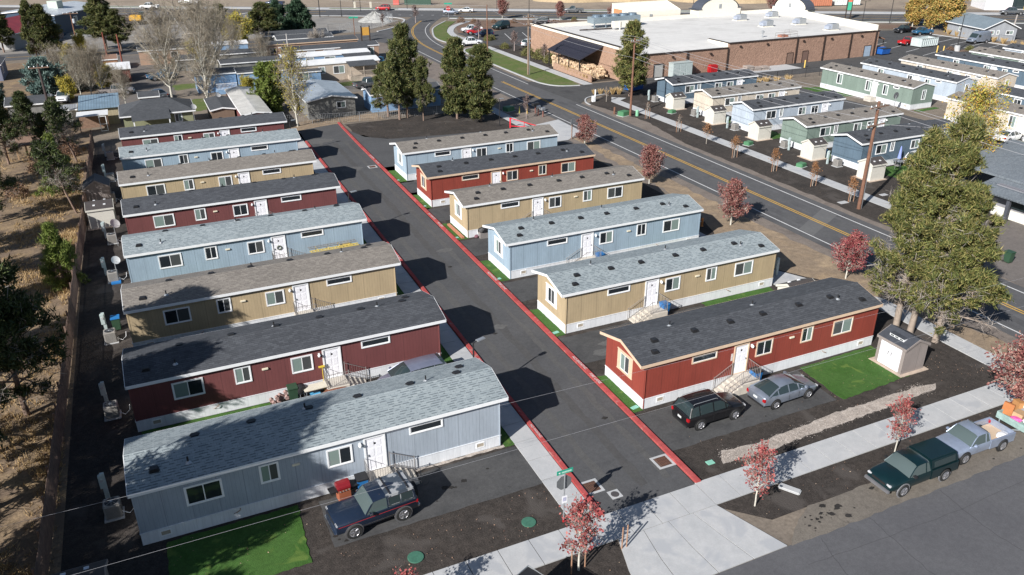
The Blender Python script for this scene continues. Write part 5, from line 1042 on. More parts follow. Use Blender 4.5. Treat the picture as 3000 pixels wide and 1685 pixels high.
def hvac(x, y, rz=0.0, s=1.0):
    m = Matrix.Translation((x, y, 4.42)) @ Matrix.Rotation(rz, 4, 'Z')
    a = MB(); a.M = m; a.box(-1.4*s, -0.8*s, 0.0, 1.3*s, 0.8*s, 0.15); b = a.build('unit_curb', CREAM, rf)
    a = MB(); a.M = m; a.box(-0.5*s, -0.75*s, 0.15, 1.2*s, 0.75*s, 1.25*s); a.build('roof_unit', STEEL, rf, bevel=0.03)
    a = MB(); a.M = m; a.add([(-1.3*s, -0.6*s, 0.25), (-0.5*s, -0.6*s, 0.25), (-0.5*s, -0.6*s, 1.1*s), (-1.3*s, -0.6*s, 0.8*s), (-1.3*s, 0.6*s, 0.25), (-0.5*s, 0.6*s, 0.25), (-0.5*s, 0.6*s, 1.1*s), (-1.3*s, 0.6*s, 0.8*s)], [(0, 1, 2, 3), (7, 6, 5, 4), (0, 3, 7, 4), (3, 2, 6, 7)])
    a.build('intake_hood', plain('light_steel', (0.40, 0.44, 0.52), 0.5, 0.3), rf)
for x, y in ((117.5, 132.5), (125.8, 132.2), (125.6, 123.0), (119.0, 142.5), (128.5, 143.5)): hvac(x, y)
a = MB(); a.box(84.5, 145.0, 5.3, 95.5, 147.6, 6.5); 
for i in range(5): a.box(84.7+i*2.7, 145.1, 4.4, 84.9+i*2.6, 145.3, 5.3)
a.build('condenser_bank', plain('condenser_steel', (0.30, 0.37, 0.42), 0.45, 0.5), rf)
a = MB()
for i in range(5): a.lathe([(0.85, 6.5), (0.9, 6.85), (0.8, 6.85)], (85.9+i*2.1, 146.3, 0), 14)
a.build('condenser_fans', plain('condenser_fan', (0.22, 0.28, 0.34), 0.45, 0.5), rf)
a = MB(); a.box(87.2, 141.5, 4.9, 92.2, 142.6, 6.0)
for x in (88.4, 91.2): a.box(x-0.1, 141.3, 4.4, x+0.1, 141.5, 6.1)
a.build('duct_housing', CREAM, rf)
MB().tube([(80.5, 143.5, 4.6), (83.5, 143.2, 4.6), (87.5, 142.9, 4.6)], 0.13, 6).build('roof_pipes', BRN, rf)
a = MB(); rp = [(108.2, 119.2), (113.5, 119.2), (113.5, 121.4), (112.4, 121.4)]
for z in (4.95, 5.4): a.tube([(x, y, z) for x, y in rp], 0.03, 5)
for x, y in rp+[(110, 119.2), (111.8, 119.2)]: a.tube([(x, y, 4.4), (x, y, 5.4)], 0.035, 5)
a.build('roof_railing', RAILM, rf)
MB().box(110.2, 119.7, 4.42, 111.8, 120.8, 4.8).build('roof_hatch', plain('rusty_hatch', (0.35, 0.15, 0.10), 0.8), rf)
MB().lathe([(0.12, 0), (0.12, 0.8), (0.3, 0.85), (0.3, 1.1), (0.1, 1.2)], (107.2, 121.5, 4.4), 10).build('roof_cowl', STEEL, rf)
# east lean-to of the store
a = MB().add([(132.2, 119, 4.0), (135.8, 118.6, 2.7), (137.5, 130, 2.7), (133.6, 130, 4.0), (132.2, 119, 3.8), (135.8, 118.6, 2.5), (137.5, 130, 2.5), (133.6, 130, 3.8)], [(0, 1, 2, 3), (7, 6, 5, 4), (0, 4, 5, 1), (1, 5, 6, 2)]); a.build('lean_to_roof', plain('cedar_fascia', (0.22, 0.12, 0.08), 0.8), t)
MB().tube([(135.7, 118.8, 0), (135.7, 118.8, 2.7)], 0.1, 6).build('lean_to_post', DARK, t); MB().box(132.1, 118.3, 0, 135.5, 118.6, 1.4).build('screen_wall', BRICK, t)
del t['category']; t['category'] = 'store'

# ------------------------------------------------------------------ older homes and buildings
ROOFW = ground('white_coated_roof', [(0.62, 0.63, 0.64), (0.72, 0.73, 0.74)], 0.3, 4, 0.1, bstr=0.05)
ROOFD = shingle('old_charcoal_shingle', (0.058, 0.064, 0.072), (0.085, 0.09, 0.10), (0.03, 0.033, 0.04), 0.5)
def ribbed(name, col, axis=0, p_=0.3, metal=0.3):
    m, n, l, b = newmat(name); s = n.new('ShaderNodeSeparateXYZ'); l.new(objco(n, l), s.inputs[0])
    f = math_(n, l, 'LESS_THAN', math_(n, l, 'FRACT', math_(n, l, 'DIVIDE', s.outputs[axis], p_)), 0.18)
    c = mixc(n, l, 1.0, tuple(col), ramp(n, l, noise(n, l, 0.7, 5, 0.6, objco(n, l)), [(0.3, 0.75), (0.7, 1.1)]), 'MULTIPLY')
    l.new(mixc(n, l, f, c, tuple(x*0.6 for x in col)), b.inputs['Base Color']); b.inputs['Metallic'].default_value = metal; b.inputs['Roughness'].default_value = 0.4
    bump(n, l, b, f, 0.6, 0.03); MATS[name] = m; return m
OLDG = 'older homes north of the park'
TANS = siding('siding_beige', (0.46, 0.39, 0.32)); TANO = siding('siding_salmon_tan', (0.42, 0.28, 0.20)); LBL = siding('siding_sky_blue', (0.22, 0.36, 0.55)); OLV = siding('siding_olive', (0.24, 0.25, 0.15)); GRYS = siding('siding_grey_shake', (0.20, 0.20, 0.19), 0.5)
t = gable('mobile_home', 'beige mobile home with white roof and railed porch beyond the grey metal-roofed house', 'mobile home', 22.9, 138.6, 15.4, 4.6, 2.9, 3.25, 'x', TANS, ROOFW, 0.1, [('S', 4.9, 5.9, 1.3, 2.3), ('S', 7.4, 9.2, 1.1, 2.3), ('E', 1.2, 2.2, 1.2, 2.2)], group=OLDG)
po = MB().add([(9.6, 0.05, 2.95), (14.4, 0.05, 2.95), (14.4, -2.5, 2.55), (9.6, -2.5, 2.55), (9.6, 0.05, 2.83), (14.4, 0.05, 2.83), (14.4, -2.5, 2.43), (9.6, -2.5, 2.43)], [(0, 1, 2, 3), (7, 6, 5, 4), (3, 2, 6, 7), (0, 3, 7, 4), (1, 5, 6, 2)]).build('porch_roof', ROOFD, t)
MB().box(9.7, -2.4, 0, 14.3, -0.02, 0.75).build('porch_deck', TANS, t)
for x in (9.8, 12.0, 14.2): MB().box(x-0.06, -2.4, 0.75, x+0.06, -2.28, 2.5).build('porch_post', TANS, t)
a = MB(); a.box(9.8, -2.37, 1.6, 14.2, -2.3, 1.67)
for i in range(28): a.box(9.9+i*0.157, -2.35, 0.75, 9.94+i*0.157, -2.31, 1.6)
a.build('porch_railing', TANTRIM if False else TANS, t)
t = gable('mobile_home', 'sky blue annex with large window against the beige porch home', 'mobile home', 22.3, 136.0, 5.2, 2.3, 2.3, 2.5, 'x', LBL, ROOFD, 0.12, [('S', 1.3, 3.2, 0.9, 2.0)], group=OLDG)
t = gable('mobile_home', 'sky blue mobile home with white roof behind the beige porch home', 'mobile home', 23.5, 147.2, 15.5, 4.3, 2.9, 3.2, 'x', LBL, ROOFW, 0.1, [('S', 4.0, 5.3, 1.5, 2.5), ('S', 7.3, 9.1, 1.5, 2.5)], group=OLDG)
MB().add([(10.3, 0.05, 2.9), (15.4, 0.05, 2.9), (15.4, -2.6, 2.5), (10.3, -2.6, 2.5)], [(0, 1, 2, 3)]).build('porch_roof', ROOFD, t)
t = gable('mobile_home', 'salmon tan mobile home with charcoal roof behind the sky blue one', 'mobile home', 25.0, 154.6, 17.8, 4.6, 2.9, 3.3, 'x', TANO, ROOFD, 0.12, [('S', 4.3, 5.6, 1.6, 2.5), ('S', 7.3, 9.2, 1.6, 2.5), ('S', 15.6, 16.8, 0.9, 2.4)], group=OLDG)
MB().add([(10.2, 0.05, 3.1), (15.3, 0.05, 3.1), (15.3, -2.4, 2.7), (10.2, -2.4, 2.7)], [(0, 1, 2, 3)]).build('porch_roof', ROOFD, t)
t = gable('mobile_home', 'salmon tan mobile home with long charcoal roof, second from the back', 'mobile home', 22.6, 163.3, 18.4, 4.0, 2.9, 3.25, 'x', TANO, ROOFD, 0.15, [('S', 1.2, 2.4, 1.2, 2.2)], trim=TANTRIM, group=OLDG)
t = gable('mobile_home', 'grey home with charcoal roof and white eave, left of the bare shrub at the back', 'mobile home', 26.5, 170.0, 11.0, 4.2, 2.8, 3.3, 'x', GRYS, ROOFD, 0.2, group=OLDG)
gable('mobile_home', 'grey home with charcoal roof farthest back below the dark spruces', 'mobile home', 25.0, 176.5, 13.0, 4.2, 2.8, 3.3, 'x', GRYS, ROOFD, 0.2, group=OLDG)
SILV = ribbed('silver_metal_roof', (0.50, 0.55, 0.60), 1, 0.4, 0.4)
gable('house', 'grey house with dappled silver metal roof at the head of the lane', 'house', 20.5, 112.3, 6.6, 11.8, 2.65, 3.2, 'y', GRYS, SILV, 0.3, [('S', 4.0, 5.2, 1.3, 2.1)])
gable('house', 'light blue house in the shade behind the pines of the mulch bed', 'house', 29.6, 112.8, 10.5, 4.2, 2.6, 3.1, 'x', LBL, ROOFD, 0.2, [('S', 8, 9, 1.2, 2.2)], group=OLDG)
gable('mobile_home', 'old maroon mobile home with ribbed white roof along the head of the lane', 'mobile home', 11.2, 107.6, 3.6, 17.5, 2.7, 2.95, 'y', SD['maroon'], ribbed('ribbed_white_roof', (0.60, 0.585, 0.55), 1, 0.6, 0.0), 0.1, group=OLDG)
t = gable('carport', 'dark roofed carport with railing left of the ribbed white roof', 'carport', 8.0, 113.8, 2.9, 7.6, 2.35, 2.6, 'y', plain('carport_brown', (0.16, 0.11, 0.08), 0.8), ROOFD, 0.2)
# hip roofed house
t = thing('house', 'low house with charcoal hip roof and olive walls behind the farthest maroon home', 'house', (-2.8, 113.6, 0))
MB().box(0, 0, 0, 8.4, 6.6, 2.7).build('wall', OLV, t)
MB().add([(-0.4, -0.4, 2.65), (8.8, -0.4, 2.65), (8.8, 7.0, 2.65), (-0.4, 7.0, 2.65), (2.8, 3.3, 3.9), (5.8, 3.3, 3.9)], [(0, 1, 5, 4), (1, 2, 5), (2, 3, 4, 5), (3, 0, 4), (3, 2, 1, 0)]).build('roof', ROOFD, t)
a = MB(); a.box(-0.42, -0.43, 2.5, 8.82, -0.4, 2.66); a.box(-0.43, -0.43, 2.5, -0.4, 7.03, 2.66); a.box(8.8, -0.43, 2.5, 8.83, 7.03, 2.66); a.build('fascia', WHITE, t)
MB().add([(1.0, -2.9, 2.45), (5.6, -2.9, 2.45), (5.6, 1.0, 3.05), (1.0, 1.0, 3.05)], [(0, 1, 2, 3)]).build('porch_roof', ROOFD, t)
bwin(t, 'S', 6.2, 7.0, 1.3, 2.3, 0, 0, 8.4, 6.6)
a = MB()
for x in (1.2, 5.4): a.box(x-0.07, -2.8, 0, x+0.07, -2.66, 2.45)
MB().box(1.13, -2.8, 0, 1.27, -2.66, 2.44).build('porch_post', WHITE, t); MB().box(5.33, -2.8, 0, 5.47, -2.66, 2.44).build('porch_post', WHITE, t)
# blue metal shed
t = thing('metal_shed', 'beige shed with blue corrugated roof below the small bare poplars', 'shed', (-8.0, 121.6, 0))
MB().box(0, 0, 0, 4.6, 6.4, 2.3).build('wall', siding('siding_straw', (0.42, 0.36, 0.24), 0.5), t)
MB().add([(-0.2, -0.3, 2.35), (4.9, -0.3, 2.35), (4.9, 6.7, 2.9), (-0.2, 6.7, 2.9), (-0.2, -0.3, 2.28), (4.9, -0.3, 2.28), (4.9, 6.7, 2.83), (-0.2, 6.7, 2.83)], [(0, 1, 2, 3), (7, 6, 5, 4), (0, 4, 5, 1), (1, 5, 6, 2)]).build('roof', ribbed('blue_corrugated', (0.27, 0.38, 0.47), 0, 0.34), t)
t = thing('lean_to', 'small open lean-to with pale roof and white screen door in the shade', 'shed', (-8.2, 118.0, 0))
for x, y in ((0, 0), (3.4, 0), (0, 2.6), (3.4, 2.6)): MB().box(x-0.06, y-0.06, 0, x+0.06, y+0.06, 2.1).build('post', WOOD, t)
MB().box(-0.2, -0.2, 2.1, 3.6, 2.8, 2.2).build('roof', ROOFW, t); MB().box(0, 2.55, 0, 3.4, 2.62, 2.1).build('wall', WOOD, t)
a = MB(); a.box(2.4, -0.12, 0, 2.48, -0.08, 2.0); a.box(3.2, -0.12, 0, 3.28, -0.08, 2.0); a.box(2.48, -0.12, 1.92, 3.2, -0.08, 2.0); a.box(2.48, -0.12, 0.9, 3.2, -0.08, 0.97); a.box(2.48, -0.12, 0, 3.2, -0.08, 0.08); a.build('screen_door', WHITE, t)
t = gable('mobile_home', 'sky blue home with shaded porch deck behind the bare poplars', 'mobile home', 8.2, 137.2, 6.0, 5.0, 2.9, 3.2, 'x', LBL, ROOFD, 0.15, [('S', 1.0, 2.0, 1.2, 2.2)], group=OLDG)
MB().box(2.6, -2.2, 0, 5.8, 0, 0.7).build('deck', LBL, t); a = MB(); a.box(2.6, -2.2, 1.6, 5.8, -2.14, 1.66)
for i in range(16): a.box(2.65+i*0.2, -2.19, 0.7, 2.69+i*0.2, -2.15, 1.6)
a.build('deck_railing', WHITE, t)
gable('mobile_home', 'sky blue home with large shadowed wall right of the porch deck', 'mobile home', 14.4, 136.2, 8.0, 5.0, 2.9, 3.2, 'x', LBL, ROOFD, 0.15, group=OLDG)
gable('mobile_home', 'charcoal roofed home behind the sky blue deck home', 'mobile home', 13.0, 146.0, 9.5, 4.4, 2.9, 3.2, 'x', GRYS, ROOFD, 0.15, group=OLDG)
gable('mobile_home', 'charcoal roofed home with blue wall behind the tallest bare poplar', 'mobile home', 12.0, 156.0, 10.0, 4.4, 2.9, 3.2, 'x', GRYS, ROOFD, 0.15, group=OLDG)
gable('mobile_home', 'pale blue home below the yellow-green tree', 'mobile home', 11.0, 168.5, 9.5, 4.0, 2.8, 3.1, 'x', LBL, ROOFW, 0.1, group=OLDG)
gable('garage', 'dark red garage with white roof beside the leaning brown pole', 'garage', -4.6, 152.0, 3.4, 6.4, 2.4, 2.9, 'x', plain('barn_red', (0.14, 0.04, 0.03), 0.8), ROOFW, 0.2)
gable('garden_shed', 'orange-brown timber shed below the large distant pine', 'shed', -5.4, 164.5, 2.4, 5.6, 2.1, 2.5, 'x', plain('cedar_shed', (0.30, 0.15, 0.08), 0.8), plain('cedar_roof', (0.22, 0.13, 0.09), 0.9), 0.1)
gable('house', 'grey-blue building cut by the left edge below the cross road', 'building', -28.5, 162.5, 7.4, 8.0, 2.8, 3.8, 'y', siding('siding_dusk', (0.20, 0.22, 0.30)), ROOFD, 0.2, [('E', 2.0, 3.2, 1.0, 2.0)])
t = gable('commercial_building', 'long dark blue building with white metal roof at the top left', 'building', -14.6, 211.5, 20, 15, 5.2, 6.0, 'x', plain('dark_blue_metal', (0.018, 0.045, 0.085), 0.6), ribbed('white_metal_roof', (0.60, 0.64, 0.68), 0, 0.8, 0.2), 0.3, [('S', 7.0, 8.2, 2.0, 4.0), ('S', 15, 16.2, 2.0, 4.0)], rz=R_(60))
MB().box(8, 4, 5.4, 10.2, 6.4, 7.2).build('roof_unit', plain('pale_green_unit', (0.42, 0.47, 0.42), 0.6), roof_of(t))
gable('house', 'house with red metal roof at the top left corner', 'house', -22.2, 199.0, 12.0, 11.0, 3.4, 5.4, 'x', plain('grey_stucco', (0.33, 0.33, 0.33), 0.9), ribbed('red_metal_roof', (0.32, 0.045, 0.05), 0, 0.5, 0.1), 0.5, rz=R_(62))
t = gable('house', 'grey house with blue-grey roof beside the silver van', 'house', 165.9, 119.6, 7.6, 12.5, 2.9, 4.5, 'y', siding('siding_far_grey', (0.33, 0.35, 0.38), 0.3), shingle('blue_grey_shingle', (0.17, 0.22, 0.26), (0.21, 0.26, 0.30), (0.1, 0.12, 0.14), 0.3), 0.5, [('S', 0.9, 2.3, 1.5, 2.2), ('S', 3.0, 3.5, 1.5, 2.2), ('S', 5.2, 6.8, 1.4, 2.1), ('W', 2.0, 2.8, 1.2, 2.0), ('W', 7.5, 8.3, 1.2, 2.0)], rz=R_(-17))
gable('garden_shed', 'small brown yard shed between the hip-roofed house and the silver pickup', 'shed', -0.5, 128.5, 2.6, 2.4, 2.0, 2.5, 'x', plain('brown_shed', (0.16, 0.11, 0.08), 0.8), ROOFD, 0.15)
gable('garden_shed', 'grey yard shed below the pale blue home', 'shed', 6.5, 158.5, 3.2, 3.0, 2.1, 2.7, 'x', GRYS, ROOFD, 0.15)
gable('mobile_home', 'tan mobile home behind the dark red garage', 'mobile home', 0.8, 168.0, 8.5, 3.8, 2.7, 3.1, 'x', TANO, ROOFD, 0.15, [('S', 2, 3.2, 1.2, 2.1), ('S', 5.5, 6.7, 1.2, 2.1)], group=OLDG)
gable('house', 'low grey house behind the dark pines at the left edge', 'house', -17.2, 128.5, 5.2, 5.0, 2.4, 3.0, 'x', GRYS, ROOFD, 0.25)
gable('garden_shed', 'flat pale shed right of the leaning utility pole', 'shed', -11.2, 124.6, 2.6, 3.4, 1.9, 2.2, 'x', plain('pale_shed', (0.38, 0.37, 0.34), 0.8), ribbed('pale_corrugated', (0.42, 0.43, 0.44), 0, 0.3), 0.1)
sheet('gravel_drive', wavy([(-12, 130), (4, 128), (6, 160), (2, 181), (-5, 181), (-2, 162), (-2, 146), (-12, 144)], 0.3, 1.5, 51), 0.0075, ground('yard_gravel', [(0.15, 0.135, 0.125), (0.20, 0.18, 0.165)], 0.2, 6, 0.3))
sheet('gravel_drive', wavy([(22, 128), (60, 128), (46, 168), (42, 168), (41, 160), (42, 134), (22, 133)], 0.3, 1.5, 52), 0.0078, ground('yard_gravel_grey', [(0.17, 0.16, 0.15), (0.22, 0.205, 0.19)], 0.2, 6, 0.3))
for pts, sd_ in (([(8.6, 118), (15, 117), (15, 124), (9, 124)], 53), ([(4.5, 124), (12, 126), (11, 134), (4, 132)], 54), ([(20, 133), (34, 133), (34, 136), (21, 137)], 55), ([(5, 141), (12, 143), (12, 146), (5, 146)], 56)): sheet('patchy_lawn', wavy(pts, 0.4, 1.2, sd_), 0.014, G_LAWN)
for (x, y, h_, k_, lab) in ((-5.2, 146.5, 0.55, 1.1, 'yellow-leaved tree among the small bare poplars'), (-10.2, 139.8, 0.5, 2.3, 'olive yellow tree left of the small bare poplars'), (10.5, 166.0, 0.6, 3.1, 'yellowish tree behind the pair of bare poplars'), (14.8, 130.0, 0.45, 0.6, 'low yellow-green tree beside the ribbed white roof')): dup(YTREE, lab, (x, y, 0), k_, h_, 'yellow trees')
for (x, y, z, k_, lab) in ((-2.5, 133.0, 0.42, 1.5, 'slim bare tree beside the blue corrugated shed'), (17.0, 160.0, 0.6, 2.9, 'bare tree among the charcoal roofs'), (20.5, 150.0, 0.5, 0.9, 'slim bare tree beside the salmon tan homes'), (-11.8, 150.0, 0.5, 3.9, 'bare tree right of the blue-green spruce')): dup(BTREE, lab, (x, y, 0), k_, (z*0.8, z*0.8, z), 'small bare poplars')
for (x, y, k_, lab) in ((-9.6, 99.0, 1.0, 'grey-brown brush by the upper west fence'), (-11.8, 101.5, 1.3, 'grey-brown brush below the timber deck'), (-13.6, 92.5, 1.1, 'grey-brown brush on the slope near the left edge'), (-9.2, 107.0, 1.1, 'grey-brown brush above the sparse pine'), (-10.8, 112.0, 1.3, 'dark brush beside the lean-to')): dup(BSH, lab, (x, y, 0), x, k_, 'brush on the west slope')
# gas station
t = thing('gas_station', 'white fuel station with dark canopy at the top right corner', 'gas station', (217, 158, 0), R_(-32))
MB().box(0, 0, 0, 26, 10, 4.2).build('wall', plain('station_white', (0.72, 0.72, 0.74), 0.7), t)
MB().box(-0.2, -0.3, 3.9, 26, 0, 4.6).build('fascia', plain('station_red', (0.45, 0.06, 0.12), 0.6), t)
MB().box(7, -0.06, 0.4, 18, 0.0, 3.2).build('shop_front', CARGL, t)
MB().box(8, -9, 4.6, 34, -1.5, 5.8).build('canopy', plain('station_navy', (0.06, 0.08, 0.16), 0.6), t)
for x in (10, 18, 26): MB().box(x-0.2, -5.4, 0, x+0.2, -5.0, 4.6).build('canopy_post', plain('post_navy', (0.03, 0.05, 0.14), 0.6), t)
for x in (7.5, 14.5): MB().box(x-0.4, -7.3, 0, x+0.4, -6.7, 2.1).build('fuel_pump', plain('pump_yellow', (0.65, 0.45, 0.08), 0.6), t, bevel=0.08)
# office with slate roof at the right edge
OFR = shingle('office_slate', (0.15, 0.175, 0.20), (0.19, 0.215, 0.24), (0.09, 0.10, 0.12), 0.5)
t = thing('office_building', 'low white office with slate roof at the right edge beyond the big pines', 'building', (0, 0, 0))
MB().box(72.2, 30, 0, 84, 47.0, 2.9).build('wall', plain('grey_render', (0.20, 0.20, 0.22), 0.8), t); MB().box(72.05, 32, 0, 72.2, 46.8, 0.9).build('plinth', plain('white_stone', (0.66, 0.64, 0.58), 0.9), t)
MB().add([(70.6, 28, 2.45), (70.6, 48.2, 2.45), (78, 48.2, 4.0), (78, 28, 4.0), (70.6, 28, 2.3), (70.6, 48.2, 2.3), (78, 48.2, 3.8), (78, 28, 3.8)], [(0, 1, 2, 3), (7, 6, 5, 4), (0, 4, 5, 1), (1, 5, 6, 2)]).build('roof', OFR, t)
MB().add([(73.5, 44.5, 3.3), (73.5, 53, 3.3), (82, 53, 4.6), (82, 44.5, 4.6), (73.5, 44.5, 3.1), (73.5, 53, 3.1), (82, 53, 4.4), (82, 44.5, 4.4)], [(0, 1, 2, 3), (7, 6, 5, 4), (0, 4, 5, 1), (1, 5, 6, 2)]).build('upper_roof', OFR, t)
for y in (44.6, 41.6): MB().box(70.8, y-0.15, 0, 71.1, y+0.15, 2.5).build('pillar', plain('dark_pillar', (0.06, 0.065, 0.08), 0.7), t)
for y in (43.6, 39.5): 
    f = MB().box(72.08, y, 1.1, 72.19, y+1.6, 2.1).build('window', DARK, t); MB().box(72.05, y+0.08, 1.18, 72.085, y+1.52, 2.02).build('pane', CARGL, f)
sheet('office_forecourt', wavy([(58.6, 26), (72, 28), (72, 44.5), (66, 47.5), (60.5, 44)], 0.15, 1, 31), 0.030, ground('forecourt_gravel', [(0.16, 0.145, 0.135), (0.21, 0.185, 0.17)], 0.3, 10, 0.25))

# ------------------------------------------------------------------ vehicles
LENSR = plain('tail_lens', (0.35, 0.01, 0.015), 0.2); LENSW = plain('head_lens', (0.55, 0.56, 0.58), 0.15, 0.2); RIM = plain('alloy_rim', (0.45, 0.45, 0.47), 0.3, 0.8); PLATE = plain('plate', (0.6, 0.62, 0.62), 0.5)
def loft(st, mid=0.0):
    """closed body from stations (x, zbottom, ztop, halfwidth)"""
    V = []; F = []; n = 0
    for x, zb, zt, hw in st:
        h = zt-zb; half = [(0, zb), (hw*0.95, zb), (hw, zb+0.06), (hw, zb+h*0.45), (hw*0.998, zt-h*0.18), (hw*0.985, zt-0.04), (hw*0.93, zt), (0, zt+0.015)] if mid else [(0, zb), (hw*0.86, zb), (hw*0.97, zb+0.08), (hw, zb+h*0.45), (hw*0.985, zt-h*0.22), (hw*0.93, zt-0.05), (hw*0.80, zt), (0, zt+0.025)]
        ring = half+[(-y, z) for y, z in half[-2:0:-1]]; n = len(ring); V += [(x, y, z) for y, z in ring]
    m = len(st); F = [(i*n+k, i*n+(k+1) % n, (i+1)*n+(k+1) % n, (i+1)*n+k) for i in range(m-1) for k in range(n)]
    F += [tuple(range(n)), tuple(range(m*n-1, (m-1)*n-1, -1))]; return V, F
KINDS = {
 'suv': dict(st=[(-2.18, .50, .98, .76), (-2.12, .34, 1.06, .86), (-1.6, .28, 1.09, .90), (-0.2, .27, 1.06, .91), (0.75, .27, 1.02, .91), (1.2, .28, .98, .90), (1.85, .32, .90, .86), (2.12, .40, .76, .78), (2.2, .48, .66, .66)], cab=(-2.08, -1.85, 0.25, 0.98, 1.03, 1.62, .85, .66), wb=(-1.27, 1.30), r=.36, pil=(-1.35, -0.35, 0.55), rails=True),
 'sedan': dict(st=[(-2.28, .48, .92, .72), (-2.2, .34, .98, .82), (-1.6, .26, 1.0, .88), (-0.2, .24, .93, .89), (0.8, .24, .92, .89), (1.2, .25, .88, .88), (1.9, .28, .78, .84), (2.2, .36, .66, .74), (2.3, .42, .56, .60)], cab=(-2.0, -0.95, 0.25, 1.25, .92, 1.36, .82, .60), crown=0.07, wb=(-1.36, 1.34), r=.335, pil=(-1.15, -0.3, 0.5)),
 'van': dict(st=[(-2.35, .48, 1.05, .80), (-2.3, .32, 1.10, .92), (-1.5, .26, 1.10, .95), (0.6, .26, 1.05, .95), (1.3, .28, 1.0, .94), (1.95, .32, .88, .88), (2.3, .42, .70, .76), (2.36, .5, .6, .66)], cab=(-2.28, -2.05, 0.35, 1.45, 1.06, 1.66, .90, .72), wb=(-1.4, 1.5), r=.34, pil=(-1.3, -0.2, 0.75)),
 'cargo': dict(st=[(-2.75, .45, 2.35, .96), (-2.7, .35, 2.45, .98), (0.4, .32, 2.45, .98), (0.9, .32, 2.3, .97), (1.2, .32, 1.9, .97), (1.75, .34, 1.15, .95), (2.4, .40, .98, .88), (2.5, .46, .85, .80)], cab=None, wb=(-1.7, 1.8), r=.36),
 'pickup': dict(st=[(-0.35, .42, 1.12, .90), (0.9, .42, 1.10, .91), (1.25, .42, 1.10, .91), (2.2, .45, 1.02, .88), (2.5, .48, .92, .80), (2.58, .52, .84, .72)], cab=(-0.33, -0.2, 0.72, 1.3, 1.09, 1.66, .86, .72), wb=(-1.55, 1.62), r=.40, pil=(0.05,), bed=(-2.5, -0.38)),
 'crew': dict(st=[(-0.75, .42, 1.15, .92), (0.9, .42, 1.12, .93), (1.25, .42, 1.12, .93), (2.2, .45, 1.05, .90), (2.55, .48, .95, .82), (2.62, .52, .88, .74)], cab=(-0.73, -0.55, 0.72, 1.3, 1.11, 1.72, .86, .70), wb=(-1.65, 1.72), r=.39, pil=(-0.35, 0.15), bed=(-2.55, -0.78)),
}
def wheel(t, x, y, r, sy, w_=0.22, rim=RIM):
    o = MB().lathe([(r*0.93, -w_/2), (r, -w_*0.32), (r, w_*0.32), (r*0.93, w_/2), (r*0.6, w_/2)], (0, 0, 0), 20, 'y').build('wheel', RUBBER, t, smooth=True); o.location = (x, y, r)
    q = MB().lathe([(r*0.64, 0), (r*0.60, 0.012*sy), (r*0.52, -0.03*sy)], (0, sy*(w_/2+0.004), 0), 16, 'y')
    for k in range(5):
        a = k*2*math.pi/5; q.tube([(0.03*math.cos(a), sy*(w_/2+0.012), 0.03*math.sin(a)), (r*0.58*math.cos(a), sy*(w_/2+0.012), r*0.58*math.sin(a))], 0.035, 4)
    q.build('rim', rim, o)
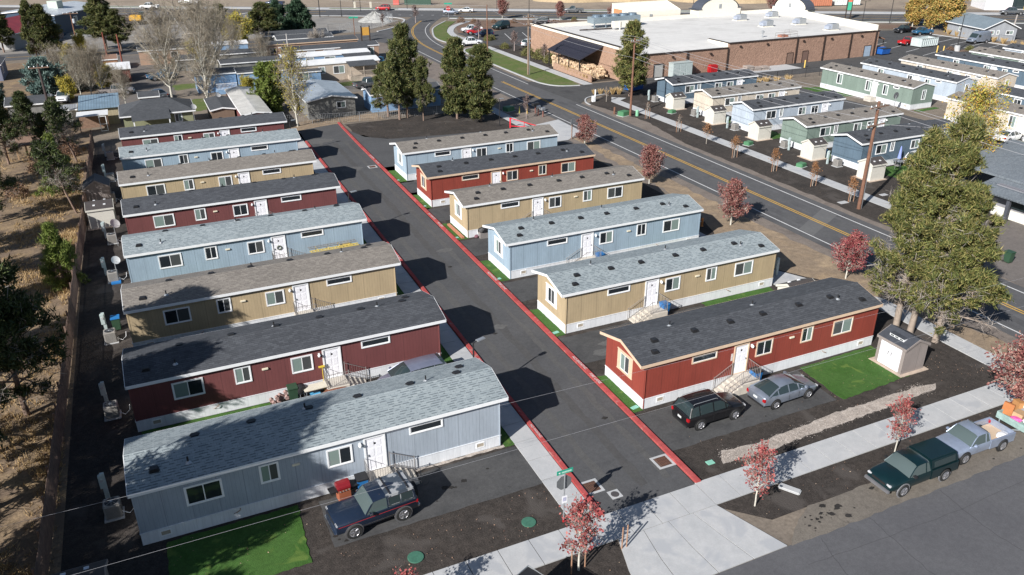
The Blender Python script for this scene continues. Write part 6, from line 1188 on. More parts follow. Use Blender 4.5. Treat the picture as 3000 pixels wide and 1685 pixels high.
def car(name, label, cat, loc, rz, kind, pm, s=0.95, group=None, shell=None, glasscol=CARGL, hub=RIM, detail=True, **kw):
    K = KINDS[kind]; t = thing(name, label, cat, loc, rz, group); t.scale = (s, s, s)
    V, F = loft(K['st'], K.get('sq', 0)); body = MB().add(V, F).build('body', pm, t, smooth=True)
    W = max(q[3] for q in K['st']); x1, x0 = K['st'][-1][0], K['st'][0][0]
    if K.get('bed'):
        b0, b1 = K['bed']; zt = K['st'][0][2]-0.02; o = MB()
        for sy in (-1, 1): o.box(b0, sy*W, 0.46, b1, sy*(W-0.10), zt)
        o.box(b0, -W+0.10, 0.5, b0+0.07, W-0.10, zt); o.box(b1-0.07, -W+0.10, 0.5, b1, W-0.10, zt); o.box(b0, -W+0.1, 0.5, b1, W-0.1, 0.66)
        o.build('bed', pm, t, bevel=0.025); x0 = b0
        if detail: MB().box(b0+0.08, -W+0.13, 0.67, b1-0.08, W-0.13, 0.68).build('bed_floor', kw.get('liner', DARK), t)
    if K['cab']:
        rb_, rt_, ft, fb_, z0, z1, hb, ht = K['cab']
        crown = K.get('crown', 0.045)
        def zt_(x):
            if x < rt_: u = (x-rb_)/max(0.01, rt_-rb_); return z0+(z1-z0)*(1-(1-u)**1.35)
            if x > ft: u = (fb_-x)/max(0.01, fb_-ft); return z0+(z1-z0)*(1-(1-u)**1.35)
            return z1+crown*math.sin(math.pi*(x-rt_)/(ft-rt_))
        def ring(x, o=0.0):
            z = zt_(x)+o; k_ = (z-z0)/(z1-z0); wt = hb+(ht-hb)*min(1, k_)
            return [(x, -hb-o*0.3, z0), (x, -(wt+o), max(z0+0.005, z-0.07*min(1, k_*2))), (x, -(wt-0.13), z), (x, 0, z+0.018*min(1, k_*2)), (x, wt-0.13, z), (x, wt+o, max(z0+0.005, z-0.07*min(1, k_*2))), (x, hb+o*0.3, z0)]
        XS = [rb_+(rt_-rb_)*q/3 for q in range(3)]+[rt_+(ft-rt_)*q/5 for q in range(5)]+[ft+(fb_-ft)*q/3 for q in range(4)]
        VV = [v for x in XS for v in ring(x)]; FF = [(i*7+k, i*7+k+1, (i+1)*7+k+1, (i+1)*7+k) for i in range(len(XS)-1) for k in range(6)]+[(i*7+6, i*7, (i+1)*7, (i+1)*7+6) for i in range(len(XS)-1)]
        MB().add(VV, FF).build('windows', glasscol, t, smooth=True)
        XR = [rt_-0.03+(ft+0.06-rt_)*q/6 for q in range(7)]; VV = [v for x in XR for v in ring(x, 0.014)[1:6]]
        MB().add(VV, [(i*5+k, i*5+k+1, (i+1)*5+k+1, (i+1)*5+k) for i in range(6) for k in range(4)]).build('roof', shell or pm, t, smooth=True)
        p_ = MB()
        for sy in (-1, 1):
            for xa_, xb_, rr_ in ((fb_, ft, 0.03), (rb_, rt_, 0.045)):
                p_.tube([(q_[0], sy*abs(q_[1]), q_[2]) for q_ in [ring(xa_+(xb_-xa_)*k_/4)[1] for k_ in range(5)]], rr_, 5)
            for px in K['pil']:
                u = (px-rb_)/(fb_-rb_); q_ = ring(px)[1]; p_.tube([(px, sy*(hb+0.004), z0), (px, sy*(abs(q_[1])+0.004), q_[2])], 0.032, 4)
        p_.build('pillars', pm, t)
        for sy in (-1, 1): MB().box(fb_-0.35, sy*(hb+0.02), z0+0.02, fb_-0.18, sy*(hb+0.22), z0+0.17).build('mirror', pm if kw.get('mirror') is None else kw['mirror'], t, bevel=0.03)
    if detail:
        for sy in (-1, 1):
            xs = [q for q in (K['pil'] if K['cab'] else (0.9,))]
            dl = MB()
            for px in xs[1:] + (kw.get('dx', [])): dl.box(px-0.008, sy*(W-0.006), 0.42, px+0.008, sy*(W+0.003), (K['cab'][4] if K['cab'] else 1.2)-0.12)
            if xs[1:]: dl.build('door_seam', DARK, t)
    for xw in K['wb']:
        for sy in (-1, 1):
            MB().lathe([(K['r']+0.07, 0), (K['r']+0.07, 0.05*sy)], (xw, sy*(W-0.05), K['r']), 18, 'y').build('wheel_arch', kw.get('arch', DARK), t)
            wheel(t, xw, sy*(W-0.07), K['r'], sy, 0.22, hub)
    zf = K['st'][-2][2]; zr = K['st'][1][2] if not K.get('bed') else 1.05; hwf = K['st'][-2][3]
    for sy in (-1, 1):
        MB().box(x1-0.14, sy*hwf*0.98, zf-0.14, x1+0.0, sy*hwf*0.62, zf-0.01).build('headlight', LENSW, t, bevel=0.03)
        MB().box(x0-0.015, sy*(W-0.03 if K.get('bed') else K['st'][1][3]-0.0), zr-0.32, x0+0.12, sy*(W-0.2 if K.get('bed') else K['st'][1][3]-0.22), zr-0.10).build('taillight', LENSR, t, bevel=0.02)
    MB().box(x1-0.06, -hwf*0.55, zf-0.18, x1+0.012, hwf*0.55, zf-0.04).build('grille', DARK, t, bevel=0.01)
    if kw.get('bumper') or K.get('bed'):
        bm_ = kw.get('bumper', CHROME); MB().box(x1-0.04, -W*0.9, 0.44, x1+0.12, W*0.9, 0.62).build('front_bumper', bm_, t, bevel=0.03); MB().box(x0-0.14, -W*0.9, 0.48, x0+0.02, W*0.9, 0.64).build('rear_bumper', bm_, t, bevel=0.03)
    MB().box(x0-0.16 if K.get('bed') else x0-0.03, -0.16, 0.66, (x0-0.12 if K.get('bed') else x0+0.03), 0.16, 0.78).build('number_plate', PLATE, t)
    if detail and not K.get('bed') and kind != 'blazer':
        bq = MB(); bq.box(x1-0.10, -K['st'][-2][3]*0.92, 0.28, x1-0.015, K['st'][-2][3]*0.92, 0.40); bq.build('front_valance', DARK, t, bevel=0.02)
        MB().box(x0+0.01, -K['st'][0][3]*0.95, 0.28, x0+0.09, K['st'][0][3]*0.95, 0.42).build('rear_valance', DARK, t, bevel=0.02)
        for sy in (-1, 1):
            for px in (-0.05, 0.75): MB().box(px-0.10, sy*(W-0.002), 0.80, px+0.05, sy*(W+0.02), 0.835).build('door_handle', pm, t)
    if K.get('rails') and detail:
        for sy in (-1, 1): MB().tube([(rt_+0.15, sy*(ht-0.08), z1+0.05), (rt_+0.25, sy*(ht-0.08), z1+0.11), (ft-0.3, sy*(ht-0.08), z1+0.11), (ft-0.18, sy*(ht-0.08), z1+0.05)], 0.018, 5).build('roof_rail', DARK if pm.name != 'car_black' else STEEL, t)
    return t
P_BLACK = paint('car_black', (0.008, 0.008, 0.010), 0.2); P_SILV = paint('car_silver_blue', (0.30, 0.34, 0.41), 0.6); P_GREEN = paint('car_dark_green', (0.004, 0.022, 0.026), 0.3)
P_SILV2 = paint('car_pale_blue', (0.36, 0.42, 0.54), 0.5, (0.66, (0.55, 0.60, 0.68))); P_NAVY = paint('car_navy_worn', (0.012, 0.022, 0.045), 0.2, (0.66, (0.12, 0.09, 0.08)))
P_WHITE = paint('car_white', (0.72, 0.73, 0.75), 0.0); P_RED = paint('car_red', (0.42, 0.015, 0.02), 0.1); P_BLUE = paint('car_blue', (0.02, 0.13, 0.26), 0.3); P_DKB = paint('car_dark_blue', (0.012, 0.025, 0.07), 0.3); P_TEAL = paint('car_teal', (0.015, 0.05, 0.055), 0.3); P_GREY = paint('car_grey', (0.16, 0.17, 0.18), 0.5); P_VAN = paint('car_van_grey', (0.25, 0.29, 0.36), 0.4)
# near vehicles
car('suv_car', 'black SUV parked on the drive of the nearest red home', 'SUV', (26.5, 30.55, 0.02), 0.01, 'suv', P_BLACK)
t = car('sedan_car', 'silver-blue sedan parked ahead of the black SUV', 'car', (31.85, 30.4, 0.02), 0.035, 'sedan', P_SILV)
t = car('pickup_truck', 'dark green pickup with matching bed canopy parked on the street shoulder', 'pickup truck', (32.55, 21.6, 0.02), math.pi, 'pickup', P_GREEN, s=0.93, glasscol=CARGL2, arch=plain('grey_flare', (0.18, 0.18, 0.19), 0.6), bumper=plain('grey_bumper', (0.13, 0.13, 0.14), 0.5), mirror=DARK)
cn = MB().add([(-2.48, -.88, 1.10), (-0.3, -.88, 1.10), (-0.3, .88, 1.10), (-2.48, .88, 1.10), (-2.36, -.74, 1.66), (-0.28, -.74, 1.70), (-0.28, .74, 1.70), (-2.36, .74, 1.66)], [(3, 2, 1, 0), (4, 5, 6, 7), (0, 1, 5, 4), (1, 2, 6, 5), (2, 3, 7, 6), (3, 0, 4, 7)]).build('bed_canopy', P_GREEN, t, bevel=0.06, smooth=True)
for sy in (-1, 1): MB().add([(-2.15, sy*.875, 1.22), (-0.55, sy*.875, 1.22), (-0.55, sy*.80, 1.54), (-2.15, sy*.80, 1.54), (-2.15, sy*.84, 1.22), (-0.55, sy*.84, 1.22), (-0.55, sy*.77, 1.54), (-2.15, sy*.77, 1.54)], [(0, 1, 2, 3), (7, 6, 5, 4), (0, 4, 5, 1), (1, 5, 6, 2), (2, 6, 7, 3), (3, 7, 4, 0)]).build('canopy_window', CARGL, cn)
t = car('pickup_truck', 'pale blue-silver pickup with open bed of rubbish towing the trailer', 'pickup truck', (37.6, 22.05, 0.02), math.pi-0.02, 'pickup', P_SILV2, s=0.90, glasscol=CARGL2, liner=plain('bed_cardboard', (0.50, 0.38, 0.27), 0.9, var=0.1))
CARD = plain('cardboard', (0.45, 0.29, 0.16), 0.9, var=0.15); PINK = plain('pink_cloth', (0.60, 0.10, 0.32), 0.8, var=0.3, scale=12); WHT = plain('white_bag', (0.7, 0.7, 0.72), 0.7); ORG = plain('orange_cloth', (0.75, 0.33, 0.12), 0.8, var=0.3, scale=10)
def lump(name, label, cat, c, s, m, seed, parent=None):
    rs_ = np.random.RandomState(seed); bm = bmesh.new(); bmesh.ops.create_icosphere(bm, subdivisions=2, radius=1.0)
    for v in bm.verts: v.co = Vector((v.co.x*s[0], v.co.y*s[1], max(-0.1, v.co.z)*s[2]))*(0.8+0.4*rs_.rand())
    me = bpy.data.meshes.new(name); bm.to_mesh(me); bm.free(); me.materials.append(m); o = bpy.data.objects.new(name, me); COL.objects.link(o); o.location = c
    if parent: o.parent = parent
    else: tag(o, label, cat)
    return o
lump('cloth_bundle', 'orange crumpled cloth in the bed of the pale blue-silver pickup', 'cloth', (38.5, 22.35, 0.68), (0.32, 0.28, 0.22), ORG, 1)
lump('rubbish_bag', 'white torn bags in the tail of the pale blue-silver pickup bed', 'bag', (39.35, 21.6, 0.66), (0.4, 0.3, 0.2), WHT, 2)
# loaded trailer
t = thing('utility_trailer', 'pale green low trailer heaped with boxes behind the pale blue-silver pickup', 'trailer', (42.9, 22.3, 0), math.pi)
a = MB(); PG = plain('pale_green_boards', (0.27, 0.38, 0.36), 0.7, var=0.25, scale=4)
for (x0, y0, x1, y1) in ((-1.9, -0.85, 1.9, -0.79), (-1.9, 0.79, 1.9, 0.85), (1.84, -0.79, 1.9, 0.79), (-1.9, -0.79, -1.84, 0.79)): a.box(x0, y0, 0.45, x1, y1, 0.85)
a.box(-1.84, -0.79, 0.42, 1.84, 0.79, 0.48); a.build('box_body', PG, t); a = MB(); a.tube([(1.9, -0.6, 0.45), (2.9, 0, 0.45)], 0.04, 5); a.tube([(1.9, 0.6, 0.45), (2.9, 0, 0.45)], 0.04, 5); a.build('drawbar', STEEL, t)
for sy in (-1, 1): wheel(t, -0.3, sy*0.98, 0.32, sy, 0.18)
for (x, y, z, sx, sy_, sz, m, rz, lab) in ((41.75, 22.35, .84, .34, .26, .20, CARD, .2, 'brown cardboard box lying on the trailer load near its front'), (41.6, 22.95, .95, .10, .28, .36, plain('orange_board', (0.40, 0.15, 0.05), 0.8), .3, 'upright orange-brown board at the trailer front'), (42.5, 22.95, .9, .3, .2, .30, plain('tan_box', (0.45, 0.22, 0.08), 0.8), 1.2, 'open orange-brown carton at the far side of the trailer'), (42.2, 22.5, .82, .35, .14, .12, plain('grey_box', (0.35, 0.36, 0.38), 0.8), 0.1, 'flat grey box between the trailer cartons')):
    o = MB().box(-sx, -sy_, -sz, sx, sy_, sz).build('carton', m, bevel=0.01); o.location = (x, y, z); o.rotation_euler = (0.05, 0.1, rz); tag(o, lab, 'box')
lump('cloth_bundle', 'pink cloth bundle in the middle of the trailer load', 'cloth', (42.2, 21.85, .8), (.4, .28, .28), PINK, 3); lump('cloth_bundle', 'strip of pink cloth under the cardboard box on the trailer', 'cloth', (41.3, 22.2, .78), (.28, .3, .14), PINK, 4)
lump('rubbish_bag', 'white bag at the near side of the trailer load', 'bag', (41.7, 21.8, .78), (.32, .2, .2), WHT, 5); lump('rubbish_bag', 'white sheets heaped on the far side of the trailer', 'bag', (42.8, 22.6, .95), (.4, .35, .3), WHT, 6)
# old navy SUV
KINDS['blazer'] = dict(st=[(-2.2, .55, 1.14, .88), (-2.15, .5, 1.18, .92), (0.6, .5, 1.16, .93), (0.75, .5, 1.15, .93), (2.12, .54, 1.12, .92), (2.2, .58, 1.07, .90)], sq=1, cab=(-2.1, -1.95, 0.16, 0.66, 1.15, 1.80, .88, .78), wb=(-1.35, 1.32), r=.43, pil=(-0.55,), rails=False)
t = car('suv_car', 'old navy blue two-door SUV with peeling roof by the nearest steps', 'SUV', (6.45, 30.42, 0.02), math.pi+0.085, 'blazer', P_NAVY, s=0.93, glasscol=CARGL2, bumper=CHROME, shell=P_NAVY, arch=plain('chrome_trim', (0.4, 0.4, 0.42), 0.3, 0.8), mirror=CHROME)
cp = MB().add([(-2.16, -.885, 1.16), (-0.5, -.885, 1.16), (-0.5, .885, 1.16), (-2.16, .885, 1.16), (-2.04, -.78, 1.87), (-0.5, -.78, 1.87), (-0.5, .78, 1.87), (-2.04, .78, 1.87)], [(3, 2, 1, 0), (4, 5, 6, 7), (0, 1, 5, 4), (1, 2, 6, 5), (2, 3, 7, 6), (3, 0, 4, 7)]).build('hard_top', paint('peeled_top', (0.05, 0.065, 0.085), 0.0, (0.50, (0.33, 0.34, 0.35))), t, bevel=0.04)
for sy in (-1, 1):
    g = lambda x, z, o: (x, sy*(0.885-(z-1.16)*0.148+o), z)
    for (a_, b_) in ((-1.95, -1.32), (-1.26, -0.68)):
        MB().add([g(a_, 1.26, .006), g(b_, 1.26, .006), g(b_, 1.68, .006), g(a_, 1.68, .006), g(a_, 1.26, -.03), g(b_, 1.26, -.03), g(b_, 1.68, -.03), g(a_, 1.68, -.03)], [(0, 1, 2, 3), (7, 6, 5, 4), (0, 4, 5, 1), (1, 5, 6, 2), (2, 6, 7, 3), (3, 7, 4, 0)]).build('top_window', CARGL, cp)
    MB().tube([g(-2.0, 1.23, .01), g(-2.0, 1.71, .01), g(-0.63, 1.71, .01), g(-0.63, 1.23, .01), g(-2.0, 1.23, .01)], 0.018, 4).build('window_trim', CHROME, cp)
    MB().box(-2.1, sy*0.93, 0.97, 2.1, sy*0.936, 1.0).build('pinstripe', plain('red_stripe', (0.35, 0.03, 0.04), 0.4), t); MB().box(-0.85, sy*0.93, 0.62, 0.85, sy*0.938, 0.66).build('side_trim', CHROME, t)
for x in (-1.75, -0.75): MB().box(x-0.03, -.78, 1.88, x+0.03, .78, 1.92).build('roof_bar', DARK, cp)
MB().lathe([(0.42, 0), (0.42, 0.2)], (-2.42, 0.0, 1.0), 20, 'x').build('spare_wheel', RUBBER, t)
# cars of the west row
car('minivan', 'grey minivan with dark sunroof parked below the nearest maroon home', 'minivan', (12.0, 41.0, 0.02), math.pi+0.05, 'van', paint('car_mauve_grey', (0.25, 0.27, 0.36), 0.5), s=0.93)
t = car('pickup_truck', 'yellow work truck with ladders on its rack beside the wreath home', 'pickup truck', (12.9, 61.5, 0.02), 0.03, 'pickup', paint('car_yellow', (0.55, 0.38, 0.08), 0.0), s=0.92)
a = MB()
for sy in (-1, 1):
    a.tube([(-2.5, sy*.85, 1.75), (0.6, sy*.85, 1.75)], 0.035, 4)
    for x in (-2.4, -1.4, -0.4): a.tube([(x, sy*.85, 1.0), (x, sy*.85, 1.75)], 0.03, 4)
for x in (-2.4, -1.4, -0.4, 0.5): a.tube([(x, -.85, 1.75), (x, .85, 1.75)], 0.03, 4)
a.build('ladder_rack', plain('rack_yellow', (0.55, 0.42, 0.12), 0.6), t)
for k_, (yy, lab) in enumerate(((-0.45, 'nearer ladder'), (0.35, 'farther ladder'))):
    a = MB()
    for q in (-0.18, 0.18): a.box(-2.7, q-0.03, 0, 1.3, q+0.03, 0.08)
    for i in range(14): a.box(-2.6+i*0.28, -0.15, 0.02, -2.56+i*0.28, 0.15, 0.06)
    o = a.build('ladder', plain('ladder_yellow', (0.58, 0.45, 0.12), 0.6) if k_ == 0 else STEEL); o.location = (12.7, 61.5+yy, 1.65+k_*0.03); o.rotation_euler.z = 0.03; tag(o, lab+' lying on the rack of the yellow work truck', 'ladder')
# far vehicles
car('suv_car', 'white SUV beside the slate blue home with the patio umbrella', 'SUV', (79.3, 61.0, 0.03), 0.15, 'suv', P_WHITE, s=1.0)
car('sedan_car', 'white sedan on the bay in front of the cream home', 'car', (97.6, 63.6, 0.03), 0.1, 'sedan', P_WHITE, s=1.0)
car('sedan_car', 'dark blue car behind the end-on sage green home', 'car', (107.0, 85.0, 0.03), 0.2, 'sedan', P_DKB)
FV = 'cars in the store car park'
car('pickup_truck', 'white pickup leaving the store car park onto the main road', 'pickup truck', (64.8, 162.6, 0.05), -0.1, 'crew', P_WHITE, s=1.0, arch=DARK)
car('pickup_truck', 'white pickup parked behind the red pickup', 'pickup truck', (72.6, 180.6, 0.05), 2.95, 'crew', P_WHITE, group=FV); car('pickup_truck', 'red crew-cab pickup parked next to the white pickup', 'pickup truck', (72.4, 177.0, 0.05), 2.95, 'crew', P_RED, group=FV)
car('suv_car', 'dark blue SUV parked next to the red pickup', 'SUV', (72.6, 173.2, 0.05), 2.95, 'suv', P_DKB, group=FV); car('suv_car', 'dark teal SUV parked alone behind the parked row', 'SUV', (81.0, 182.8, 0.05), -2.7, 'suv', P_TEAL, s=1.1, group=FV)
car('sedan_car', 'dark blue hatchback beyond the wooden road pole', 'car', (88.0, 176.0, 0.05), 2.9, 'sedan', P_DKB, group=FV); car('suv_car', 'white off-roader just behind the store west corner', 'SUV', (75.8, 156.2, 0.05), 0.5, 'suv', P_WHITE, group=FV)
car('suv_car', 'black SUV under the lamp in the store car park', 'SUV', (93.5, 186.5, 0.05), 2.5, 'suv', P_BLACK, group=FV)
HV = 'vehicles on the highway'; ha = R_(-30)
car('suv_car', 'bright red SUV on the highway', 'SUV', (66.2, 231.5, 0.05), ha+math.pi, 'suv', P_RED, group=HV); car('suv_car', 'silver SUV on the highway by the stop sign', 'SUV', (80.3, 214.6, 0.05), ha, 'suv', P_SILV, group=HV); car('sedan_car', 'white sedan following the silver SUV on the highway', 'car', (85.6, 217.0, 0.05), ha+math.pi, 'sedan', P_WHITE, group=HV)
car('pickup_truck', 'grey flatbed pickup on the highway before the soil heap', 'pickup truck', (111.9, 203.0, 0.05), ha+math.pi, 'pickup', P_GREY, s=1.05, group=HV); car('pickup_truck', 'white pickup with splashed nose on the highway at the left', 'pickup truck', (6.6, 264.0, 0.05), ha+math.pi, 'crew', P_WHITE, s=1.05, group=HV)
car('pickup_truck', 'dark pickup on the highway behind the spruces', 'pickup truck', (40.5, 256.5, 0.05), ha+math.pi, 'crew', P_DKB, s=1.1, group=HV); car('sedan_car', 'red and white car on the highway behind the spruces', 'car', (45.5, 248.8, 0.05), ha, 'sedan', P_RED, group=HV)
car('pickup_truck', 'white truck parked beside the maroon flatbed at the top', 'pickup truck', (18.0, 271.0, 0.05), ha+math.pi, 'crew', P_WHITE, s=1.2, group=HV)
FE = 'vehicles in the car park east of the store'
car('pickup_truck', 'black pickup under the autumn trees', 'pickup truck', (161.8, 136.4, 0.05), math.pi-0.1, 'crew', P_BLACK, group=FE); car('pickup_truck', 'blue pickup next to the black pickup', 'pickup truck', (162.8, 132.3, 0.05), math.pi-0.1, 'pickup', P_BLUE, group=FE); car('pickup_truck', 'red pickup half hidden by the white roll-off container', 'pickup truck', (147.8, 123.3, 0.05), 0.2, 'pickup', P_RED, group=FE)
t = car('cargo_van', 'silver-blue tall cargo van by the car park kerb', 'van', (163.3, 118.8, 0.05), math.pi-0.05, 'cargo', P_VAN, group=FE)
MB().add([(1.02, -.90, 2.08), (1.66, -.88, 1.25), (1.66, .88, 1.25), (1.02, .90, 2.08), (1.08, -.90, 2.10), (1.72, -.88, 1.27), (1.72, .88, 1.27), (1.08, .90, 2.10)], [(0, 1, 2, 3), (7, 6, 5, 4), (0, 4, 5, 1), (2, 6, 7, 3), (1, 5, 6, 2), (3, 7, 4, 0)]).build('windscreen', CARGL, t)
for sy in (-1, 1): MB().box(0.35, sy*0.98, 1.35, 1.05, sy*1.0, 1.9).build('side_window', CARGL, t)
car('sedan_car', 'pale silver car under the store lean-to', 'car', (134.2, 124.5, 0.05), 0.1, 'sedan', P_SILV, group=FE); car('suv_car', 'maroon SUV between the autumn trees', 'SUV', (187.0, 152.0, 0.05), 1.2, 'suv', paint('car_maroon', (0.10, 0.02, 0.03), 0.3), group=FE)
car('pickup_truck', 'dark long pickup at the fuel pumps', 'pickup truck', (213.6, 147.4, 0.05), R_(-32)+math.pi, 'crew', P_GREY, s=1.1); car('pickup_truck', 'blue pickup behind the grey house roof', 'pickup truck', (188.0, 140.5, 0.05), 1.2, 'crew', P_BLUE)
car('suv_car', 'dark green station wagon by the dark red garage', 'SUV', (-3.4, 158.3, 0.02), 0.0, 'sedan', P_TEAL); car('pickup_truck', 'silver pickup parked behind the small bare poplars', 'pickup truck', (-3.6, 141.9, 0.02), -0.1, 'crew', paint('car_champagne', (0.36, 0.33, 0.32), 0.4))
car('pickup_truck', 'white vehicle facing the camera behind the dark pines at the left', 'pickup truck', (-10.9, 140.2, 0.02), -1.7, 'crew', P_WHITE); car('sedan_car', 'white car half hidden in trees at the left edge', 'car', (-16.8, 138.8, 0.02), -1.5, 'sedan', P_WHITE); car('pickup_truck', 'grey pickup with boat trailer behind the silver-roofed grey house', 'pickup truck', (33.8, 129.9, 0.02), 0.2, 'crew', P_GREY); car('sedan_car', 'blue car behind the beige porch home', 'car', (41.6, 150.5, 0.02), 1.4, 'sedan', P_BLUE)

car('pickup_truck', 'old blue pickup among the charcoal roofs behind the bare poplars', 'pickup truck', (3.6, 152.0, 0.02), 0.3, 'pickup', P_BLUE); car('sedan_car', 'pale car parked behind the hip-roofed house', 'car', (2.2, 136.8, 0.02), 1.9, 'sedan', P_SILV)
# excavator, dump truck, lift, containers
t = thing('excavator', 'yellow excavator with black boom on the gravel lot', 'excavator', (2.6, 230.5, 0), R_(-20)); a = MB()
for sy in (-1, 1): a.box(-1.7, sy*1.1, 0.0, 1.7, sy*0.65, 0.75)
a.build('tracks', RUBBER, t, bevel=0.15); MB().box(-1.9, -1.1, 0.95, 1.0, 1.1, 2.2).build('house', plain('machine_yellow', (0.70, 0.38, 0.02), 0.5), t, bevel=0.1); MB().box(0.2, 0.1, 2.2, 1.4, 1.1, 2.9).build('cab', CARGL, t, bevel=0.05); MB().tube([(1.0, 0, 1.6), (3.8, 0, 4.0), (6.6, 0, 3.2)], 0.28, 6).build('boom', DARK, t); MB().tube([(6.6, 0, 3.2), (7.6, 0, 0.8)], 0.2, 6).build('stick', DARK, t)
t = thing('dump_truck', 'dark dump truck being loaded by the yellow excavator', 'truck', (9.6, 234.2, 0), R_(-30)); MB().box(-2.6, -1.2, 1.1, 1.0, 1.2, 2.6).build('tipper_body', plain('tipper_grey', (0.10, 0.10, 0.11), 0.6), t); MB().box(1.3, -1.1, 0.8, 3.2, 1.1, 2.7).build('cab', DARK, t, bevel=0.1); MB().box(-2.6, -0.5, 0.6, 3.2, 0.5, 1.1).build('chassis', DARK, t)
for x in (-2.0, -0.8, 2.4):
    for sy in (-1, 1): wheel(t, x, sy*1.0, 0.5, sy, 0.3)
t = thing('scissor_lift', 'orange scissor lift beyond the highway between the store gables', 'lift', (146.3, 190.2, 0), R_(-30)); OR_ = plain('lift_orange', (0.62, 0.13, 0.05), 0.6); MB().box(-1.3, -0.7, 0.4, 1.3, 0.7, 1.0).build('base', STEEL, t); MB().box(-1.6, -0.8, 1.9, 1.6, 0.8, 2.1).build('platform', OR_, t); a = MB()
for s_ in (-1, 1): a.tube([(-1.2, s_*0.5, 1.0), (1.2, s_*0.5, 1.9)], 0.07, 4); a.tube([(1.2, s_*0.5, 1.0), (-1.2, s_*0.5, 1.9)], 0.07, 4)
a.build('scissor_arms', OR_, t); a = MB()
for z in (2.6, 3.1): a.tube([(-1.55, -.75, z), (1.55, -.75, z), (1.55, .75, z), (-1.55, .75, z), (-1.55, -.75, z)], 0.05, 4)
for x in (-1.5, -.5, .5, 1.5):
    for s_ in (-.75, .75): a.tube([(x, s_, 2.1), (x, s_, 3.1)], 0.05, 4)
a.build('guard_rail', OR_, t)
for x in (-1, 1):
    for sy in (-1, 1): wheel(t, x, sy*0.75, 0.35, sy, 0.2)
def container(x, y, rz, L, m, label, cat='container', h=1.7):
    t = thing('roll_off_container', label, cat, (x, y, 0.03), rz); a = MB(); W = 1.15
    for (x0, y0, x1, y1) in ((-L/2, -W, L/2, -W+0.07), (-L/2, W-0.07, L/2, W), (-L/2, -W+0.07, -L/2+0.07, W-0.07), (L/2-0.07, -W+0.07, L/2, W-0.07)): a.box(x0, y0, 0.2, x1, y1, h)
    a.box(-L/2+0.07, -W+0.07, 0.2, L/2-0.07, W-0.07, 0.3); a.build('box_body', m, t); n = int(L/0.62)
    a = MB(); 
    for i in range(n+1):
        q = -L/2+0.08+i*(L-0.16)/n
        for sy in (-1, 1): a.box(q-0.07, sy*W, 0.2, q+0.07, sy*(W+0.13), h-0.05)
    for sy in (-1, 1): a.box(-L/2-0.03, sy*(W-0.09), h, L/2+0.03, sy*(W+0.1), h+0.1)
    a.box(-L/2-0.02, -W, h+0.001, -L/2+0.1, W, h+0.1); a.build('ribs', m, t)
    for q in (-L/2+0.5, L/2-0.5): MB().lathe([(0.16, -0.7), (0.16, 0.7)], (q, 0, 0.16), 10, 'y').build('roller', DARK, t)
container(149.6, 120.6, 0.08, 5.2, paint('container_white', (0.50, 0.56, 0.56), 0.0, (0.68, (0.30, 0.12, 0.06))), 'white ribbed roll-off container with rust stains in the car park')
container(182.5, 185.5, R_(-20), 7.5, plain('container_rust', (0.42, 0.17, 0.10), 0.8, var=0.2), 'rust-red roll-off container across the highway', h=2.6); container(191.5, 183.5, R_(-15), 7.5, plain('container_pale', (0.60, 0.64, 0.64), 0.7, var=0.2), 'pale roll-off container right of the rust-red one', h=2.6)
t = thing('dumpster', 'bright blue dumpster at the east end of the store wall', 'dumpster', (133.9, 116.9, 0.03), 0.05); BLU = plain('dumpster_blue', (0.015, 0.10, 0.38), 0.5); MB().ext([(-0.7, 0.2), (0.7, 0.2), (0.85, 1.35), (-0.85, 1.15)], -1.1, 1.1, 'x').build('bin_body', BLU, t); MB().box(-1.12, -0.9, 1.2, 1.12, 0.9, 1.27).build('lid', DARK, t)
t = thing('dumpster', 'blue dumpster tucked behind the pine by the store', 'dumpster', (71.6, 109.5, 0.03), 0.3); MB().ext([(-0.9, 0.2), (0.9, 0.2), (1.0, 1.7), (-1.0, 1.5)], -1.3, 1.3, 'x').build('bin_body', BLU, t); MB().box(-1.32, -1.0, 1.62, 1.32, 1.0, 1.72).build('lid', BLU, t)
t = thing('utility_cabinet', 'large pale green-grey electrical cabinet at the store wall', 'cabinet', (85.2, 116.0, 0.03)); CAB = plain('cabinet_grey', (0.38, 0.44, 0.44), 0.5); MB().box(-2.0, -0.7, 0, 2.0, 0.7, 2.3).build('housing', CAB, t, bevel=0.03); MB().box(-2.05, -0.75, 2.3, 2.05, 0.75, 2.4).build('lid', CAB, t)
for q in (-1.95, -0.6, 0.75): MB().box(q, -0.73, 0.15, q+1.2, -0.70, 2.1).build('door', CAB, t)
tag(MB().box(-0.9, -0.5, 0, 0.9, 0.5, 1.5).build('red_bin', P_RED, bevel=0.2, loc=(92.0, 115.9, 0.03)), 'bright red rounded tank bin behind the slate blue home', 'bin')
t = thing('pallet_stack', 'stacked grey pallets and crates by the store ramp', 'pallets', (100.5, 114.4, 0.03)); 
for i in range(7): MB().box(-2.6+(i % 3)*1.8, -0.6, 0.02+(i//3)*0.35, -1.1+(i % 3)*1.8, 0.6, 0.3+(i//3)*0.35).build('pallet', plain('pallet_wood', (0.33, 0.28, 0.25), 0.9, var=0.3, scale=6), t)
for i, (x, y, lab) in enumerate(((110.2, 112.8, 'at the store ramp'), (145.5, 114.0, 'left one on the car park island'), (146.3, 113.2, 'right one on the car park island'))): tag(MB().lathe([(0.11, 0), (0.11, 1.25), (0.07, 1.32)], (0, 0, 0), 10).build('bollard', plain('bollard_yellow', (0.70, 0.48, 0.12), 0.6), loc=(x, y, 0.03)), 'yellow bollard '+lab, 'bollard')
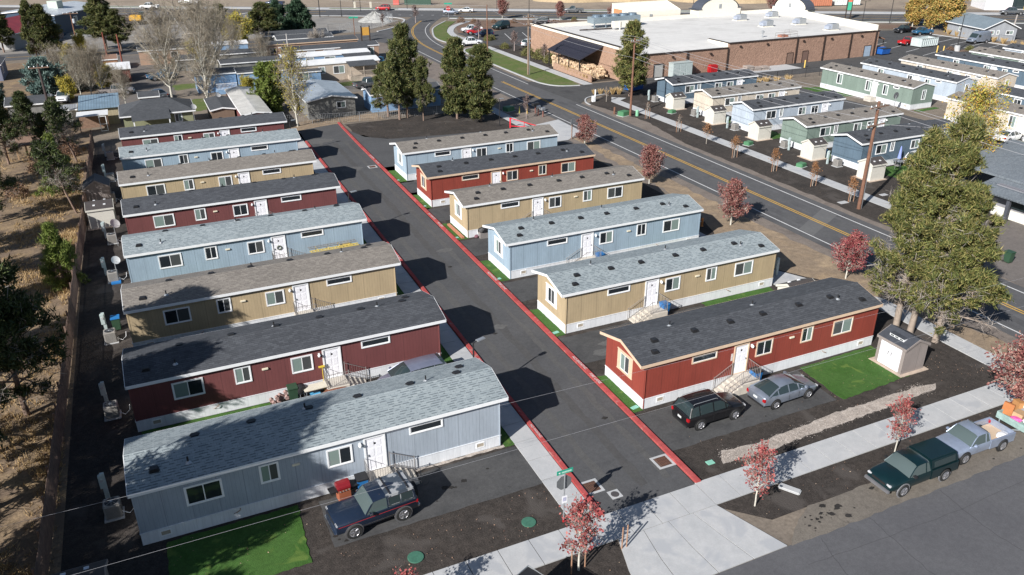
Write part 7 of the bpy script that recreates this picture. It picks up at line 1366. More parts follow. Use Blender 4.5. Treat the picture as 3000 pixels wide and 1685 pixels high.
sheet('planting_bed', wavy([(146.8, 112.8), (155, 112.0), (155.6, 113.8), (147, 114.9)], 0.1, 0.7, 8), 0.040, G_BED); dup(BSH, 'rust-brown shrub on the car park island', (149.0, 113.8, 0), 1, 0.7, 'island shrubs'); dup(sg, 'olive shrub on the car park island', (153.6, 113.0, 0), 1, 0.5, 'island shrubs')

# ------------------------------------------------------------------ poles, wires, signs
def pole(x, y, h, label, arms=(), r=0.16, mat=POLEW, conduit=False, transformer=False, arm_rz=0.0, lean=(0, 0)):
    t = thing('utility_pole', label, 'utility pole', (x, y, 0)); MB().tube([(0, 0, 0), (lean[0], lean[1], h)], r, 10, r*0.68).build('pole', mat, t)
    for z, L in arms:
        a = MB(); a.M = Matrix.Translation((lean[0]*z/h, lean[1]*z/h, z)) @ Matrix.Rotation(arm_rz, 4, 'Z'); a.box(-L, -0.19, -0.06, L, -0.07, 0.07); a.build('crossarm', WOOD, t)
        for q in (-L+0.12, -L*0.4, L*0.4, L-0.12):
            a = MB(); a.M = Matrix.Translation((lean[0]*z/h, lean[1]*z/h, z)) @ Matrix.Rotation(arm_rz, 4, 'Z'); a.lathe([(0.05, 0.07), (0.08, 0.14), (0.04, 0.26)], (q, -0.13, 0), 8); a.build('insulator', STEEL, t)
    if conduit: MB().tube([(0.26, -0.05, 0), (0.22, -0.05, conduit)], 0.055, 6).build('conduit', STEEL, t)
    if transformer: MB().lathe([(0.26, 0), (0.28, 0.1), (0.28, 0.8), (0.2, 0.9)], (0.38, -0.1, transformer), 12).build('transformer', plain('transformer_grey', (0.42, 0.46, 0.50), 0.5), t)
    return t
pole(61.6, 53.1, 10.5, 'tallest brown utility pole with two crossarms beside the far pavement', ((10.0, 1.35), (8.3, 1.25)), 0.19, conduit=6.5, arm_rz=R_(8)); pole(62.0, 95.2, 10.6, 'brown utility pole by the green transformer box and store pine', ((10.1, 0.7),), 0.17)
pole(62.0, 128.4, 10.2, 'utility pole with white conduit on the store lawn', ((9.6, 1.1), (8.4, 1.0)), 0.17, plain('grey_brown_pole', (0.22, 0.16, 0.12), 0.9, var=0.25), conduit=6.5); pole(65.3, 154.2, 9.0, 'plain brown utility pole on the lawn by the store entrance', (), 0.15)
pole(-11.6, 123.1, 8.4, 'dark leaning utility pole with crossarm in front of the blue spruce', ((7.9, 1.2),), 0.2, plain('tarred_pole', (0.055, 0.04, 0.038), 0.9), lean=(-0.1, 0)); pole(-11.0, 205.7, 6.2, 'wooden pole with grey transformer before the dark blue building', ((5.9, 1.5),), 0.17, transformer=3.9)
pole(-2.2, 161.8, 6.6, 'rust-brown pole beside the dark red garage', (), 0.17, plain('rust_pole', (0.20, 0.06, 0.04), 0.9)); pole(-4.6, 169.0, 6.2, 'second rust-brown pole behind the dark red garage', (), 0.15, plain('rust_pole', (0.20, 0.06, 0.04), 0.9)); pole(173.2, 118.5, 5.2, 'leaning grey pole at the corner of the grey house', (), 0.2, plain('silver_pole', (0.30, 0.27, 0.25), 0.9), lean=(0.9, 0.3))
pole(26.6, 159.5, 5.2, 'pale grey pole at the west end of the salmon tan homes', (), 0.14, plain('pale_pole', (0.45, 0.43, 0.41), 0.9)); pole(46.7, 224.1, 7.0, 'black pole at the near side of the highway', (), 0.13, DARK)
def wire(p, q, sag, label, r=0.016):
    pts = []
    for i in range(17):
        u = i/16; pts.append((p[0]+(q[0]-p[0])*u, p[1]+(q[1]-p[1])*u, p[2]+(q[2]-p[2])*u-sag*4*u*(1-u)))
    return tag(MB().tube(pts, r, 4).build('overhead_wire', plain('wire_grey', (0.34, 0.34, 0.36), 0.5), None), label, 'wire', 'overhead wires')
wire((-25, 28.2, 7.0), (75, 25.6, 7.0), 0.0, 'thin wire crossing in front of the nearest grey-blue home and the nearest red home', 0.0045); wire((-25, 24.2, 7.0), (75, 23.8, 7.0), 0.0, 'thin wire crossing above the front drive and the black SUV', 0.0045)
for dx, z1, z2, nm in ((-1.2, 10.15, 10.3, 'left top'), (0.0, 10.75, 10.8, 'centre top'), (1.2, 10.15, 10.3, 'right top')):
    wire((61.6+dx, 53.0, z1), (62+dx*0.5, 95.2, z2), 0.5, nm+' wire between the tallest pole and the pole by the store pine'); wire((62+dx*0.5, 95.2, z2), (62+dx*0.8, 128.4, z2-0.6), 0.4, nm+' wire between the store pine pole and the lawn pole'); wire((61.6+dx, 53.0, z1), (61+dx, 5, z1), 0.6, nm+' wire running off from the tallest pole past the big pines')
wire((61.6, 53.1, 8.0), (62, 95.2, 8.0), 0.5, 'lower telephone wire between the tallest pole and the store pine pole'); wire((62, 95.2, 8.0), (62, 128.4, 8.0), 0.4, 'lower telephone wire between the store pine pole and the lawn pole'); wire((62, 128.4, 8.4), (65.3, 154.2, 8.6), 0.4, 'wire between the lawn pole and the pole by the store entrance'); wire((61.6, 53.1, 8.4), (95, 36, 7.5), 0.4, 'wire from the tallest pole towards the office'); wire((62.8, 53.0, 8.5), (62, 95.2, 8.6), 0.8, 'slack wire under the crossarm of the tallest pole')
wire((65.3, 154.2, 8.8), (20, 215, 9), 0.8, 'wire from the lawn entrance pole across the road bend')
def lamp(x, y, h, rz, label, arm=0.5, r=0.06, two=False, m=DARK):
    t = thing('street_lamp', label, 'street lamp', (x, y, 0), rz); MB().tube([(0, 0, 0), (0, 0, h)], r, 8, r*0.8).build('pole', m, t)
    for s_ in ((1, -1) if two else (1,)):
        MB().tube([(0, 0, h-0.05), (s_*arm*0.6, 0, h+0.02)], 0.03, 5).build('arm', m, t); hd = MB().box(s_*arm*0.5, -0.14, h-0.02, s_*(arm*0.5+0.6), 0.14, h+0.06).build('lamp_head', m if two else STEEL, t, bevel=0.03)
    MB().lathe([(r*2.2, 0), (r*2.2, 0.08)], (0, 0, 0), 8).build('base', m, t); return t
lamp(14.85, 37.9, 4.0, 0.3, 'black lane lamp at the street end between the two nearest homes of the west row'); lamp(14.95, 67.4, 4.0, 0.3, 'black lane lamp beside the middle maroon home'); lamp(15.2, 96.2, 4.0, 0.3, 'black lane lamp behind the farthest light blue home'); lamp(43.1, 98.0, 3.6, 0, 'plain black post lamp at the edge of the dark mulch bed', 0.01)
for x, y, h, lab in ((73.3, 231.5, 6.5, 'by the green gate across the highway'), (95.6, 218.5, 6.5, 'among the red shrubs across the highway'), (97.0, 200.5, 5.0, 'double-headed, behind the store west corner'), (141.9, 189.8, 6, 'beside the orange lift'), (52.4, 223.7, 6.5, 'at the zebra crossing, near side'), (59.9, 232.2, 6.5, 'at the zebra crossing, far side'), (168.7, 155.3, 4.9, 'double-headed, by the corner sign'), (171.7, 149.6, 9, 'tall one left of the autumn trees'), (150.5, 113.5, 7.0, 'on the concrete foot of the car park island'), (13.0, 265.5, 6, 'behind the excavator on the highway'), (61.2, 245.0, 6, 'far side of the highway by the red SUV')):
    lamp(x, y, h, R_(-30), 'dark street lamp '+lab, 1.2, 0.09, two=('double' in lab))
tag(MB().lathe([(0.6, 0), (0.5, 1.1)], (0, 0, 0), 12).build('lamp_foot', CONC, loc=(150.5, 113.5, 0.03)), 'pale concrete lamp foot on the car park island', 'concrete base')
SGR = plain('sign_green', (0.02, 0.30, 0.20), 0.5, var=0.05); SBK = plain('sign_back', (0.20, 0.21, 0.22), 0.4, 0.5)
def octo(r): return [(r*math.cos(math.pi/8+k*math.pi/4), r*math.sin(math.pi/8+k*math.pi/4)) for k in range(8)]
t = thing('stop_sign', 'stop sign seen from behind with green street name blade at the foot of the lane', 'sign', (14.75, 26.35, 0), 0.0)
MB().tube([(0, 0, 0), (0, 0, 2.95)], 0.035, 8).build('post', STEEL, t); a = MB(); a.ext([(u, v+2.35) for u, v in octo(0.42)], 0.045, 0.06, 'y'); a.build('octagon', SBK, t)
bl = MB().box(-0.42, -0.02, 2.92, 0.42, 0.02, 3.14).build('name_blade', SGR, t); MB().box(-0.18, -0.024, 2.985, 0.34, -0.021, 3.075).build('worn_lettering', plain('faded_mint', (0.35, 0.62, 0.52), 0.6, var=0.5, scale=25), bl)
MB().add([(-0.36, -0.024, 3.03), (-0.26, -0.024, 3.09), (-0.26, -0.024, 2.97)], [(0, 1, 2)]).build('arrow', WHITE, bl)
sp_ = MB().box(-0.14, -0.055, 1.2, 0.14, -0.04, 1.62).build('notice', plain('white_notice', (0.75, 0.75, 0.78), 0.6), t); MB().box(-0.09, -0.058, 1.32, 0.09, -0.056, 1.54).build('worn_lettering', plain('faded_notice_ink', (0.42, 0.42, 0.55), 0.6, var=0.6, scale=30), sp_)
MB().lathe([(0.05, 0), (0.05, 0.15)], (0, 0, 0), 8).build('sleeve', P_RED, t)
t = thing('stop_sign', 'red stop sign facing the camera at the highway junction', 'sign', (75.3, 203.3, 0), R_(-20)); MB().tube([(0, 0, 0), (0, 0, 3.3)], 0.05, 6).build('post', STEEL, t); a = MB(); a.ext([(u, v+2.9) for u, v in octo(0.6)], -0.08, -0.05, 'y'); oc = a.build('octagon', P_RED, t); text_mesh('STOP', 0.42, WHITE, oc, M=Matrix.Translation((0, -0.09, 2.9)) @ Matrix.Rotation(R_(90), 4, 'X')); MB().box(-1.0, -0.03, 3.9, 1.0, 0.03, 4.3).build('name_blade', SGR, t); MB().tube([(0, 0, 3.3), (0, 0, 4.3)], 0.04, 5).build('upper_post', STEEL, t)
t = thing('stop_sign', 'grey back of a stop sign before the sage green end-on home', 'sign', (97.3, 81.2, 0), 0); MB().tube([(0, 0, 0), (0, 0, 2.3)], 0.05, 6).build('post', STEEL, t); a = MB(); a.ext([(u, v+2.3) for u, v in octo(0.5)], 0.0, 0.03, 'y'); a.build('octagon', SBK, t)
t = thing('road_sign', 'back of a rectangular road sign on a brown post beside the road apron', 'sign', (48.6, 87.8, 0), R_(20)); MB().box(-0.05, -0.05, 0, 0.05, 0.05, 2.3).build('post', WOOD, t); MB().box(-0.3, -0.08, 1.9, 0.3, -0.05, 2.6).build('panel', STEEL, t)
t = thing('sign_board', 'white sign board on white posts beyond the main road', 'sign', (64.9, 49.4, 0), R_(12)); 
for q in (-1.0, 1.0): MB().box(q-0.08, -0.06, 0, q+0.08, 0.06, 2.3).build('post', WHITE, t)
pn_ = MB().box(-0.92, -0.05, 1.2, 0.92, 0.05, 2.25).build('panel', WHITE, t)
for k_, z in enumerate((2.05, 1.85, 1.65, 1.45)): MB().box(-0.7, -0.056, z-0.03, 0.7-0.2*(k_ % 2), -0.051, z+0.03).build('line_of_text', plain('faded_blue_ink', (0.35, 0.42, 0.62), 0.7), pn_)
t = thing('notice_board', 'amber notice board between two dark posts near the road bend', 'sign', (46.8, 178.8, 0), R_(-5)); 
for q in (-0.9, 0.9): MB().box(q-0.12, -0.12, 0, q+0.12, 0.12, 3.2).build('post', BRN, t)
MB().box(-0.8, -0.05, 1.2, 0.8, 0.05, 2.9).build('panel', plain('amber_board', (0.50, 0.27, 0.05), 0.7), t)
t = thing('street_name_sign', 'green street name sign on a wooden post above the road bend fence', 'sign', (45.3, 182.5, 0), R_(-10)); MB().box(-0.08, -0.08, 0, 0.08, 0.08, 4.6).build('post', POLEW, t); MB().box(-1.0, -0.04, 4.4, 1.0, 0.04, 4.8).build('name_blade', SGR, t)
t = thing('shop_sign', 'tall dark pylon sign with orange and green panels by the car park', 'sign', (168.6, 160.2, 0), R_(-30)); MB().box(-0.7, -0.15, 0, -0.5, 0.15, 6.0).build('post', BRN, t); MB().box(0.5, -0.15, 0, 0.7, 0.15, 6.0).build('post', BRN, t); MB().box(-0.5, -0.1, 4.2, 0.5, 0.1, 5.9).build('upper_panel', plain('orange_panel', (0.55, 0.13, 0.07), 0.6), t); MB().box(-0.5, -0.1, 2.2, 0.5, 0.1, 4.15).build('lower_panel', plain('green_panel', (0.04, 0.35, 0.22), 0.6), t); MB().box(-0.9, -0.25, 6.0, 0.9, 0.25, 6.2).build('cap', BRN, t)
t = thing('kiosk', 'dark green park gate with round sign across the highway', 'gate', (79.5, 240.5, 0), R_(-30)); MB().box(-4, -0.2, 0, 4, 0.2, 2.6).build('panel', plain('gate_green', (0.03, 0.07, 0.05), 0.7), t); MB().lathe([(1.1, 0), (1.1, 0.08)], (0, -0.32, 2.6), 20, 'y').build('round_sign', plain('badge', (0.25, 0.3, 0.22), 0.7), t); MB().box(-7.4, -0.3, 0, -5.6, 0.3, 3.6).build('red_post', plain('kiosk_red', (0.45, 0.10, 0.08), 0.7), t)
for q in (0, 1): tag(MB().box(-0.25, -0.2, 0, 0.25, 0.2, 1.6).build('traffic_pedestal', plain('pedestal_pale', (0.65, 0.6, 0.5), 0.6), loc=(60.5+q*4.2, 240.8-q*2.0, 0.1)), ('white' if q == 0 else 'cream')+' roadside pedestal on the highway verge', 'pedestal')

# ------------------------------------------------------------------ fences
def fence_boards(name, label, pts, h, m, pitch_=0.16, lean=0.0, boards=True):
    t = thing(name, label, 'fence'); a = MB(); k = 0
    for (x0, y0), (x1, y1) in zip(pts[:-1], pts[1:]):
        L = math.hypot(x1-x0, y1-y0); n = int(L/pitch_); dx, dy = (x1-x0)/L, (y1-y0)/L
        for i in range(n):
            x, y = x0+dx*(i+0.5)*pitch_, y0+dy*(i+0.5)*pitch_; hh = h*(1+0.03*math.sin(i*12.9)); w_ = pitch_*0.42
            a.add([(x-dx*w_-dy*0.012, y-dy*w_+dx*0.012, 0.04), (x+dx*w_-dy*0.012, y+dy*w_+dx*0.012, 0.04), (x+dx*w_+dy*0.012, y+dy*w_-dx*0.012, 0.04), (x-dx*w_+dy*0.012, y-dy*w_-dx*0.012, 0.04),
                   (x-dx*w_-dy*0.012, y-dy*w_+dx*0.012, hh), (x+dx*w_-dy*0.012, y+dy*w_+dx*0.012, hh), (x+dx*w_+dy*0.012, y+dy*w_-dx*0.012, hh), (x-dx*w_+dy*0.012, y-dy*w_-dx*0.012, hh)], [(3, 2, 1, 0), (4, 5, 6, 7), (0, 1, 5, 4), (1, 2, 6, 5), (2, 3, 7, 6), (3, 0, 4, 7)])
        r_ = MB()
        for z in (0.4, h-0.35): r_.tube([(x0-dy*0.05, y0+dx*0.05, z), (x1-dy*0.05, y1+dx*0.05, z)], 0.04, 4)
        r_.build('rail', m, t)
        for i in range(int(L/2.5)+1):
            q = min(i*2.5, L); MB().box(-0.05, -0.05, 0, 0.05, 0.05, h+0.05).build('post', m, t, loc=(x0+dx*q-dy*0.1, y0+dy*q+dx*0.1, 0))
    a.build('boards', m, t); return t
FWD = plain('old_fence_boards', (0.17, 0.115, 0.09), 0.95, var=0.4, scale=2.5)
fence_boards('board_fence', 'long weathered wooden board fence along the west side of the park', [(-7.9, 24), (-7.55, 45), (-7.3, 66), (-6.9, 84), (-6.6, 112)], 1.75, FWD, 0.17)
fence_boards('board_fence', 'pinkish wooden fence around the dark blue building', [(-14.7, 210.7), (-8, 226.5), (3, 240)], 1.9, plain('pink_fence', (0.33, 0.24, 0.21), 0.9, var=0.15), 0.3)
fence_boards('board_fence', 'long pinkish fence panel before the red-roofed house', [(-30, 194), (-22.5, 206.5), (-15.5, 210.5)], 1.6, plain('pink_fence2', (0.22, 0.15, 0.13), 0.9, var=0.15), 0.35)
def chain(label, pts, h=1.5, m=STEEL, step=2.6):
    t = thing('chain_fence', label, 'fence'); ws = MB()
    for (x0, y0), (x1, y1) in zip(pts[:-1], pts[1:]):
        L = math.hypot(x1-x0, y1-y0); n = max(1, int(L/step))
        for i in range(n+1):
            q = i/n; MB().tube([(0, 0, 0), (0, 0, h)], 0.035, 5).build('post', m, t, loc=(x0+(x1-x0)*q, y0+(y1-y0)*q, 0))
        for k in range(5): z = h*(0.06+0.235*k); ws.tube([(x0, y0, z), (x1, y1, z)], 0.022 if k == 4 else 0.007, 3)
        nn = int(L/0.3)
        for i in range(nn): q = i/nn; ws.tube([(x0+(x1-x0)*q, y0+(y1-y0)*q, 0.05), (x0+(x1-x0)*min(1, q+0.3/L), y0+(y1-y0)*min(1, q+0.3/L), h)], 0.006, 3, cap=False)
    ws.build('mesh_wires', m, t)
    return t
chain('wire mesh fence at the head of the lane in front of the old houses', [(16.8, 111.0), (24.0, 108.9), (29.3, 108.3), (35.0, 108.0), (43, 107.5)], 1.3); chain('tall wire fence around the gravel heap lot', [(42, 193.8), (50, 194.5), (56, 198.6), (61.5, 207.0), (60.8, 213)], 2.0)
chain('dark wire fence behind the store service drive', [(86, 108.0), (98, 106.2), (113, 105.5)], 1.5, DARK); chain('dark wire fence beside the cargo van', [(168.0, 117.5), (168.3, 108), (168.6, 100)], 1.6, DARK)
t = thing('deck', 'weathered timber deck frame in tree shade at the left edge', 'deck', (-15.8, 107.6, 0)); MB().box(0, 0, 1.5, 4.2, 4.5, 1.65).build('floor', WOOD, t)
for x in (0.2, 1.2, 2.2, 3.2, 4.1): MB().box(x-0.09, 0, 0, x+0.09, 0.18, 1.5).build('post', plain('deck_post', (0.36, 0.24, 0.14), 0.9), t)
# red swing gate at the park exit
t = thing('swing_gate', 'red triangular steel swing gate on the pavement behind the farthest east home', 'gate', (43.9, 96.3, 0), R_(-38)); RDG = plain('gate_red', (0.55, 0.015, 0.03), 0.5)
MB().box(-0.09, -0.09, 0, 0.09, 0.09, 1.35).build('gate_post', RDG, t); MB().tube([(0, 0, 1.3), (4.2, 0, 0.35)], 0.06, 6).build('top_bar', RDG, t); MB().tube([(0, 0, 0.25), (4.2, 0, 0.3)], 0.06, 6).build('bottom_bar', RDG, t); MB().tube([(1.9, 0, 0.27), (1.9, 0, 0.88)], 0.05, 6).build('strut', RDG, t)

# ------------------------------------------------------------------ small equipment
ACM = plain('ac_grey', (0.30, 0.285, 0.265), 0.6, var=0.1)
def ac(x, y, label, m=ACM, rz=0.0):
    t = thing('air_conditioner', label, 'air conditioner', (x, y, 0.02), rz, 'outdoor cooling units'); MB().box(-0.45, -0.45, 0, 0.45, 0.45, 0.06).build('pad', CONC, t); b = MB().box(-0.38, -0.38, 0.06, 0.38, 0.38, 0.85).build('casing', m, t, bevel=0.05)
    g = MB()
    for i in range(16): z = 0.14+i*0.042; g.box(-0.386, -0.30, z, 0.386, 0.30, z+0.014); g.box(-0.30, -0.386, z, 0.30, 0.386, z+0.014)
    g.build('louvres', plain('ac_dark', (0.13, 0.125, 0.12), 0.7), b); MB().lathe([(0.31, 0.852), (0.31, 0.858)], (0, 0, 0), 20).build('fan_opening', DARK, b)
    g = MB().lathe([(0.07, 0.86), (0.07, 0.885)], (0, 0, 0), 10)
    for k in range(4): a_ = k*math.pi/4; g.tube([(0.31*math.cos(a_), 0.31*math.sin(a_), 0.868), (-0.31*math.cos(a_), -0.31*math.sin(a_), 0.868)], 0.008, 4)
    g.build('fan_grille', STEEL, b); MB().tube([(0.38, -0.2, 0.3), (0.7, -0.25, 0.1), (0.95, -0.1, 0.25), (1.0, -0.1, 0.6)], 0.018, 5).build('refrigerant_pipe', WHITE, t); return t
MET = plain('meter_grey_green', (0.42, 0.50, 0.50), 0.6, var=0.08)
def meter(x, y, label, rz=0.0, h=1.55):
    t = thing('meter_pedestal', label, 'meter box', (x, y, 0), rz, 'utility pedestals'); MB().box(-0.10, -0.08, 0, 0.10, 0.08, h).build('post', MET, t); MB().box(-0.20, -0.12, h*0.45, 0.06, 0.10, h*0.95).build('meter_box', MET, t, bevel=0.02); MB().lathe([(0.08, -0.04), (0.08, 0)], (-0.07, -0.12, h*0.78), 10, 'y').build('dial', LENSW, t); return t
wn = ['nearest grey-blue home', 'nearest maroon home', 'nearer tan home', 'light blue wreath home', 'middle maroon home', 'farther tan home', 'farther light blue home', 'farthest maroon home']
for i, y in enumerate([36.0, 45.3, 55.1, 65.8, 74.6, 86.9, 94.0, 103.2]):
    ac(-5.0 if i < 3 else -4.75, y, 'grey cooling unit at the back end of the '+wn[i]); meter(-5.3, y+1.55, 'grey-green meter post behind the '+wn[i])
gn = ['slate blue home by the store', 'cream home across the road', 'pale blue home across the road', 'sage green home across the road', 'slate blue home with patio umbrella']
for i, y in enumerate([101.3, 91.4, 82.6, 73.2, 64.6]):
    ac(70.2, y, 'grey cooling unit at the end of the '+gn[i]); meter(69.9, y+(-1.1 if i % 2 else 1.2), 'pale meter post at the end of the '+gn[i])
meter(42.9, 36.2, 'pale green utility pedestal behind the taupe shed'); meter(43.6, 44.3, 'pale green utility pedestal on the pavement behind the tan home with grey roof')
TRG = plain('transformer_green', (0.07, 0.20, 0.10), 0.6)
for (x, y, s_, lab) in ((61.2, 95.7, 0.7, 'dark green transformer box at the foot of the pole by the store pine'), (68.2, 94.0, 0.5, 'small green box before the first cream shed across the road'), (67.0, 76.0, 0.5, 'small green box before the third cream shed across the road'), (66.4, 66.2, 0.5, 'green box before the fourth cream shed across the road'), (47.7, 105.2, 0.7, 'green transformer box beside the mailboxes')):
    t = thing('transformer_box', lab, 'utility box', (x, y, 0), 0.3); MB().box(-s_, -s_*0.8, 0, s_, s_*0.8, s_*0.95).build('housing', TRG, t, bevel=0.06); MB().box(-s_*1.15, -s_*0.95, 0, s_*1.15, s_*0.95, 0.06).build('pad', CONC, t)
tag(MB().lathe([(0.22, 0), (0.22, 0.75), (0.16, 0.85)], (0, 0, 0), 12).build('telecom_pedestal', plain('mint_post', (0.20, 0.45, 0.28), 0.6), loc=(62.8, 94.7, 0)), 'mint green cylindrical pedestal by the store pine pole', 'pedestal')
tag(MB().lathe([(0.15, 0), (0.15, 1.0)], (0, 0, 0), 10).build('wooden_post', POLEW, loc=(60.5, 97.0, 0)), 'short thick wooden post left of the dark green transformer box', 'post')
tag(MB().lathe([(0.1, 0), (0.1, 1.7)], (0, 0, 0), 10).build('marker_post', WHITE, loc=(62.3, 105.6, 0)), 'white marker post at the store driveway corner', 'post')
tag(MB().box(-0.25, -0.2, 0, 0.25, 0.2, 0.85).build('junction_box', WHITE, bevel=0.03, loc=(61.8, 105.2, 0)), 'white junction box at the store driveway corner', 'utility box')
# mailboxes
for (x, y, h, w_, lab) in ((50.6, 102.3, 1.3, 0.55, 'large dark cluster mailbox by the road'), (50.4, 101.0, 1.2, 0.3, 'small black mailbox between the cluster box and the silver one'), (50.6, 99.9, 1.15, 0.28, 'silver mailbox on a red-brown post nearest the road apron')):
    t = thing('mailbox', lab, 'mailbox', (x, y, 0), R_(15)); m = DARK if 'silver' not in lab else STEEL; MB().box(-0.07, -0.07, 0, 0.07, 0.07, h-0.2).build('post', plain('mail_post', (0.22, 0.10, 0.08), 0.8), t); b = MB().ext([(-w_*0.5, 0), (w_*0.5, 0), (w_*0.5, 0.28), (w_*0.3, 0.4), (-w_*0.3, 0.4), (-w_*0.5, 0.28)], -w_, w_, 'x'); o = b.build('box', m, t); o.location = (0, 0, h-0.2)
tag(MB().lathe([(0.09, 0), (0.09, 1.3)], (0, 0, 0), 10).build('bollard', plain('bollard_yellow', (0.70, 0.48, 0.12), 0.6), loc=(49.4, 102.6, 0)), 'yellow and white bollard beside the mailboxes', 'bollard'); tag(MB().lathe([(0.08, 0), (0.08, 1.0)], (0, 0, 0), 10).build('bollard', plain('bollard_olive', (0.35, 0.32, 0.08), 0.6), loc=(48.5, 103.2, 0)), 'olive bollard beside the bare sapling', 'bollard')
# hydrant and shadows post on the verge
t = thing('hydrant', 'orange hydrant on the verge behind the light blue east home', 'hydrant', (44.9, 55.8, 0)); MB().lathe([(0.16, 0), (0.12, 0.1), (0.12, 0.6), (0.16, 0.66), (0.1, 0.8), (0.03, 0.86)], (0, 0, 0), 12).build('barrel', plain('hydrant_orange', (0.55, 0.20, 0.05), 0.6), t); MB().lathe([(0.05, -0.22), (0.05, 0.22)], (0, 0, 0.5), 8, 'x').build('nozzles', STEEL, t)
box_lid(44.8, 58.8, GREENC, 'green utility lid on the verge beyond the hydrant', (0.35, 0.22), 0.3)
# bins, grills and yard things
def bin_(x, y, body, lid, label, rz=0.0):
    t = thing('wheelie_bin', label, 'wheelie bin', (x, y, 0.02), rz); MB().add([(-0.24, -0.27, 0.08), (0.24, -0.27, 0.08), (0.24, 0.22, 0.08), (-0.24, 0.22, 0.08), (-0.29, -0.34, 0.95), (0.29, -0.34, 0.95), (0.29, 0.30, 0.95), (-0.29, 0.30, 0.95)], [(3, 2, 1, 0), (4, 5, 6, 7), (0, 1, 5, 4), (1, 2, 6, 5), (2, 3, 7, 6), (3, 0, 4, 7)]).build('bin_body', body, t, bevel=0.03)
    MB().box(-0.31, -0.38, 0.95, 0.31, 0.34, 1.02).build('lid', lid, t, bevel=0.03); MB().tube([(-0.28, 0.36, 0.92), (0.28, 0.36, 0.92)], 0.02, 5).build('handle', lid, t)
    for sx in (-1, 1): MB().lathe([(0.11, -0.03), (0.11, 0.03)], (sx*0.27, 0.24, 0.11), 10, 'x').build('wheel', RUBBER, t)
    return t
BB = plain('bin_blue', (0.02, 0.16, 0.42), 0.5); BG = plain('bin_green', (0.03, 0.07, 0.04), 0.5)
bin_(6.5, 32.55, BB, DARK, 'blue wheelie bin with black lid next to the nearest steps of the west row'); bin_(31.35, 32.3, BB, DARK, 'blue wheelie bin beside the steps of the nearest red home'); bin_(31.5, 42.35, BB, BB, 'blue wheelie bin beside the steps of the tan home with grey roof'); bin_(31.9, 52.2, BB, BB, 'blue wheelie bin beside the steps of the light blue east home'); bin_(4.95, 42.5, BG, BG, 'dark green wheelie bin below the window of the nearest maroon home'); bin_(62.7, 38.2, BG, BG, 'dark green wheelie bin on the gravel forecourt right of the big pines'); bin_(71.3, 68.0, BB, BB, 'blue bin beside the fourth cream shed across the road'); bin_(-4.6, 56.8, BG, BB, 'dark bin behind the nearer tan home')
t = thing('gas_grill', 'gas grill with dark red hood next to the blue bin and navy SUV', 'grill', (5.5, 32.35, 0.02), 0.1); MB().box(-0.3, -0.28, 0.1, 0.3, 0.28, 0.85).build('cabinet', plain('grill_rust', (0.32, 0.10, 0.05), 0.6), t); MB().ext([(-0.3, 0.85), (0.3, 0.85), (0.3, 1.05), (0.12, 1.2), (-0.15, 1.2), (-0.3, 1.0)], -0.34, 0.34, 'x').build('hood', plain('grill_red', (0.22, 0.015, 0.02), 0.3), t, bevel=0.03); MB().box(-0.72, -0.24, 0.80, -0.36, 0.24, 0.86).build('side_shelf', DARK, t); MB().box(0.36, -0.24, 0.80, 0.72, 0.24, 0.86).build('side_shelf', DARK, t)
for q in range(4): MB().lathe([(0.03, -0.04), (0.03, 0)], (-0.22+q*0.15, -0.28, 0.80), 8, 'y').build('knob', STEEL, t)
lump('barbecue', 'dark kettle barbecue between the red-hooded grill and the blue bin', 'grill', (6.0, 32.6, 0.55), (0.28, 0.28, 0.35), DARK, 11)
t = thing('covered_grill', 'black covered grill at the front of the middle tan home of the east row', 'grill', (25.6, 61.75, 0.02)); lump('cover', '', '', (0, 0, 0.65), (0.62, 0.34, 0.42), DARK, 12, t); MB().box(-0.5, -0.2, 0, 0.5, 0.2, 0.55).build('stand', RAILM, t)
tag(lump('flower_pot', '', '', (24.9, 62.0, 0.1), (0.2, 0.2, 0.2), plain('plum_pot', (0.16, 0.07, 0.09), 0.6), 13), 'plum coloured pot beside the black covered grill', 'pot')
for i in range(6): tag(MB().box(-0.13, -0.3, 0, 0.13, 0.3, 0.14).build('planter_box', plain('terracotta', (0.42, 0.17, 0.10), 0.8, var=0.2), loc=(23.72-0.0*i, 62.6+i*0.62, 0.03)), 'terracotta planter at the street end wall of the middle tan home, '+['first', 'second', 'third', 'fourth', 'fifth', 'sixth'][i]+' from the corner', 'planter')
t = thing('folding_table', 'white folding table with blue tub beneath at the nearest maroon home', 'table', (6.3, 42.25, 0.02), 0.03); MB().box(-0.75, -0.35, 0.74, 0.75, 0.35, 0.79).build('table_top', plain('ivory_plastic', (0.62, 0.58, 0.48), 0.6), t, bevel=0.01)
for x in (-0.65, 0.65):
    for y in (-0.28, 0.28): MB().tube([(x, y, 0), (x, y, 0.74)], 0.02, 5).build('leg', STEEL, t)
t = thing('storage_tub', 'blue plastic tub under the white folding table', 'tub', (6.2, 42.1, 0.02)); MB().box(-0.28, -0.2, 0, 0.28, 0.2, 0.32).build('tub', plain('tub_blue', (0.05, 0.28, 0.55), 0.5), t, bevel=0.04); MB().box(-0.3, -0.22, 0.32, 0.3, 0.22, 0.36).build('lid', plain('tub_lid', (0.08, 0.36, 0.62), 0.5), t)
t = thing('kettle_grill', 'round black kettle grill between green bin and folding table', 'grill', (5.4, 42.4, 0.02)); MB().lathe([(0.05, 0.45), (0.25, 0.55), (0.32, 0.75), (0.27, 0.95), (0.05, 1.05)], (0, 0, 0), 16).build('bowl', DARK, t, smooth=True)
for k in range(3): MB().tube([(0.1*math.cos(k*2.1), 0.1*math.sin(k*2.1), 0.5), (0.3*math.cos(k*2.1), 0.3*math.sin(k*2.1), 0)], 0.015, 5).build('leg', STEEL, t)
BRC = plain('brown_cover', (0.20, 0.075, 0.04), 0.7, var=0.2)
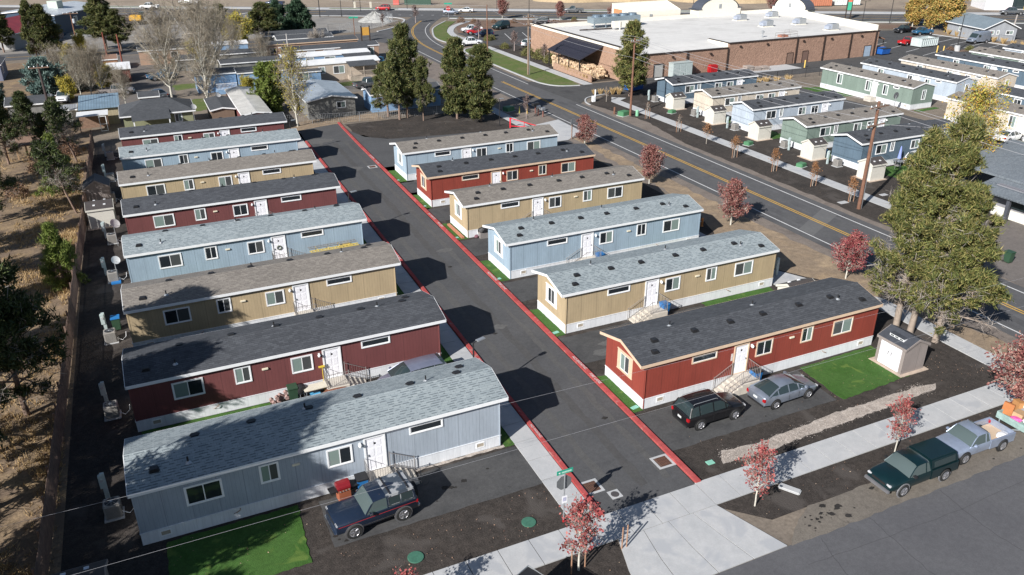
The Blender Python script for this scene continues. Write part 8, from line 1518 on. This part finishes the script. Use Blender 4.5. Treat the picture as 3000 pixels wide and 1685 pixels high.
t = thing('covered_hot_tub', 'rust-brown covered round tub next to the folding table', 'covered furniture', (7.3, 41.25, 0.02)); MB().lathe([(0.85, 0), (0.9, 0.5), (0.8, 0.62), (0.3, 0.68)], (0, 0, 0), 20).build('cover', BRC, t, smooth=True)
lump('covered_furniture', 'low rust-brown covered furniture at the foot of the nearest maroon home steps', 'covered furniture', (9.0, 41.1, 0.05), (0.8, 0.45, 0.45), BRC, 15)
t = thing('bird_house_stack', 'heap of small pinkish bird houses at the wall of the nearest maroon home', 'bird houses', (4.1, 42.5, 0.02)); rs = np.random.RandomState(9)
for i in range(9):
    x, y, z = rs.uniform(-0.45, 0.5), rs.uniform(-0.2, 0.25), rs.uniform(0, 0.45); MB().box(x-0.1, y-0.08, z, x+0.1, y+0.08, z+0.18).ext([(x-0.13, z+0.18), (x+0.13, z+0.18), (x, z+0.28)], y-0.1, y+0.1, 'y').build('bird_house', plain('pink_wood', (0.33, 0.22, 0.20), 0.9, var=0.25, scale=8), t)
tag(MB().tube([(0, 0, 0), (0.05, 0.25, 1.6)], 0.02, 5).box(-0.16, 0.2, 1.6, 0.2, 0.32, 1.68).build('broom', plain('broom_yellow', (0.65, 0.48, 0.05), 0.6), loc=(6.85, 42.6, 0.05)), 'yellow-headed broom leaning at the door of the nearest maroon home', 'broom')
# satellite dishes
def dish(x, y, h, rz, label, r=0.38):
    t = thing('satellite_dish', label, 'satellite dish', (x, y, 0), rz); MB().tube([(0, 0, 0), (0, 0, h), (0.1, 0, h+0.1)], 0.03, 6).build('mast', STEEL, t)
    o = MB().lathe([(0.05, 0.0), (r*0.6, 0.05), (r, 0.12), (r*1.02, 0.13), (r*0.6, 0.07)], (0, 0, 0), 18).build('reflector', plain('dish_grey', (0.5, 0.5, 0.5), 0.5), t, smooth=True); o.location = (0.1, 0, h+0.15); o.rotation_euler = (0.9, 0, 0.3)
    MB().tube([(0.1, 0, h), (0.12, -0.45, h+0.25)], 0.015, 4).build('feed_arm', STEEL, t); return t
dish(-4.35, 73.6, 1.9, 0.4, 'large satellite dish on a mast behind the middle maroon home', 0.42); dish(-4.5, 66.7, 1.2, 0.2, 'smaller satellite dish at the corner of the light blue wreath home', 0.34); dish(5.7, 113.2, 2.9, 0.2, 'satellite dish at the corner of the charcoal hip roof'); dish(9.6, 121.0, 2.6, 0.2, 'satellite dish behind the dark carport roof')
tag(MB().box(-0.35, -0.25, 0, 0.35, 0.25, 0.12).build('crate', BB, loc=(-4.6, 65.3, 0.02)), 'flat blue crate on the ground by the smaller satellite dish', 'crate')
# patio of the slate blue home
t = thing('patio_umbrella', 'closed blue patio umbrella beside the slate blue home', 'umbrella', (76.3, 61.6, 0)); MB().tube([(0, 0, 0), (0, 0, 2.3)], 0.025, 6).build('pole', STEEL, t); MB().lathe([(0.2, 1.0), (0.17, 1.3), (0.08, 2.2), (0.03, 2.4)], (0, 0, 0), 10).build('canopy', plain('umbrella_blue', (0.22, 0.28, 0.60), 0.8), t)
t = thing('patio_table', 'round grey patio table under the closed blue umbrella', 'table', (76.3, 61.6, 0)); MB().lathe([(0.6, 0.68), (0.6, 0.72)], (0, 0, 0), 16).build('table_top', STEEL, t)
for k in range(4): MB().tube([(0.4*math.cos(k*1.57), 0.4*math.sin(k*1.57), 0), (0.3*math.cos(k*1.57), 0.3*math.sin(k*1.57), 0.68)], 0.02, 4).build('leg', STEEL, t)
for k, (x, y) in enumerate(((75.5, 60.9), (78.0, 61.4))):
    t = thing('patio_chair', ('left' if k == 0 else 'right')+' grey patio chair on the turf by the blue umbrella', 'chair', (x, y, 0.03), k*2.0+0.5); MB().box(-0.28, -0.28, 0.38, 0.28, 0.28, 0.42).build('seat', RAILM, t); MB().box(-0.28, 0.26, 0.42, 0.28, 0.30, 0.95).build('backrest', RAILM, t)
    for sx in (-.25, .25):
        for sy in (-.25, .25): MB().tube([(sx, sy, 0), (sx, sy, 0.38)], 0.02, 4).build('leg', STEEL, t)
turf([(73.0, 58.2), (80, 58.6), (79.0, 61.9), (72.0, 62.0)], 90); turf([(71.5, 67.2), (74.2, 67.2), (74.2, 70.6), (71.5, 70.6)], 91); turf([(71.5, 76.8), (74.2, 76.8), (74.2, 80.0), (71.5, 80.0)], 92); turf([(71.5, 86.0), (74, 86), (74, 88.6), (71.5, 88.6)], 93); turf([(97.0, 92.4), (100.0, 91.2), (100.1, 98.7), (97.2, 99.5)], 94); turf([(100.5, 79.4), (105, 79.8), (105, 80.6), (100.5, 80.4)], 95); turf([(96.5, 62.5), (99, 60.5), (99.2, 74), (97, 74)], 96, G_LAWN)
# front row porch steps across the road
for i, y in enumerate(GY):
    t_ = homes[14+i]; MB().box(11.5, -1.1, 0, 12.8, -0.03, 0.68).build('steps', STEPC, t_); 
for k in range(6):
    t_ = homes[19+k]; MB().box(10.2, -1.2, 0, 11.5, -0.03, 0.68).build('steps', STEPC, t_)
# wreaths and door decorations
a = MB().tube([(0.16*math.cos(q*0.524), -0.05, 0.16*math.sin(q*0.524)) for q in range(13)], 0.05, 6); o = a.build('door_wreath', plain('wreath', (0.10, 0.12, 0.08), 0.9, var=0.4, scale=20)); o.location = (14.85-6.97, 62.9-0.0, 1.75); tag(o, 'round wreath hanging on the white door of the wreath home', 'wreath')
# dark corner box at the bottom edge
t = thing('box_trailer', 'roof corner of a black box trailer cut by the bottom edge', 'trailer', (10.6, 21.7, 0), 0.42); MB().box(-1.6, -1.6, 0.5, 0.9, 0.75, 1.9).build('box_body', DARK, t, bevel=0.03); MB().tube([(-1.6, 0.75, 1.92), (0.9, 0.75, 1.92), (0.9, -1.6, 1.92)], 0.03, 4).build('edge_rail', STEEL, t)
for sy in (-1.7, 0.8): wheel(t, -0.4, sy, 0.34, 1 if sy > 0 else -1, 0.2)
tag(MB().add([(0, 0, 0), (0.9, 0.3, 0.04), (1.2, -0.6, 0.03), (0.2, -0.7, 0.05), (0.1, 0.1, 0.3), (0.8, 0.0, 0.5), (0.6, -0.5, 0.35)], [(0, 4, 5), (0, 5, 1), (1, 5, 2), (2, 5, 6), (2, 6, 3), (3, 6, 4), (3, 4, 0), (4, 6, 5)]).build('boulder', CONC, loc=(52.6, 172.0, 0)), 'pale boulder near the road bend', 'boulder')
for o in bpy.data.objects:
    if 'roofname' in o: del o['roofname']
